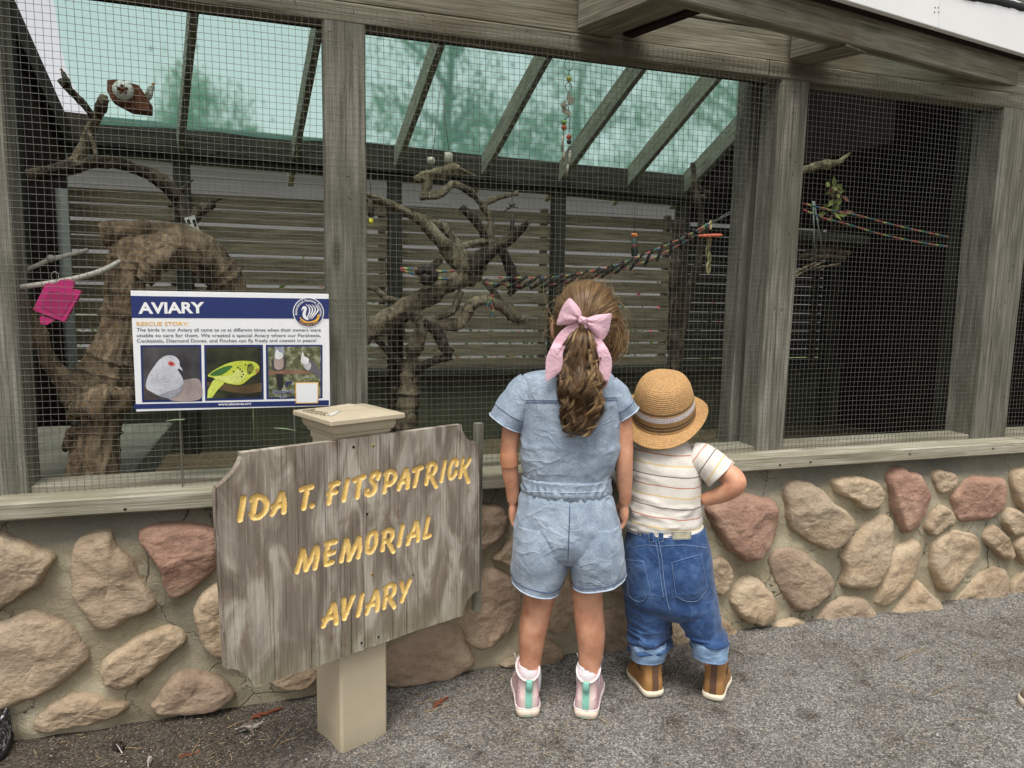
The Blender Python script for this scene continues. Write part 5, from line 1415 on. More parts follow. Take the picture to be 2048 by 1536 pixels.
def tree(label, x, y, h, crown, m, seed, n=6000):
    r_ = np.random.default_rng(seed); t = thing("tree", label, "tree", (x, y, 0), "trees beyond the aviary")
    mk("trunk", *tube(catmull([(0, 0, -.1), (.05*h*.1, 0, h*.3), (-.02*h, .05, h*.6), (0, 0, h*.9)], 20), np.linspace(.03*h, .006*h, 20), 10, .15, 3, seed), m_trunk, t)
    cl = []
    for k in range(9):
        a = r_.uniform(0, 6.28); zz_ = h*r_.uniform(.35, .92); l = crown*r_.uniform(.5, 1.0)*(1.15-zz_/h*.6)
        e = np.array([math.cos(a)*l, math.sin(a)*l, zz_+l*.25]); s = np.array([0, 0, zz_-l*.25])
        mk("limb", *tube(catmull([s, (s+e)/2+np.array([0, 0, .1*l]), e], 10), np.linspace(.011*h, .003*h, 10), 6, .1, 3, seed+k), m_trunk, t)
        cl += [e, (s+e)/2+r_.normal(0, .25, 3), e+r_.normal(0, .4, 3)]
    cl = np.array(cl); ci = r_.integers(0, len(cl), n)
    p = cl[ci]+r_.normal(0, 1, (n, 3))*crown*.19*r_.uniform(.5, 1.25, (len(cl), 1))[ci]
    d = r_.normal(0, 1, (n, 3)); d /= np.linalg.norm(d, axis=1)[:, None]; s = np.cross(d, r_.normal(0, 1, (n, 3))); s /= np.linalg.norm(s, axis=1)[:, None]
    L_ = r_.uniform(.06, .13, n)[:, None]
    v = np.stack([p, p+d*L_*.5+s*L_*.3, p+d*L_, p+d*L_*.5-s*L_*.3], 1).reshape(-1, 3)
    mk("crown", v, np.arange(n*4).reshape(-1, 4), m, t, False)["kind"] = "stuff"
for k, (lb, x, y, h, cr, m) in enumerate((("tall green tree showing through the shade cloth at the far left", -5.8, 11.5, 5.0, 1.2, m_leafA), ("tree showing through the shade cloth left of the middle post", -1.0, 12.5, 4.6, 1.2, m_leafA),
        ("broad tree showing through the shade cloth right of the middle post", 3.1, 11.5, 6.8, 2.3, m_leafB), ("tree showing through the shade cloth above the girl", 6.0, 12.5, 6.6, 2.3, m_leafB), ("tree showing through the shade cloth next to the dark bay", 9.2, 11.5, 6.4, 2.3, m_leafA))):
    tree(lb, x, y, h, cr, m, 100+k)
# flowering shrubs behind the slats
m_flow = pl("pink_flower", 220, 60, 120)
for k, (x, y) in enumerate(((-1.6, 4.6), (.4, 4.8), (2.4, 5.0), (4.2, 5.2))):
    r_ = np.random.default_rng(300+k); t = thing("shrub", ("leftmost", "second", "third", "rightmost")[k]+" of four low flowering shrubs behind the rear slats", "shrub", (x, y, 0), "shrubs behind the slats")
    n = 700; p = r_.normal(0, 1, (n, 3))*np.array([.5, .2, .28])+np.array([0, 0, .55]); d = r_.normal(0, 1, (n, 3)); d /= np.linalg.norm(d, axis=1)[:, None]; s = np.cross(d, [0.3, .5, .8]); L_ = r_.uniform(.04, .09, n)[:, None]
    v = np.stack([p, p+d*L_*.5+s*L_*.3, p+d*L_, p+d*L_*.5-s*L_*.3], 1).reshape(-1, 3); mk("foliage", v, np.arange(n*4).reshape(-1, 4), m_leafA, t, False)["kind"] = "stuff"
    n = 60; p = r_.normal(0, 1, (n, 3))*np.array([.5, .2, .3])+np.array([0, -.1, .6]); d = r_.normal(0, 1, (n, 3)); s = np.cross(d, [0.3, .5, .8]); L_ = .03
    v = np.stack([p, p+d*L_*.5+s*L_*.5, p+d*L_, p+d*L_*.5-s*L_*.5], 1).reshape(-1, 3); mk("flower", v, np.arange(n*4).reshape(-1, 4), m_flow, t, False)["kind"] = "stuff"
# ================================================================== people
class Frame:
    """a person's own axes: x to their right, y the way they face (away from the viewer), z up"""
    def __init__(s, px, py, turn=0.0):
        s.o = G(px, py); d = s.o-CAM; d[2] = 0; d /= np.linalg.norm(d)
        a = math.radians(turn); d = np.array([d[0]*math.cos(a)-d[1]*math.sin(a), d[0]*math.sin(a)+d[1]*math.cos(a), 0])
        s.f = d; s.r = np.array([d[1], -d[0], 0]); s.rz = math.atan2(-d[0], d[1])
    def L(s, x, y, dy=0.0):
        p = PL(x, y, s.o+s.f*dy, s.f)-s.o
        return np.array([p @ s.r, dy, p[2]])
    def k(s, dy=0.0): return pxm(s.o+s.f*dy)
def loft(fr, rings, n=60, sides=44, ex=2.3, disp=None, cap=True, thick=0.0):
    A = []
    for q in rings:
        xl, xr, y, dy, hd = q[:5]; tl = q[5] if len(q) > 5 else 0.0
        a, b = fr.L(xl, y, dy), fr.L(xr, y, dy); A.append([*((a+b)/2), (b[0]-a[0])/2, hd, tl])
    A = catmull(A, n); th = np.linspace(0, 2*np.pi, sides, endpoint=False)
    c, s = np.cos(th), np.sin(th); ce = np.sign(c)*np.abs(c)**(2/ex); se = np.sign(s)*np.abs(s)**(2/ex)
    V = np.stack([A[:, 0:1]+A[:, 3:4]*ce, A[:, 1:2]+A[:, 4:5]*se, A[:, 2:3]+A[:, 5:6]*A[:, 3:4]*ce], -1)
    nr = np.stack([ce/np.maximum(A[:, 3:4], 1e-4), se/np.maximum(A[:, 4:5], 1e-4), 0*V[..., 0]], -1); nr /= np.linalg.norm(nr, axis=-1, keepdims=True)+1e-9
    if disp is not None: V = V+nr*disp(V, np.linspace(0, 1, n)[:, None]*np.ones((1, sides)))[..., None]
    f = [tuple(q) for q in grid_faces(n, sides, True)]
    W = V.reshape(-1, 3)
    if thick:
        I = (V-nr*thick).reshape(-1, 3); k = len(W); W = np.vstack([W, I])
        f += [tuple(i+k for i in q[::-1]) for q in f]
        for r in (0, n-1):
            for j in range(sides):
                a, b = r*sides+j, r*sides+(j+1) % sides; f.append((a, b, b+k, a+k))
    elif cap:
        k = len(W); W = np.vstack([W, V[0].mean(0), V[-1].mean(0)])
        f += [(k, (j+1) % sides, j) for j in range(sides)]+[(k+1, (n-1)*sides+j, (n-1)*sides+(j+1) % sides) for j in range(sides)]
    return W, f, V
def surf_y(V, x, z, side=-1):
    """depth of the back (side -1) of a loft at x, z"""
    m = (V[..., 1]-V[..., 1].mean(1, keepdims=True))*side > -.004
    d = (V[..., 0]-x)**2+(V[..., 2]-z)**2; d = np.where(m, d, 9)
    i = np.argsort(d.ravel())[:4]; w = 1/(d.ravel()[i]+1e-7)
    return float((V[..., 1].ravel()[i]*w).sum()/w.sum())
def ridge(p, seed): return 1-np.abs(fbm(p, 3, seed))*1.6
def remeshed(mb, voxel, smooth=6, fac=.5):
    me = mesh_from("tmp", np.vstack(mb.v), mb.f, True); o = link("tmp", me)
    fix_normals(o)
    r = o.modifiers.new("r", 'REMESH'); r.mode = 'VOXEL'; r.voxel_size = voxel
    s = o.modifiers.new("s", 'SMOOTH'); s.factor = fac; s.iterations = smooth
    dg = bpy.context.evaluated_depsgraph_get(); dg.update()
    me2 = bpy.data.meshes.new_from_object(o.evaluated_get(dg)); bpy.data.objects.remove(o)
    me2.polygons.foreach_set("use_smooth", np.ones(len(me2.polygons), bool)); return me2
def ell(c, r, n=18, m=24):
    th = np.linspace(.08, math.pi-.08, n); prof = [(math.sin(a), -math.cos(a)) for a in th]
    v, f = lathe(prof, m); k = len(v); v = np.vstack([v, (0, 0, -1), (0, 0, 1)])
    f = list(f)+[(k, (j+1) % m, j) for j in range(m)]+[(k+1, (n-1)*m+j, (n-1)*m+(j+1) % m) for j in range(m)]
    return v*np.asarray(r)+np.asarray(c), f
def skin_mat():
    t = NT("skin"); c = t.coord(rand=False); n = t.noise(c, 18, 4); n2 = t.noise(c, 240, 3)
    n3 = t.noise(c, 70, 5, .7)
    col = t.ramp(n, [(.32, srgb(182, 126, 98)), (.5, srgb(202, 148, 118)), (.7, srgb(214, 164, 134))])
    col = t.mix(.35, col, t.ramp(n3, [(.3, (.8, .74, .72)), (.7, (1.1, 1.08, 1.06))]), 'MULTIPLY')
    return t.set(col, .52, t.bump(n2, .12, .001), Subsurface_Weight=.12, Subsurface_Radius=(.01, .004, .002), Specular_IOR_Level=.35)
m_skin = skin_mat()
def denim(name, lo, mid, hi, worn=.5, sc=1.0):
    t = NT(name); c = t.coord(rand=False)
    a = t.noise(c, 9, 5, .6); w = t.noise(t.coord(rand=False, scale=(1, 1, .35)), 420*sc, 3, .7); w2 = t.noise(t.coord(rand=False, scale=(.35, 1, 1)), 420*sc, 3, .7); b = t.noise(c, 36, 5, .65)
    col = t.ramp(t.math('ADD', t.math('MULTIPLY', a, .6), t.math('MULTIPLY', b, .4)), [(.28, lo), (.5, mid), (.74, hi)])
    tw = t.math('MULTIPLY', t.math('ADD', w, w2), .5)
    col = t.mix(worn, col, t.ramp(tw, [(.38, (.55, .58, .64)), (.62, (1.45, 1.4, 1.35))]), 'MULTIPLY')
    cz = t.noise(t.coord(rand=False, scale=(1, 1, 1.8), rot=(0, .35, 0)), 9, 3, .5, .7); cr = t.math('ABSOLUTE', t.math('SUBTRACT', cz, .5), 0)
    crr = t.math('MULTIPLY', t.ramp(cr, [(0, (1, 1, 1)), (.06, (.3, .3, .3)), (.2, (0, 0, 0))]), t.ramp(t.noise(c, 7, 3), [(.46, (0, 0, 0)), (.6, (1, 1, 1))]))
    col = t.mix(t.math('MULTIPLY', crr, .25), col, hi)
    nb = t.bump(tw, .35, .0015); nb = t.bump(b, .3, .006, nb); nb = t.bump(crr, .35, .009, nb)
    return t.set(col, .9, nb, Specular_IOR_Level=.15, Sheen_Weight=.15)
m_romper = denim("chambray", srgb(116, 130, 146), srgb(142, 156, 171), srgb(168, 180, 192), .55)
m_romper_seam = plain("seam_pale", srgb(178, 190, 204), .9, 0, 200, .2)
m_romper_dark = plain("seam_navy", srgb(74, 92, 124), .9, 0, 200, .2)
m_jeans = denim("blue_jeans", srgb(28, 45, 78), srgb(46, 72, 114), srgb(84, 112, 152), .45)
m_cuff = denim("cuff_denim", srgb(98, 126, 158), srgb(124, 152, 182), srgb(150, 172, 196), .4)
m_stitch = plain("jeans_stitch", srgb(118, 138, 170), .9)
def seam(parent, fr, V, pts, m, r=.0014, side=-1, off=.0012, name="seam", dy=None):
    c = catmull(pts, max(10, len(pts)*8)); w = []
    for x, y in c:
        q = fr.L(x, y, 0.0 if dy is None else dy); yy = surf_y(V, q[0], q[2], side); q = fr.L(x, y, yy); yy = surf_y(V, q[0], q[2], side); q = fr.L(x, y, yy)
        w.append([q[0], yy+side*off, q[2]])
    return mk(name, *tube(np.array(w), r, 6), m, parent)
def person(fr, label):
    o = thing("person", label, "person", tuple(fr.o)); o.rotation_euler = (0, 0, fr.rz); return o
def hand(mb, wrist, down, fwd, inward, k, curl=.5):
    """relaxed hand: palm, four unequal curled fingers and a thumb; k scales metres"""
    down, fwd, inward = [np.asarray(q, float)/np.linalg.norm(q) for q in (down, fwd, inward)]
    pc_ = wrist+down*.032*k
    pts = [wrist, wrist+down*.012*k, wrist+down*.028*k, wrist+down*.046*k, wrist+down*.052*k]
    mb.add(*tube(pts, np.array([.0125, .0155, .019, .0185, .012])*k, 16, flat=(1, .62) if abs(inward[0]) < .5 else (.62, 1), up=tuple(fwd)))
    for j, (off, ln, rr) in enumerate(((.016, .040, .0058), (.0055, .045, .006), (-.005, .041, .0058), (-.015, .032, .0052))):
        b = wrist+down*.046*k+fwd*off*k
        p1 = b+down*ln*.42*k+inward*.004*k*curl; p2 = p1+down*ln*.32*k+inward*ln*.32*curl*k; p3 = p2+down*ln*.16*k+inward*ln*.34*curl*k
        mb.add(*tube(catmull([b-down*.012*k, b, p1, p2, p3], 14), np.r_[np.full(11, rr), rr*.95, rr*.85, rr*.5]*k, 10))
    b = wrist+down*.014*k+fwd*.012*k+inward*.004*k
    p1 = b+down*.014*k+fwd*.014*k+inward*.006*k; p2 = p1+down*.016*k+fwd*.004*k+inward*.007*k; p3 = p2+down*.010*k+inward*.005*k
    mb.add(*tube(catmull([b, p1, p2, p3], 12), np.r_[np.linspace(.0085, .0065, 10), .0055, .0035]*k, 10))
FOOT = [(0, .0), (.45, .012), (.72, .04), (.86, .12), (.88, .25), (.86, .42), (.94, .58), (1.0, .70), (.97, .82), (.80, .92), (.5, .98), (0, 1.0)]
def foot_outline(n=40, W=1, Lh=1):
    h = np.array(FOOT); pts = np.vstack([h, (h*np.array([-1, 1]))[1:-1][::-1]]); c = catmull(pts, n, True); return c*np.array([W, Lh])
def shoe(parent, heel, yaw, Ln, Wd, sole_h, prof, m_up, m_sole, collar_tilt=.012, sole_flare=1.05):
    """heel: local point at the back of the sole on the ground; prof: rows (height, back, front, width)"""
    e = bpy.data.objects.new("shoe", None); COL.objects.link(e); e.parent = parent; e.location = tuple(heel); e.rotation_euler = (0, 0, yaw); e.empty_display_size = .03
    fo = foot_outline(44, Wd, 1)
    def ring(h, b, fr_, w, tilt=0, round_=0):
        q = fo.copy(); y = b+q[:, 1]*(fr_-b); x = q[:, 0]*w
        if round_:
            th = np.arctan2(q[:, 0]/Wd, .5-q[:, 1]); ex_ = np.column_stack([np.sin(th)*Wd*w, (b+fr_)/2-np.cos(th)*(fr_-b)/2]); x = x*(1-round_)+ex_[:, 0]*round_; y = y*(1-round_)+ex_[:, 1]*round_
        return np.column_stack([x, y, np.full(len(q), h)+tilt*((y-b)/(fr_-b)-.25)])
    sr = [ring(.0, .006, Ln-.006, .93), ring(.003, .001, Ln-.001, .99), ring(sole_h*.55, -.001, Ln+.001, sole_flare), ring(sole_h*.92, .0, Ln, sole_flare*.985), ring(sole_h, .003, Ln-.003, .96)]
    n = 44; v = np.vstack(sr); f = [tuple(q) for q in grid_faces(len(sr), n, True)]+[tuple(range(n))[::-1], tuple(range((len(sr)-1)*n, len(sr)*n))]
    so = fix_normals(mk("sole", v, f, m_sole, e))
    rows = []
    pr = catmull(prof, 26)
    for i, q in enumerate(pr):
        u = i/25; rows.append(ring(q[0], q[1], q[2], q[3], collar_tilt*max(0, (u-.5)*2), min(1, max(0, (u-.35)*1.8))))
    top = rows[-1]; c0 = top.mean(0)
    inner = c0+(top-c0)*.86; deep = inner-np.array([0, 0, .03])
    v = np.vstack(rows+[inner+np.array([0, 0, .001]), deep]); f = [tuple(q) for q in grid_faces(len(rows)+2, n, True)]
    up = fix_normals(mk("upper", v, f, m_up, e))
    return e, rows

# ------------------------------------------------------------------ the girl
gf = Frame(1112, 1436)
girl = person(gf, "child in pale denim romper with pink bow in curly ponytail, standing at the mesh")
def gL(x, y, dy=.05): return gf.L(x, y, dy)
gk = gf.k(.05)
mb = MB()
def gt(pts, sides=20):                                            # (x, y, dy, r px)
    c = catmull(pts, len(pts)*6); mb.add(*tube([gL(x, y, dy) for x, y, dy, r in c], [r*gk for x, y, dy, r in c], sides))
gt([(1082,1060,.05,44),(1080,1120,.05,37),(1079,1185,.048,31),(1075,1212,.05,29.5),(1066,1258,.046,28),(1062,1300,.05,24),(1060,1338,.052,20.5),(1060,1385,.052,20)])
gt([(1172,1060,.05,44),(1174,1120,.05,37),(1174,1185,.048,31),(1176,1212,.05,29.5),(1181,1262,.046,28.5),(1182,1300,.05,25),(1178,1338,.052,21.5),(1175,1385,.052,20.5)])
v, f, _ = loft(gf, [(1150,1190,735,.075,.03),(1080,1200,752,.06,.05),(1058,1216,780,.055,.062),(1054,1222,850,.052,.068),(1058,1212,930,.05,.064),(1050,1222,1000,.05,.07),(1046,1226,1070,.05,.07),(1060,1210,1110,.05,.05)], 40, 32); mb.add(v, f)
gt([(1058,780,.05,22),(1040,810,.05,21),(1026,850,.048,19),(1019,890,.044,17),(1018,915,.042,16.5),(1021,950,.05,16),(1025,980,.058,13.5),(1026,1003,.064,12)])
gt([(1218,785,.05,22),(1236,815,.05,20),(1245,850,.048,18.5),(1248,895,.046,17.5),(1248,925,.046,17),(1249,960,.055,15.5),(1250,985,.06,13),(1250,1005,.066,12)])
hand(mb, gL(1026, 1000, .063), (.02, .10, -1), (.25, 1, .1), (1, -.1, 0), 1.0, .8)
hand(mb, gL(1250, 1002, .066), (-.02, .10, -1), (-.2, 1, .1), (-1, -.1, 0), 1.0, .8)
gt([(1168,760,.07,26),(1170,735,.08,25),(1172,705,.09,25),(1173,680,.10,26)])
HC = gL(1172, 648, .105); hr = np.array([.070, .086, .098])
mb.add(*ell(HC, hr)); mb.add(*ell(HC+np.array([0, .03, -.05]), (.055, .055, .055)))
mb.add(*ell(HC+np.array([0, .088, -.012]), (.010, .016, .013)))                          # nose
for s in (-1, 1): mb.add(*ell(HC+np.array([s*.081, .006, -.014]), (.011, .016, .029)))     # ears
body = link("body", remeshed(mb, .0036, 5), m_skin, girl)
for s in (-1, 1):
    mk("eye", *ell(HC+np.array([s*.028, .078, .004]), (.011, .008, .007), 8, 12), pl("eye_dark", 30, 26, 24, .3), girl)
mk("lips", *ell(HC+np.array([0, .083, -.044]), (.017, .006, .005), 8, 12), pl("lips", 190, 110, 100, .5), girl)
# clear dressing on the left elbow
bn = catmull([(1017,904,.043),(1018,916,.041),(1019,930,.043)], 10); bw_ = np.array([gL(*q) for q in bn]); v, f = tube(bw_, 17.2*gk+.0007, 24, capped=False)
mk("bandage", v, f, plain("thin_dressing", srgb(188, 132, 100), .3, 0, 120, .06, Specular_IOR_Level=.5), girl)
# romper
romper = bpy.data.objects.new("romper", None); COL.objects.link(romper); romper.parent = girl; romper.empty_display_size = .05
def d_bodice(V, u):
    g = np.exp(-((u-1)/.16)**2)
    p = V*np.array([9, 9, 20]); w = np.clip(ridge(p+3, 5)-.55, 0, 1)*.009*np.clip(u*2.2-.5, 0, 1)*(1-g*.5)
    p2 = V*np.array([16, 16, 6])@np.array([[.8, 0, .6], [0, 1, 0], [-.6, 0, .8]]); w2 = np.clip(ridge(p2+9, 8)-.6, 0, 1)*.009*np.clip(u*2-.7, 0, 1)
    ga = np.sin(V[..., 0]*210+4*vnoise(V*30, 2))*.0030*g
    return w+w2+ga+fbm(V*12, 3, 4)*.0025*np.clip(u*3, 0, 1)
BOD = [(1140,1202,735,.072,.034),(1100,1216,741,.064,.050),(1060,1224,747,.058,.062),(1043,1229,756,.055,.072),(1040,1236,785,.053,.082),(1041,1240,830,.052,.086),(1041,1240,880,.05,.086),(1043,1234,920,.05,.084),(1047,1222,945,.05,.078),(1049,1218,957,.05,.074)]
v, f, VB = loft(gf, BOD, 84, 80, 2.35, d_bodice); mk("bodice", v, f, m_romper, romper)
def sleeve(axis, r0, r1, m, fr, kk, parent, disp_amp=.003, seed=0, thick=.003, flat=(1, .92), own=False, name="sleeve"):
    c = catmull(axis, 26); w = np.array([fr.L(x, y, dy) for x, y, dy in c]); rad = np.linspace(r0, r1, 26)*kk
    v, f = tube(w, rad, 32, capped=False, flat=flat)
    v = v+(fbm(v*24, 3, seed)*disp_amp)[:, None]*(v-np.repeat(w, 32, 0))/rad.repeat(32)[:, None]
    V = v.reshape(26, 32, 3); inn = w[:, None]+(V-w[:, None])*(1-thick/rad[:, None, None]); k = len(v)
    F = list(f)+[tuple(i+k for i in q[::-1]) for q in f]+[(25*32+j, 25*32+(j+1) % 32, k+25*32+(j+1) % 32, k+25*32+j) for j in range(32)]
    return np.vstack([v, inn.reshape(-1, 3)]), F, V, w
v, f, VL, wl = sleeve([(1064,774,.055),(1046,790,.052),(1028,817,.05),(1012,845,.05)], 35, 38.5, m_romper, gf, gk, romper, .004, 3); fix_normals(mk("sleeve", v, f, m_romper, romper))
v, f, VR, wr_ = sleeve([(1212,778,.055),(1230,793,.052),(1243,810,.05),(1256,829,.05)], 32, 27, m_romper, gf, gk, romper, .004, 4); fix_normals(mk("sleeve", v, f, m_romper, romper))
for V in (VL, VR):
    for i, mm, rr in ((19, m_romper_dark, .0009), (25, m_romper_seam, .0018)):
        lp = np.vstack([V[i], V[i][:1]]); c0 = V[i].mean(0); lp = c0+(lp-c0)*1.015; mk("sleeve_hem", *tube(lp, rr, 6), mm, romper)
# waistband and shorts
def d_band(V, u): return np.sin(V[..., 0]*330+5*vnoise(V*40, 3))*.0026+np.sin(u*12.6)*.001
v, f, VWB = loft(gf, [(1048,1219,951,.05,.080),(1045,1221,956,.05,.083),(1044,1222,968,.05,.084),(1044,1222,980,.05,.083),(1046,1221,985,.05,.080)], 30, 160, 2.3, d_band); mk("waistband", v, f, m_romper, romper)
def d_short(V, u):
    ga = np.sin(V[..., 0]*170+5*vnoise(V*26, 6))*.0040*np.exp(-(u/.16)**2)
    p = V*np.array([13, 13, 8])@np.array([[.75, 0, .66], [0, 1, 0], [-.66, 0, .75]]); return ga+np.clip(ridge(p, 12)-.55, 0, 1)*.012*np.clip(u*2, 0, 1)+fbm(V*11, 3, 14)*.003
v, f, VS = loft(gf, [(1048,1219,981,.05,.078),(1040,1228,995,.05,.086),(1034,1237,1030,.05,.094),(1029,1243,1070,.05,.098),(1030,1243,1095,.05,.090),(1050,1222,1116,.05,.06)], 60, 96, 2.4, d_short); mk("shorts", v, f, m_romper, romper)
LEGS = []
for rg in ([(1034,1142,1040,.05,.088,0),(1028,1141,1075,.05,.099,0),(1025,1138,1110,.05,.099,0),(1023,1133,1135,.05,.092,-.12),(1024,1126,1150,.05,.088,-.20),(1027,1119,1166,.05,.086,-.22)],
           [(1134,1237,1040,.05,.088,0),(1133,1244,1075,.05,.099,0),(1136,1248,1110,.05,.099,0),(1140,1250,1132,.05,.092,.10),(1143,1250,1146,.05,.088,.20),(1145,1249,1157,.05,.086,.22)]):
    v, f, V = loft(gf, rg, 40, 72, 2.3, lambda V, u: fbm(V*14, 3, 15)*.003+np.clip(ridge(V*np.array([12, 12, 7]), 17)-.6, 0, 1)*.006, True, .0035); fix_normals(mk("shorts_leg", v, f, m_romper, romper)); LEGS.append(V)
    for i, mm, rr in ((33, m_romper_dark, .0009), (39, m_romper_seam, .002)):
        lp = np.vstack([V[i], V[i][:1]]); c0 = V[i].mean(0); lp = c0+(lp-c0)*1.012; mk("shorts_hem", *tube(lp, rr, 6), mm, romper)
for yy in (800, 804): seam(romper, gf, VB, [(1043,yy),(1090,yy+1),(1150,yy),(1200,yy-2),(1239,yy-5)], m_romper_dark, .0009)
seam(romper, gf, VB, [(1044,753),(1046,790),(1044,830),(1042,868)], m_romper_seam, .0012); seam(romper, gf, VB, [(1226,760),(1238,790),(1241,830),(1241,862)], m_romper_seam, .0012)
seam(romper, gf, VS, [(1140,990),(1139,1040),(1137,1090),(1136,1122)], m_romper_dark, .0012)
for yy in (983,): seam(romper, gf, VWB, [(1049,yy),(1090,yy+1),(1135,yy+2),(1180,yy+1),(1218,yy-1)], m_romper_seam, .0010)
# socks and sneakers
m_sock = plain("white_sock", (.78, .78, .80), .9, 0, 300, .08, .3)
m_sneak = NT("pale_pink_sneaker")
def _sn(t):
    c = t.coord(rand=False); x = t.sepx(c); v = t.voro(c, 130); g = t.noise(c, 400, 2)
    base = t.ramp(t.noise(c, 30, 4), [(.3, srgb(206, 186, 180)), (.7, srgb(222, 204, 196))])
    gl = t.ramp(t.voro(c, 420, 'F1', "Color"), [(.2, srgb(196, 150, 156)), (.6, srgb(226, 190, 192)), (.9, srgb(250, 236, 236))])
    dots = t.ramp(v, [(.20, srgb(120, 112, 124)), (.26, srgb(214, 176, 180))])
    side = t.ramp(t.math('MULTIPLY', x[0], 1.0), [(.0, (0, 0, 0)), (.012, (1, 1, 1))]); 
    gz = t.ramp(x[1], [(.045, (0, 0, 0)), (.055, (1, 1, 1))])
    col = t.mix(t.ramp(t.math('ABSOLUTE', x[0]), [(.018, (0, 0, 0)), (.022, (1, 1, 1))]), base, dots); col = t.mix(gz, col, gl)
    return t.set(col, .45, t.bump(g, .2, .001))
m_sneak = _sn(m_sneak)
m_mint = plain("mint_tab", srgb(132, 190, 172), .8, 0, 200, .12, .2); m_csole = plain("cream_sole", srgb(226, 208, 188), .6, 0, 60, .08); m_trim = plain("shoe_trim", srgb(232, 222, 220), .7)
for (hx, hy, yaw, lx) in ((1057, 1437, math.radians(8), 1059), (1170, 1440, math.radians(-8), 1176)):
    heel = gf.L(hx, hy, 0.0); g_ = PL(hx, hy, (0, 0, .004), (0, 0, 1))-gf.o; heel = np.array([g_ @ gf.r, g_ @ gf.f, .003])
    e, rows = shoe(girl, heel, yaw, .182, .036, .024, [(.022,.003,.178,.98),(.040,.002,.172,.96),(.058,.004,.150,.90),(.076,.006,.118,.84),(.094,.005,.102,.82),(.108,.002,.098,.84)], m_sneak, m_csole, .028)
    R0 = np.array(rows)
    # mint heel strip with a pull loop, standing slightly proud
    st = []
    for i in range(2, 26):
        q = R0[i]; bk = q[:, 1].min(); st.append([[-.0085, bk-.0016, q[0, 2]], [.0085, bk-.0016, q[0, 2]]])
    st = np.array(st); zb = R0[:, 0, 2]
    st[:, :, 2] = (R0[2:, np.argmin(R0[-1][:, 1]), 2])[:, None]
    v = np.vstack([st.reshape(-1, 3), st.reshape(-1, 3)+np.array([0, .0035, 0])]); k = 48
    f = [(2*i, 2*i+1, 2*i+3, 2*i+2) for i in range(23)]+[(k+2*i, k+2*i+2, k+2*i+3, k+2*i+1) for i in range(23)]+[(2*i, 2*i+2, k+2*i+2, k+2*i) for i in range(23)]+[(2*i+1, k+2*i+1, k+2*i+3, 2*i+3) for i in range(23)]
    fix_normals(mk("heel_tab", v, f, m_mint, e, False))
    tp = st[-1].mean(0); mk("pull_loop", *tube(catmull([tp+np.array([0, -.002, -.022]), tp+np.array([0, -.0055, -.010]), tp+np.array([0, -.004, .004]), tp+np.array([0, .004, .002])], 14), .0085, 8, flat=(1, .2), up=(0, 1, 0)), m_mint, e)
    lp = np.vstack([R0[-1], R0[-1][:1]]); mk("collar_trim", *tube(lp, .0026, 8), m_trim, e)
    lp = np.vstack([R0[0], R0[0][:1]]); c0 = lp.mean(0); mk("foxing_line", *tube(c0+(lp-c0)*np.array([1.05, 1.012, 1])+np.array([0, 0, .003]), .0016, 6), m_trim, e)
    gv, gf_ = text_geom("Twinkle Toes", .02); w0 = gv[:, 0].max(); gv = np.column_stack([(gv[:, 0]/w0-.5)*.036, 0*gv[:, 0], gv[:, 1]*.0075])
    gv[:, 1] = -.0030+(gv[:, 0]/.018)**2*.0085; gv[:, 2] += .0075; mk("heel_lettering", gv, gf_, m_mint, e, False)
    for s in (-1, 1):
        b0 = np.array([s*.024, .085, .115]); mk("lace", *tube(catmull([b0, b0+np.array([s*.006, -.004, .012]), b0+np.array([s*.010, -.010, .026])], 10), .0018, 6), m_trim, e)
    sk = [gL(lx, y, dy) for y, dy in ((1326, .052), (1336, .052), (1350, .052), (1364, .052), (1378, .053))]
    rr = np.array([20.5, 22.5, 23.5, 23, 21])*gk; v, f = tube(catmull(np.column_stack([sk, rr]), 24)[:, :3], catmull(np.column_stack([sk, rr]), 24)[:, 3]+.0008*np.sin(np.arange(24)*2.6), 24); mk("sock", v, f, m_sock, girl)
# hair
def hair_mat():
    t = NT("hair"); a = t.node("Attribute", attribute_name="tone"); c = t.coord(rand=False); n = t.noise(c, 60, 3)
    f_ = t.math('ADD', t.math('MULTIPLY', a.outputs["Fac"], .8), t.math('MULTIPLY', n, .2))
    col = t.ramp(f_, [(.05, srgb(64, 48, 33)), (.4, srgb(110, 85, 58)), (.7, srgb(154, 124, 86)), (1., srgb(208, 178, 132))])
    return t.set(col, .42, None, Specular_IOR_Level=.4)
m_hair = hair_mat()
def strands(name, paths, rad, tones, parent, sides=3):
    paths = np.asarray(paths, float); N, n, _ = paths.shape
    T = np.gradient(paths, axis=1); T /= np.linalg.norm(T, axis=2)[..., None]+1e-12
    ref = np.array([.31, .52, .79]); A = np.cross(T, ref); A /= np.linalg.norm(A, axis=2)[..., None]+1e-12; B = np.cross(T, A)
    th = np.arange(sides)*2*np.pi/sides; rad = np.broadcast_to(rad, (N, n))
    v = paths[:, :, None]+(A[:, :, None]*np.cos(th)[None, None, :, None]+B[:, :, None]*np.sin(th)[None, None, :, None])*rad[:, :, None, None]
    F = grid_faces(n, sides, True)[None]+(np.arange(N)*n*sides)[:, None, None]
    o = mk(name, v.reshape(-1, 3), F.reshape(-1, 4), m_hair, parent)
    at = o.data.attributes.new("tone", 'FLOAT', 'POINT'); at.data.foreach_set("value", np.repeat(tones, n*sides).astype(np.float32))
    o["kind"] = "stuff"; return o
HR = hr+np.array([.016, .010, .012])
TIE = gL(1166, 650, .0); TIE[1] = HC[1]-HR[1]+.002
hairp = bpy.data.objects.new("hair", None); COL.objects.link(hairp); hairp.parent = girl; hairp.empty_display_size = .05
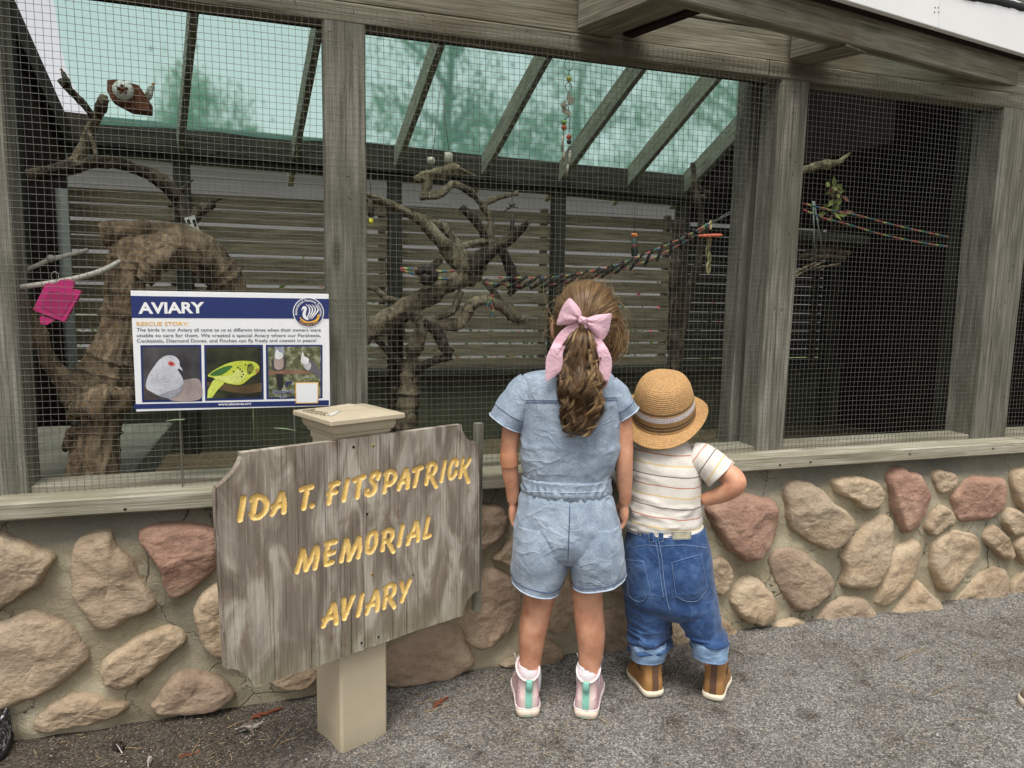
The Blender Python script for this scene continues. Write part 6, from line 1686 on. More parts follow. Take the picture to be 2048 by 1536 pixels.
v, f = ell(HC, HR*.985, 30, 40); keep = ~((v[:, 1] > HC[1]+.045) & (v[:, 2] < HC[2]+.06))
v[:, 1] = np.where(v[:, 2] < HC[2]-.055, np.minimum(v[:, 1], HC[1]+.02), v[:, 1])
o = mk("hair_cap", v, [q for q in f if all(keep[i] for i in q)], m_hair, hairp)
at = o.data.attributes.new("tone", 'FLOAT', 'POINT'); at.data.foreach_set("value", np.full(len(v), .22, np.float32))
r_ = np.random.default_rng(55); N = 4200; ps = []; tn = []; rd_ = []
tied = (TIE-HC)/HR; tied /= np.linalg.norm(tied)
while len(ps) < N:
    d = r_.normal(0, 1, 3); d /= np.linalg.norm(d)
    if d[2] < -.80 or (d[1] > .55 and d[2] < .55) or d[1] > .86: continue
    if abs(d[0]) > .8 and d[2] < -.15 and d[1] > -.1: continue
    if d[0] < -.78 and abs(d[2]+.1) < .36 and d[1] > -.45: continue
    om = math.acos(np.clip(d @ tied, -1, 1)); 
    if om < .15 or om > 2.5: continue
    t_ = np.linspace(0, 1, 14)[:, None]
    q = (np.sin((1-t_)*om)*d+np.sin(t_*om)*tied)/math.sin(om)
    lock = vnoise(d[None]*7, 5)[0]; lift = 1+.03*np.sin(np.pi*t_)*(1+.6*lock)+r_.normal(0, .007)+.012*vnoise(np.column_stack([q*5, ])+lock*3, 9)[:, None]
    ps.append(HC+q*HR*lift); tn.append(.45+.3*vnoise(d[None]*11, 7)[0]+r_.normal(0, .2)); rd_.append(r_.uniform(.0003, .0007))
strands("scalp_hair", ps, np.array(rd_)[:, None]*np.ones(14), np.clip(tn, 0, 1), hairp)
# flyaways
ps = []; tn = []
for k in range(150):
    d = r_.normal(0, 1, 3); d[1] = abs(d[1])*-.1+r_.normal(0, .3); d /= np.linalg.norm(d)
    if d[2] < -.5: continue
    b0 = HC+d*HR; s = np.cross(d, r_.normal(0, 1, 3)); l = r_.uniform(.012, .045); t_ = np.linspace(0, 1, 10)[:, None]
    ps.append(b0+s*l*t_*1.2+d*l*.45*np.sin(t_*2.2)+np.array([0, 0, -.012])*t_**2); tn.append(r_.uniform(.6, 1))
for k in range(40):                                                      # loose wisps by the ears
    s = r_.choice((-1, 1)); b0 = HC+np.array([s*.076, r_.uniform(-.02, .02), r_.uniform(-.03, .04)]); t_ = np.linspace(0, 1, 10)[:, None]; l = r_.uniform(.03, .075)
    ps.append(b0+np.array([s*.012, 0, 0])*np.sin(t_*r_.uniform(2, 7))+np.array([s*.014*r_.uniform(0, 1), 0, -l])*t_); tn.append(r_.uniform(.45, .9))
strands("flyaway_hair", ps, np.linspace(.0005, .00025, 10)[None]*np.ones((len(ps), 1)), np.array(tn), hairp)
# right-hand side lock by the cheek
ps = []; tn = []
for k in range(140):
    a = r_.uniform(0, 1); off = r_.normal(0, .006, 3); c = catmull([gL(1232,640,.06), gL(1240,665,.06), gL(1238,690,.06), gL(1226,707,.065), gL(1216,715,.07)], 16)
    ps.append(c+off*(1+.5*np.linspace(0, 1, 16)[:, None])+np.array([.004, 0, 0])*np.sin(np.linspace(0, 5, 16)+a*6)[:, None]); tn.append(.3+.5*a)
strands("cheek_lock", ps, np.full((140, 16), .0008), np.array(tn), hairp)
# ponytail in curling locks
CEN = np.array([gL(x, y, 0) for x, y in ((1166,650),(1162,672),(1158,700),(1156,730),(1160,765),(1162,800),(1158,832),(1154,862))])
CEN[:, 1] = [TIE[1]+.004, TIE[1]-.026, TIE[1]-.032, TIE[1]-.030, TIE[1]-.028, -.050, -.048, -.046]
CEN[:, 1] = np.minimum(CEN[:, 1], np.array([TIE[1]+.004, .0, -.01, -.03, -.052, -.054, -.052, -.050]))
CC_ = catmull(CEN, 40); WD = np.interp(np.linspace(0, 1, 40), [0, .12, .3, .5, .7, .85, 1], [.011, .028, .044, .047, .043, .036, .022])
ps = []; tn = []; rr = []
u = np.linspace(0, 1, 40)
for lk in range(54):
    a = r_.uniform(0, 6.28); rad = math.sqrt(r_.uniform(.0, 1)); ph = r_.uniform(0, 6.28); fr_ = r_.uniform(13, 26)*r_.choice((-1, 1)); amp0 = r_.uniform(.008, .017); tone = np.clip(r_.normal(.42, .30), .0, 1); end = r_.uniform(.72, 1.0)
    lx, ly = math.cos(a)*rad, math.sin(a)*rad
    for k in range(52):
        jx, jy = r_.normal(0, .0030, 2); dp = r_.normal(0, .3); amp = amp0*r_.uniform(.75, 1.3); e_ = min(1.02, end+r_.normal(0, .03)); uu = u*e_
        cx = np.column_stack([np.interp(uu, u, CC_[:, i]) for i in range(3)]); wd = np.interp(uu, u, WD); grow = np.clip((uu-.1)*2.0, 0, 1)
        sp = np.clip(uu*3, .15, 1)
        x = lx*wd+jx*sp+amp*grow*np.sin(uu*fr_+ph+dp); y = ly*wd*.52+jy*sp*.7+amp*grow*.8*np.cos(uu*fr_+ph+dp)
        ps.append(cx+np.column_stack([x, y, .004*grow*np.sin(uu*fr_*1.3+ph)])); tn.append(np.clip(tone+r_.normal(0, .17)+.15*(lk % 6 == 0), 0, 1)); rr.append(r_.uniform(.0003, .0006))
for lk in range(16):                                                     # loose ringlets on the outside
    s_ = -1 if lk % 2 else 1; u0 = r_.uniform(.15, .55); ph = r_.uniform(0, 6.28); fr_ = r_.uniform(22, 36); am = r_.uniform(.007, .012); e_ = r_.uniform(.8, 1.05); lx = s_*r_.uniform(.55, 1.05); ly = r_.uniform(-1, -.1); tone = r_.uniform(.3, 1)
    for k in range(16):
        uu = u0+(e_-u0)*u; jx, jy = r_.normal(0, .0014, 2); dp = r_.normal(0, .16); cx = np.column_stack([np.interp(uu, u, CC_[:, i]) for i in range(3)]); wd = np.interp(uu, u, WD); g_ = np.clip((uu-u0)*6, 0, 1)
        ps.append(cx+np.column_stack([lx*wd+jx+am*g_*np.sin(uu*fr_+ph+dp), ly*wd*.6+jy+am*g_*np.cos(uu*fr_+ph+dp), .003*np.sin(uu*fr_)])); tn.append(np.clip(tone+r_.normal(0, .1), 0, 1)); rr.append(r_.uniform(.0003, .0006))
strands("ponytail", ps, np.array(rr)[:, None]*np.linspace(1, .7, 40)[None], np.array(tn), hairp)
v, f = tube(CC_, WD*.5, 16, flat=(1, .55)); o = mk("ponytail_core", v, f, m_hair, hairp); at = o.data.attributes.new("tone", 'FLOAT', 'POINT'); at.data.foreach_set("value", np.full(len(v), .12, np.float32))
# bow
def bow_mat():
    t = NT("pink_bow_fabric"); c = t.coord(rand=False); w = t.noise(c, 700, 2, .6); z = t.noise(t.coord(rand=False, scale=(1, 1, 1.6)), 30, 4, .55, 1.2); cr = t.math('ABSOLUTE', t.math('SUBTRACT', z, .5), 0)
    col = t.ramp(w, [(.3, srgb(206, 164, 176)), (.7, srgb(224, 186, 197))]); nb = t.bump(w, .3, .001); nb = t.bump(t.ramp(cr, [(0, (1, 1, 1)), (.12, (0, 0, 0))]), .3, .005, nb)
    return t.set(col, .85, nb, Sheen_Weight=.2, Specular_IOR_Level=.15)
m_bow = bow_mat()
bow = bpy.data.objects.new("bow", None); COL.objects.link(bow); bow.parent = girl; bow.empty_display_size = .03
ZBW = (1080, 550, 4.655)
def puff(name, zpts, dyf, th, hub, nf, amp, parent, m, seed=0):
    """a soft closed pillow over an outline, with folds running to the hub"""
    px = zz(ZBW, zpts); n = 72; loop = catmull(np.array([gf.L(x, y, 0)[[0, 2]] for x, y in px]), n, True); c = loop.mean(0)
    hb = gf.L(*zz(ZBW, [hub])[0], 0)[[0, 2]]
    S = np.array([1, .985, .94, .86, .74, .6, .45, .3, .15]); V = []
    for sgn in (-1, 1):
        for s in S:
            q = c+(loop-c)*s; d = q-hb; ang = np.arctan2(d[:, 1], d[:, 0]); rr = np.linalg.norm(d, axis=1)
            h = th*(1-s**2.6)**.8; fold = amp*np.cos(ang*nf+seed)*np.exp(-rr/.035)*(1-s**4)+.0016*vnoise(np.column_stack([q*45, 0*ang+seed]), seed)*(1-s**4)
            yb = np.array([dyf(a, b) for a, b in q]); V.append(np.column_stack([q[:, 0], yb+sgn*h*(1 if sgn < 0 else .5)+fold*(1 if sgn < 0 else .3), q[:, 1]]))
    k = len(S); v = np.vstack(V+[V[k-1].mean(0)[None], V[-1].mean(0)[None]]); f = [tuple(q) for q in grid_faces(k, n, True)]+[tuple(q) for q in grid_faces(k, n, True, k*n)]
    f += [((k-1)*n+j, (k-1)*n+(j+1) % n, 2*k*n) for j in range(n)]+[((2*k-1)*n+j, (2*k-1)*n+(j+1) % n, 2*k*n+1) for j in range(n)]
    return fix_normals(mk(name, v, f, m, parent))
yb0 = TIE[1]-.018
hubz = (398, 425); hubw = gf.L(*zz(ZBW, [hubz])[0], 0)
def wing_dy(x, z): return yb0+.55*abs(x-hubw[0])*abs(x-hubw[0])/.08-.004
def tail_dy(x, z):
    t_ = np.clip((hubw[2]-z)/.10, 0, 1.4); return min(yb0+.008-.004*t_+.3*max(0, abs(x-hubw[0])-.03), -.045) if t_ > .6 else yb0+.008
puff("bow_loop", [(272,216),(330,262),(376,325),(386,375),(372,400),(352,420),(320,442),(240,464),(157,465),(172,385),(212,290)], wing_dy, .010, hubz, 9, .0035, bow, m_bow, 1)
puff("bow_loop", [(425,405),(455,392),(520,372),(600,364),(670,365),(664,440),(640,535),(582,610),(520,562),(455,495),(420,450)], wing_dy, .010, hubz, 9, .0035, bow, m_bow, 2)
puff("bow_tail", [(352,440),(356,490),(325,545),(275,600),(238,650),(216,720),(214,800),(192,880),(130,930),(64,967),(57,870),(64,760),(108,655),(170,550),(250,478),(310,450)], tail_dy, .0025, hubz, 11, .004, bow, m_bow, 3)
puff("bow_tail", [(412,462),(450,480),(520,545),(582,614),(628,690),(655,760),(657,850),(634,950),(598,1035),(556,1000),(540,900),(545,800),(520,700),(480,600),(430,520)], tail_dy, .0025, hubz, 11, .004, bow, m_bow, 4)
puff("bow_knot", [(368,384),(400,384),(442,402),(440,430),(422,466),(390,460),(356,442),(356,410)], lambda x, z: yb0-.012, .012, (398, 425), 5, .001, bow, m_bow, 5)
# ------------------------------------------------------------------ the toddler
bf = Frame(1366, 1402, 0)
boy = person(bf, "toddler in a straw hat, striped shirt, blue jeans and brown boots, hand on hip")
def bL(x, y, dy=.05): return bf.L(x, y, dy)
bk = bf.k(.05)
mb = MB()
def bt(pts, sides=20):
    c = catmull(pts, len(pts)*6); mb.add(*tube([bL(x, y, dy) for x, y, dy, r in c], [r*bk for x, y, dy, r in c], sides))
v, f, _ = loft(bf, [(1305,1355,880,.06,.03),(1280,1384,897,.055,.05),(1272,1392,930,.055,.058),(1268,1396,1000,.05,.064),(1268,1398,1060,.05,.062),(1268,1406,1120,.05,.064),(1278,1400,1170,.05,.05),(1300,1390,1195,.05,.03)], 36, 30); mb.add(v, f)
bt([(1302,1160,.05,36),(1300,1210,.05,30),(1297,1260,.05,24),(1298,1300,.05,20),(1298,1330,.055,17),(1296,1356,.055,15)])
bt([(1386,1160,.05,36),(1396,1210,.05,30),(1408,1260,.05,24),(1418,1300,.05,20),(1427,1330,.055,17),(1429,1356,.055,15)])
bt([(1392,915,.05,24),(1420,928,.045,22),(1450,944,.03,20),(1468,956,.018,19),(1472,968,.012,19),(1460,980,.016,18),(1440,990,.026,16),(1420,996,.034,14),(1408,1000,.04,13)])
hand(mb, bL(1412, 999, .04), (-.9, .25, -.25), (-.2, .9, -.3), (-.3, .6, -.6), .9, .9)
bt([(1276,915,.05,24),(1262,935,.07,22),(1252,960,.10,20),(1250,975,.15,17),(1256,970,.19,14),(1260,965,.215,12)])
hand(mb, bL(1260, 965, .21), (.1, .8, .3), (.6, .2, .5), (.2, .5, -.8), .85, .4)
bt([(1328,895,.055,26),(1330,875,.06,26),(1331,850,.07,27)])
BH = bL(1330, 828, .075); mb.add(*ell(BH, (.071, .082, .078))); mb.add(*ell(BH+np.array([0, .035, -.045]), (.055, .05, .045)))
mb.add(*ell(BH+np.array([0, .085, -.02]), (.010, .013, .011)))
for s in (-1, 1): mb.add(*ell(BH+np.array([s*.074, .005, -.02]), (.008, .014, .022)))
link("body", remeshed(mb, .0036, 5), m_skin, boy)
for s in (-1, 1): mk("eye", *ell(BH+np.array([s*.028, .079, -.004]), (.010, .007, .006), 8, 12), pl("toddler_eye", 40, 34, 30, .3), boy)
mk("lips", *ell(BH+np.array([0, .082, -.050]), (.015, .006, .005), 8, 12), pl("toddler_lips", 196, 120, 110, .5), boy)
hp = []; tn = []
for k in range(500):
    d = np.array([r_.uniform(-1, 1), -abs(r_.normal(0, .8)), r_.uniform(-.55, -.1)]); d /= np.linalg.norm(d); b0 = BH+d*np.array([.075, .086, .09]); t_ = np.linspace(0, 1, 8)[:, None]
    hp.append(b0+np.array([d[0]*.004, .0, -.006])*t_); tn.append(r_.uniform(.35, .8))
strands("hair", hp, np.full((len(hp), 8), .0008), np.array(tn), boy)
# striped shirt
def stripe_mat(name, pitch, off, axis=2, slope=(0., 0.)):
    t = NT(name); c = t.coord(rand=False); x = t.sepx(c); wv = t.noise(c, 7, 3)
    h = t.math('ADD', x[axis], t.math('MULTIPLY', t.math('SUBTRACT', wv, .5), .012)); h = t.math('ADD', h, t.math('MULTIPLY', x[0], slope[0]))
    ph = t.math('MULTIPLY', t.math('ADD', h, 10.0+off), 1/(pitch*3))
    fr_ = t.math('FRACT', ph, 0)
    fl_ = t.noise(t.coord(rand=False, scale=(1, 1, 2.2)), 190, 3, .6); n = t.noise(c, 20, 4)
    base = t.ramp(n, [(.3, srgb(206, 200, 190)), (.7, srgb(224, 219, 210))])
    base = t.mix(t.ramp(fl_, [(.62, (0, 0, 0)), (.69, (.7, .7, .7))]), base, srgb(142, 130, 122))
    w = .075
    def line(p): 
        d = t.math('ABSOLUTE', t.math('SUBTRACT', fr_, p), 0); return t.ramp(d, [(.012, (.85, .85, .85)), (.022, (0, 0, 0))])
    col = t.mix(line(.17), base, srgb(214, 176, 84)); col = t.mix(line(.5), col, srgb(178, 96, 62)); col = t.mix(line(.83), col, srgb(78, 48, 62))
    k = t.noise(c, 500, 2)
    return t.set(col, .95, t.bump(k, .25, .001), Specular_IOR_Level=.1, Sheen_Weight=.1)
m_shirt = stripe_mat("striped_jersey", .0275, .004, 2, (.05, 0)); 
shirt = bpy.data.objects.new("shirt", None); COL.objects.link(shirt); shirt.parent = boy; shirt.empty_display_size = .05
def d_shirt(V, u):
    p = V*np.array([9, 9, 22])@np.array([[.95, 0, .3], [0, 1, 0], [-.3, 0, .95]]); return np.clip(ridge(p, 21)-.5, 0, 1)*.010*np.clip(u*2-.4, 0, 1)+fbm(V*12, 3, 22)*.004+np.sin(u*40+V[..., 0]*20)*.0018*np.clip((u-.72)*4, 0, 1)
v, f, VSH = loft(bf, [(1300,1362,880,.062,.042),(1280,1380,886,.058,.056),(1266,1394,896,.055,.066),(1262,1402,915,.053,.074),(1261,1404,950,.05,.080),(1259,1405,990,.05,.084),(1256,1405,1020,.05,.087),(1253,1407,1042,.05,.088,.05),(1252,1408,1055,.05,.086,.08)], 80, 72, 2.3, d_shirt, True, .003); fix_normals(mk("shirt_body", v, f, m_shirt, shirt))
lp = catmull([bL(1296,886,.0),bL(1312,893,.0),bL(1332,896,.0),bL(1352,893,.0),bL(1368,885,.0)], 20); 
for q in lp: q[1] = surf_y(VSH, q[0], q[2])-.002
mk("neckband", *tube(lp, .006, 8, flat=(1, .5)), m_shirt, shirt)
def sleeve_obj(axis, r0, r1, fr, kk, name, parent, mat, seed):
    v, f, V, w = sleeve(axis, r0, r1, mat, fr, kk, parent, .004, seed)
    d, a, b = rot_basis(w[-1]-w[0], (0, 1, 0)); M_ = np.stack([a, b, d], 1)          # local z runs down the sleeve
    vl = (v-w[0]) @ M_; o = mk(name, vl, f, mat, parent); o.matrix_local = Matrix(((*M_[0], w[0][0]), (*M_[1], w[0][1]), (*M_[2], w[0][2]), (0, 0, 0, 1))); fix_normals(o); return V
m_sleeve = stripe_mat("striped_sleeve", .0275, .010)
VSL = sleeve_obj([(1384,912,.05),(1404,918,.047),(1424,931,.042),(1444,950,.036)], 31, 36, bf, bk, "sleeve", shirt, m_sleeve, 5)
sleeve_obj([(1282,912,.05),(1270,924,.06),(1262,940,.075),(1257,955,.095)], 30, 32, bf, bk, "sleeve", shirt, m_sleeve, 6)
# jeans
jeans = bpy.data.objects.new("jeans", None); COL.objects.link(jeans); jeans.parent = boy; jeans.empty_display_size = .05
def d_hip(V, u): return np.sin(V[..., 0]*260+4*vnoise(V*30, 3))*.0022*np.exp(-(u/.07)**2)+fbm(V*13, 3, 31)*.004
v, f, VJ = loft(bf, [(1258,1411,1052,.05,.088,.05),(1254,1418,1070,.05,.092,.04),(1249,1425,1100,.05,.098),(1247,1429,1135,.05,.104),(1248,1432,1170,.05,.104),(1250,1436,1200,.05,.096),(1275,1415,1226,.05,.06)], 56, 80, 2.5, d_hip); mk("jeans_seat", v, f, m_jeans, jeans)
def d_leg(V, u):
    z = V[..., 2]; p = V*np.array([10, 10, 26])@np.array([[.92, 0, .4], [0, 1, 0], [-.4, 0, .92]])
    return np.clip(ridge(p, 33)-.45, 0, 1)*.022*np.clip((u-.25)*2, 0, 1)+fbm(V*16, 3, 34)*.004+np.sin(u*26+V[..., 0]*35)*.006*np.clip((u-.5)*3, 0, 1)
VLG = []
for rg in ([(1249,1345,1180,.05,.082),(1250,1346,1205,.05,.082),(1253,1342,1232,.05,.078),(1257,1338,1248,.048,.072),(1252,1336,1264,.046,.068),(1258,1332,1280,.045,.064),(1263,1329,1292,.045,.058)],
           [(1342,1434,1180,.05,.084),(1345,1438,1205,.05,.082),(1354,1444,1236,.05,.078),(1366,1447,1254,.048,.072),(1376,1453,1268,.046,.066),(1384,1450,1280,.045,.062),(1386,1451,1290,.045,.058)]):
    v, f, V = loft(bf, rg, 70, 64, 2.3, d_leg); mk("jeans_leg", v, f, m_jeans, jeans); VLG.append(V)
for rg in ([(1261,1333,1274,.043,.064),(1257,1336,1280,.043,.068),(1260,1334,1296,.043,.066),(1262,1332,1309,.043,.063)], [(1382,1455,1272,.043,.064),(1380,1459,1278,.043,.068),(1382,1458,1294,.043,.066),(1385,1456,1306,.043,.063)]):
    v, f, V = loft(bf, rg, 24, 64, 2.4, lambda V, u: fbm(V*24, 3, 36)*.004, True, .003); fix_normals(mk("cuff", v, f, m_cuff, jeans))
    for i in (1, 22): lp = np.vstack([V[i], V[i][:1]]); c0 = V[i].mean(0); mk("cuff_stitch", *tube(c0+(lp-c0)*1.01, .0012, 6), m_stitch, jeans)
def patch(name, px, V, th, m, parent, fr, inset=None, rows=10, off=.002):
    """a sewn-on piece that follows the surface it sits on; px = four corners tl, tr, br, bl (or more for the bottom)"""
    px = np.array(px, float); top = catmull(px[:2], rows); bot = catmull(px[2:][::-1], rows); g = []
    for a in np.linspace(0, 1, rows):
        for b in range(rows):
            x, y = top[b]*(1-a)+bot[b]*a; q = fr.L(x, y, 0); q = fr.L(x, y, surf_y(V, q[0], q[2])); yy = surf_y(V, q[0], q[2]); g.append([q[0], yy, q[2]])
    g = np.array(g).reshape(rows, rows, 3); e = np.minimum.reduce([np.arange(rows)[:, None]+0*np.arange(rows), rows-1-np.arange(rows)[:, None]+0*np.arange(rows), np.arange(rows)+0*np.arange(rows)[:, None], rows-1-np.arange(rows)+0*np.arange(rows)[:, None]])
    g[..., 1] -= np.where(e == 0, off*.2, off+th)
    o = mk(name, g.reshape(-1, 3), grid_faces(rows, rows), m, parent); fix_normals(o)
    ed = np.vstack([g[0], g[1:, -1], g[-1, ::-1][1:], g[::-1, 0][1:]]); ins = g.reshape(-1, 3).mean(0); ln = ins+(ed-ins)*.93; ln[:, 1] = [surf_y(V, a, c)-off-th-.0006 for a, b, c in ln]
    mk("stitching", *tube(ln, .0006, 5), m_stitch, parent); return o
def mergeV(A, B): return A
patch("back_pocket", [(1341,1122),(1404,1104),(1418,1176),(1398,1203),(1370,1204),(1350,1192)], VJ, .0022, m_jeans, jeans, bf)
patch("back_pocket", [(1250,1114),(1288,1120),(1302,1178),(1290,1200),(1272,1202),(1256,1190)], VJ, .0022, m_jeans, jeans, bf)
m_patch = plain("leather_patch", srgb(176, 170, 146), .8, 0, 60, .1, .2)
patch("waist_patch", [(1343,1062),(1383,1063),(1383,1079),(1344,1080)], VJ, .0015, m_patch, jeans, bf)
for x in (1303, 1322): patch("belt_loop", [(x-5,1064),(x+5,1064),(x+5,1083),(x-5,1083)], VJ, .003, m_jeans, jeans, bf, rows=6)
seam(jeans, bf, VJ, [(1318,1084),(1324,1120),(1328,1160),(1334,1200),(1340,1222)], m_stitch, .0010); seam(jeans, bf, VJ, [(1312,1084),(1318,1120),(1322,1160),(1328,1196)], m_stitch, .0008)
seam(jeans, bf, VJ, [(1260,1096),(1290,1090),(1316,1092)], m_stitch, .0008); seam(jeans, bf, VJ, [(1318,1092),(1370,1090),(1416,1096)], m_stitch, .0008)
# boots
m_boot = plain("tan_boot", srgb(158, 116, 68), .5, 0, 24, .10, .1); m_bsole = plain("boot_sole", srgb(226, 216, 192), .6, 0, 40, .06); m_strip = plain("boot_strip", srgb(98, 72, 54), .6, 0, 30, .1)
for (hx, hy, yaw) in ((1311, 1396, math.radians(28)), (1424, 1402, math.radians(-10))):
    g_ = PL(hx, hy, (0, 0, .004), (0, 0, 1))-bf.o; heel = np.array([g_ @ bf.r, g_ @ bf.f, .003])
    e, rows = shoe(boy, heel, yaw, .150, .034, .019, [(.017,.003,.148,.97),(.034,.003,.142,.95),(.050,.005,.120,.90),(.070,.007,.098,.88),(.098,.006,.092,.90),(.128,.004,.090,.92)], m_boot, m_bsole, .010)
    e.name = "boot"; R0 = np.array(rows); jb = np.argmin(R0[-1][:, 1])
    st = np.array([[[-.0085, R0[i][:, 1].min()-.0012, R0[i][jb, 2]], [.0085, R0[i][:, 1].min()-.0012, R0[i][jb, 2]]] for i in range(1, 26)]); k = 50
    v = np.vstack([st.reshape(-1, 3), st.reshape(-1, 3)+np.array([0, .0035, 0])]); f = [(2*i, 2*i+1, 2*i+3, 2*i+2) for i in range(24)]+[(k+2*i, k+2*i+2, k+2*i+3, k+2*i+1) for i in range(24)]+[(2*i, 2*i+2, k+2*i+2, k+2*i) for i in range(24)]+[(2*i+1, k+2*i+1, k+2*i+3, 2*i+3) for i in range(24)]
    fix_normals(mk("heel_strip", v, f, m_strip, e, False))
    band = [R0[i]*np.array([1.025, 1, 1])+np.array([0, -.0008, 0]) for i in range(22, 26)]; c0 = band[0].mean(0); bb = [c0*np.array([1, 1, 0])+(q-c0*np.array([1, 1, 0]))*np.array([1.01, 1.012, 1]) for q in band]
    mk("collar_band", np.vstack(bb), grid_faces(4, 44, True), m_strip, e)
    tp = st[-1].mean(0); mk("pull_loop", *tube(catmull([tp+np.array([0, -.002, -.006]), tp+np.array([0, -.004, .008]), tp+np.array([0, -.001, .013]), tp+np.array([0, .004, .006])], 14), .0085, 8, flat=(1, .22), up=(0, 1, 0)), m_strip, e)
    lp = np.vstack([R0[13], R0[13][:1]]); c0 = lp.mean(0); mk("welt", *tube(c0+(lp-c0)*1.006, .0009, 6), m_boot, e)
    for s in (-1, 1): mk("elastic_panel", *ell((s*.0285, .052, .078), (.0035, .010, .020), 10, 14), m_strip, e)
# straw hat: braided rows are real ridges, the band rows change colour
hat = bpy.data.objects.new("straw_hat", None); COL.objects.link(hat); hat.parent = boy; hat.empty_display_size = .05
hcen = bL(1327, 829, .080)
m_straw = plain("straw", srgb(176, 138, 90), .8, 0, 200, .3, .5); m_straw_dk = plain("straw_dark", srgb(92, 74, 52), .8, 0, 200, .4, .4); m_straw_wh = plain("straw_white", srgb(206, 196, 196), .8, 0, 260, .25, .4); m_straw_br = plain("straw_brown", srgb(150, 118, 74), .8, 0, 200, .3, .4)
prof = catmull([(.001, .122), (.022, .122), (.042, .117), (.059, .107), (.069, .092), (.075, .075), (.0795, .055), (.083, .030), (.086, .008), (.088, .0)], 150)
arc = np.cumsum(np.r_[0, np.linalg.norm(np.diff(prof, axis=0), axis=1)]); pitch = .0052
nrm_ = np.gradient(prof, axis=0); nrm_ = np.column_stack([-nrm_[:, 1], nrm_[:, 0]]); nrm_ /= np.linalg.norm(nrm_, axis=1)[:, None]; nrm_ *= np.sign(nrm_[:, :1] @ np.ones((1, 1))+1e-9) if False else 1
pr = prof+(-nrm_ if nrm_[75, 0] < 0 else nrm_)*(np.abs(np.sin(arc/pitch*np.pi))*.0018)[:, None]
v, f = lathe(pr, 72); v[:, 0] *= .98; v[:, 1] *= 1.12
dent = np.exp(-((v[:, 0])/.03)**2)*np.clip((v[:, 2]-.095)/.03, 0, 1)*np.clip((v[:, 1]+.04)/.05, 0, 1.4); v[:, 2] -= dent*.006
o = mk("crown", v, f, m_straw, hat); 
for m in (m_straw_dk, m_straw_wh, m_straw_br): o.data.materials.append(m)
mi = []
for i in range(149):
    z = pr[i, 1]; k = 0
    if .0545 < z < .0585: k = 1
    elif .037 < z < .0505: k = 2
    elif .026 < z < .033: k = 3
    elif .008 < z < .0235: k = 3 if int(arc[i]/.0026) % 3 == 0 else 1
    elif .0 < z < .006: k = 0
    mi += [k]*72
o.data.polygons.foreach_set("material_index", mi)
nb = 60; th = np.linspace(0, 2*np.pi, 96, endpoint=False); rows = []
bw = .036
for i in range(nb):
    t_ = i/(nb-1); r0 = .0878+bw*t_*(1-.12*np.cos(th)**2)
    side = np.abs(np.cos(th)); z = -.004*t_+t_**1.5*(.020*side**3-.010*(1-side**2)*np.where(np.sin(th) < 0, 1.0, .9))+np.abs(np.sin(t_*bw/pitch*np.pi))*.0018
    rows.append(np.stack([.98*r0*np.cos(th), 1.12*r0*np.sin(th), z], -1))
rows = np.array(rows); und = rows[::-1]-np.array([0, 0, .0022]); v = np.vstack([rows.reshape(-1, 3), und.reshape(-1, 3)]); fix_normals(mk("brim", v, grid_faces(2*nb, 96, True), m_straw, hat))
hat.location = tuple(hcen); hat.rotation_euler = (math.radians(26), math.radians(3), math.radians(-8))

# ------------------------------------------------------------------ shoes of two people just out of the picture
def stray(label, p, yaw, mat, sole):
    p = np.asarray(p, float); o = thing("shoe_of_bystander", label, "shoe", tuple(p)); o.rotation_euler = (0, 0, yaw)
    e, rows = shoe(o, (0, 0, 0), 0, .25, .046, .026, [(.024,.003,.246,.98),(.044,.003,.236,.96),(.060,.006,.190,.86),(.078,.008,.140,.80),(.092,.006,.120,.80)], mat, sole)
    for k in range(5): mk("lace", *tube(catmull([(-.03, .125+.018*k, .066-.004*k), (0, .13+.018*k, .074-.005*k), (.03, .125+.018*k, .066-.004*k)], 10), .003, 6), sole, e)
m_blk = NT("black_white_knit")
def _bk(t):
    c = t.coord(rand=False); v_ = t.noise(c, 90, 3, .7); return t.set(t.ramp(v_, [(.5, srgb(28, 28, 32)), (.62, srgb(190, 192, 196))]), .8)
m_blk = _bk(m_blk)
stray("black and white knit shoe at the left edge of the picture", G(-34, 1540), math.radians(6), m_blk, plain("black_sole", srgb(30, 30, 32), .7))
stray("beige shoe edge at the right edge of the picture", G(2044, 1418)+np.array([.243, -.06, 0]), math.radians(76), plain("taupe_shoe", srgb(120, 104, 90), .8), plain("ribbed_beige_sole", srgb(196, 184, 164), .7))

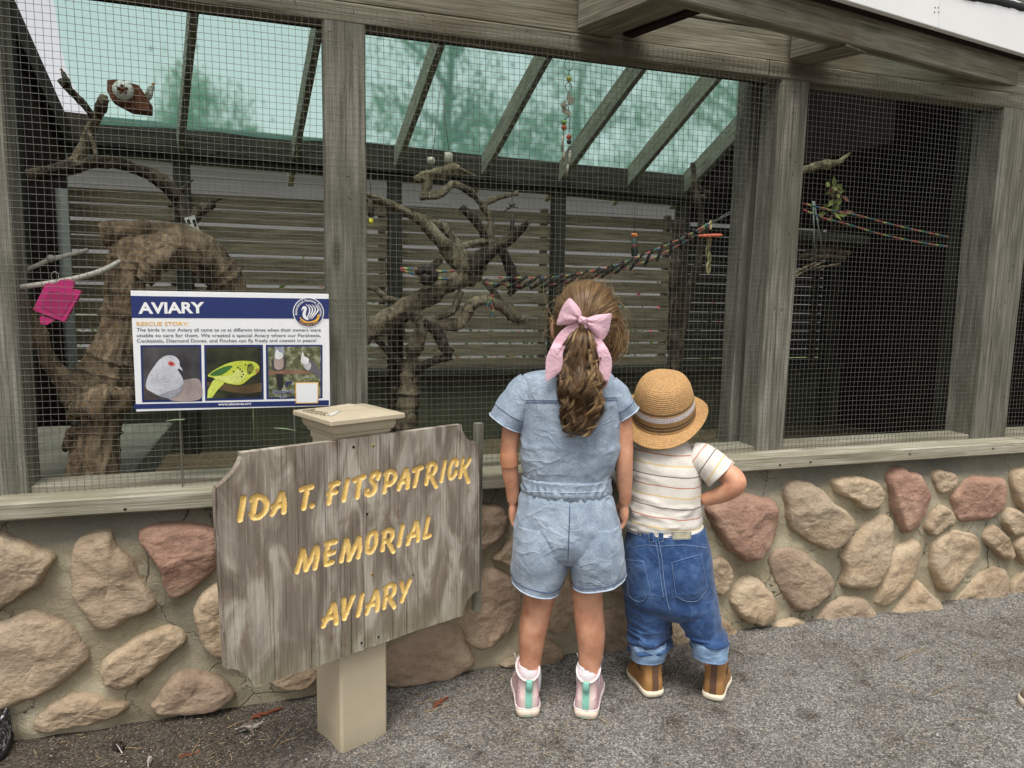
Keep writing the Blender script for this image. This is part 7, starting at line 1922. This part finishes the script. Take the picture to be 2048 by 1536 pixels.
# ------------------------------------------------------------------ litter on the gravel
m_quill = plain("feather_quill", srgb(226, 222, 212), .5); m_feath = plain("feather_grey", srgb(116, 104, 94), .9, 0, 90, .3); m_feathw = plain("feather_white", srgb(206, 200, 190), .9, 0, 90, .15); m_feathd = plain("feather_dark", srgb(58, 48, 42), .9, 0, 90, .3)
def gz(p): return float(ground_z(np.array([p[0]]), np.array([p[1]]))[0])
def feather(label, p0, p1, width, mat, curl, seed):
    a, b = G(*p0), G(*p1); q = np.random.default_rng(seed); o = thing("feather", label, "feather", tuple(a), "feathers on the gravel"); L_ = b-a; ln = np.linalg.norm(L_); d = L_/ln; s = np.array([-d[1], d[0], 0])
    t_ = np.linspace(0, 1, 18)[:, None]; sp = L_*t_+s*curl*np.sin(t_*math.pi)*ln+np.array([0, 0, 1])*(.004+.010*np.sin(t_*math.pi)); mk("quill", *tube(sp, np.linspace(.0013, .0004, 18), 6), m_quill, o)
    vs, fs = [], []; n = 120
    for i in range(n):
        u = .1+.9*i/n; c = np.array([np.interp(u, t_[:, 0], sp[:, j]) for j in range(3)]); sd = 1 if i % 2 else -1; w = width*math.sin(min(1, u*1.2+.15)*math.pi*.75+.35)*q.uniform(.75, 1.1)
        e1 = c+s*sd*w+d*w*.7+np.array([0, 0, q.uniform(-.002, .006)]); m_ = (c+e1)/2+np.array([0, 0, .003]); k = len(vs); vs += [c-d*.0018, c+d*.0018, m_+d*.0016, e1, m_-d*.0016]; fs.append((k, k+1, k+2, k+3, k+4))
    mk("vane", np.array(vs), fs, mat, o, False)
feather("long grey brown feather with downy tip beside the wall at the left", (52, 1462), (152, 1446), .016, m_feath, .06, 1)
feather("thin curved white quilled feather at the foot of the wall", (312, 1428), (398, 1406), .007, m_feath, -.12, 2)
feather("dark brown feather with white shaft near the bottom left", (246, 1512), (230, 1490), .014, m_feathd, .05, 3)
feather("fluffy grey feather left of the beige post", (470, 1462), (505, 1478), .016, m_feath, .2, 4)
feather("white curved down feather left of the beige post", (478, 1466), (526, 1448), .006, m_feathw, -.35, 5)
feather("tiny white feather near the bottom edge", (296, 1536), (305, 1524), .005, m_feathw, .05, 6)
m_frond = plain("rust_frond", srgb(136, 72, 46), .9, .1, 90, .3); m_twig = plain("dry_twig", srgb(150, 126, 92), .9, .2, 60, .25)
def frond(label, p0, p1, n, seed):
    a, b = G(*p0), G(*p1); q = np.random.default_rng(seed); o = thing("cedar_frond", label, "frond", tuple(a), "rusty cedar fronds on the gravel"); L_ = b-a; d = L_/np.linalg.norm(L_); s = np.array([-d[1], d[0], 0]); mb = MB(); up = np.array([0, 0, .006])
    mb.add(*tube([up*0, L_*.5+up, L_+up*.5], .0011, 5))
    for i in range(n):
        c = L_*(.12+.85*i/n)+up; sd = 1 if i % 2 else -1; l = .018*(1-.5*i/n)*q.uniform(.7, 1.2); e1 = c+(d*.75+s*sd*.6)*l+np.array([0, 0, q.uniform(-.003, .006)]); mb.add(*tube([c, (c+e1)/2+np.array([0, 0, .002]), e1], [.0011, .0013, .0005], 5))
        for j in range(3): c2 = c+(e1-c)*(.3+.25*j); mb.add(*tube([c2, c2+(d*.9-s*sd*.3)*l*.3], [.001, .0004], 4))
    mb.build("sprig", m_frond, o)
frond("bright rusty orange cedar frond left of the beige post", (492, 1444), (566, 1420), 22, 1); frond("crumbled rust coloured cedar frond near the bottom edge", (350, 1520), (400, 1510), 8, 2); frond("small rusty cedar sprig to the right of the beige post", (862, 1420), (896, 1398), 14, 3)
q = np.random.default_rng(9); mb = MB()
tw = [((1795,1322),(1850,1300),"longest straw coloured twig lying on the gravel right of the toddler"),((1800,1326),(1846,1306),"twig lying along the longest twig right of the toddler"),((1862,1394),(1920,1372),"slanting dry twig below the paired twigs at the right"),((1945,1318),(1960,1294),"short upright pointing twig near the right edge of the wall"),
 ((1785,1374),(1835,1392),"dry twig pointing down right in the middle of the right gravel"),((1912,1446),(1958,1446),"level reddish twig at the lower right"),((1835,1488),(1872,1498),"small twig near the bottom right of the gravel"),((1200,1440),(1222,1454),"tiny twig just right of the child's right sneaker"),((820,1405),(870,1380),"uppermost of the dry twigs between post and sneakers"),((835,1412),(900,1402),"middle one of the dry twigs between post and sneakers"),
 ((850,1425),(905,1410),"lowest of the dry twigs between post and sneakers"),((545,1498),(585,1452),"long steep twig left of the beige post foot"),((560,1490),(596,1478),"twig crossing near the foot of the beige post"),((384,1515),(408,1480),"steep twig halfway between dark feather and beige post"),((250,1504),(284,1504),"level pale straw touching the dark brown feather"),((120,1492),(140,1486),"short pale straw under the long downy feather"),((455,1460),(495,1442),"twig lying under the orange cedar frond")]
for k, (a, b, lb) in enumerate(tw):
    pa, pb = G(*a), G(*b); o = pa.copy(); o[2] = gz(pa)+.003; n_ = q.normal(0, .004, 3); mid = (pb-pa)/2+np.array([n_[0], n_[1], .003])
    t = mk("twig", *tube(catmull([np.zeros(3), mid, pb-pa+np.array([0, 0, gz(pb)-gz(pa)])], 10), np.linspace(.0011, .0007, 10), 5), m_twig, None, True, loc=o); tag(t, lb, "twig", "dry twigs on the gravel")
m_leafd = plain("dry_leaf", srgb(134, 116, 90), .9, .15, 60, .2)
q = np.random.default_rng(19); n = 560; mb = MB(); vs = []; fs = []
for i in range(n):
    x = q.uniform(-.8, 2.6) if i > 260 else q.uniform(-.8, .7); y = -q.uniform(.05, 1.1) if i > 260 else -q.uniform(.05, .55)
    a = q.uniform(0, 6.28); l = q.uniform(.003, .012); w = q.uniform(.0005, .0013); d = np.array([math.cos(a), math.sin(a), q.uniform(-.1, .25)]); s = np.array([-d[1], d[0], 0]); c = np.array([x, y, float(ground_z(np.array([x]), np.array([y]))[0])+.003]); k = len(vs)
    vs += [c-d*l-s*w, c-d*l+s*w, c+d*l+s*w, c+d*l-s*w, c+np.array([0, 0, .0012])]; fs += [(k, k+1, k+4), (k+1, k+2, k+4), (k+2, k+3, k+4), (k+3, k, k+4)]
o = mk("plant_litter", np.array(vs), fs, m_leafd, None, False); o["kind"] = "stuff"; o["label"] = "tiny dry plant litter scattered on the gravel"; o["category"] = "litter"
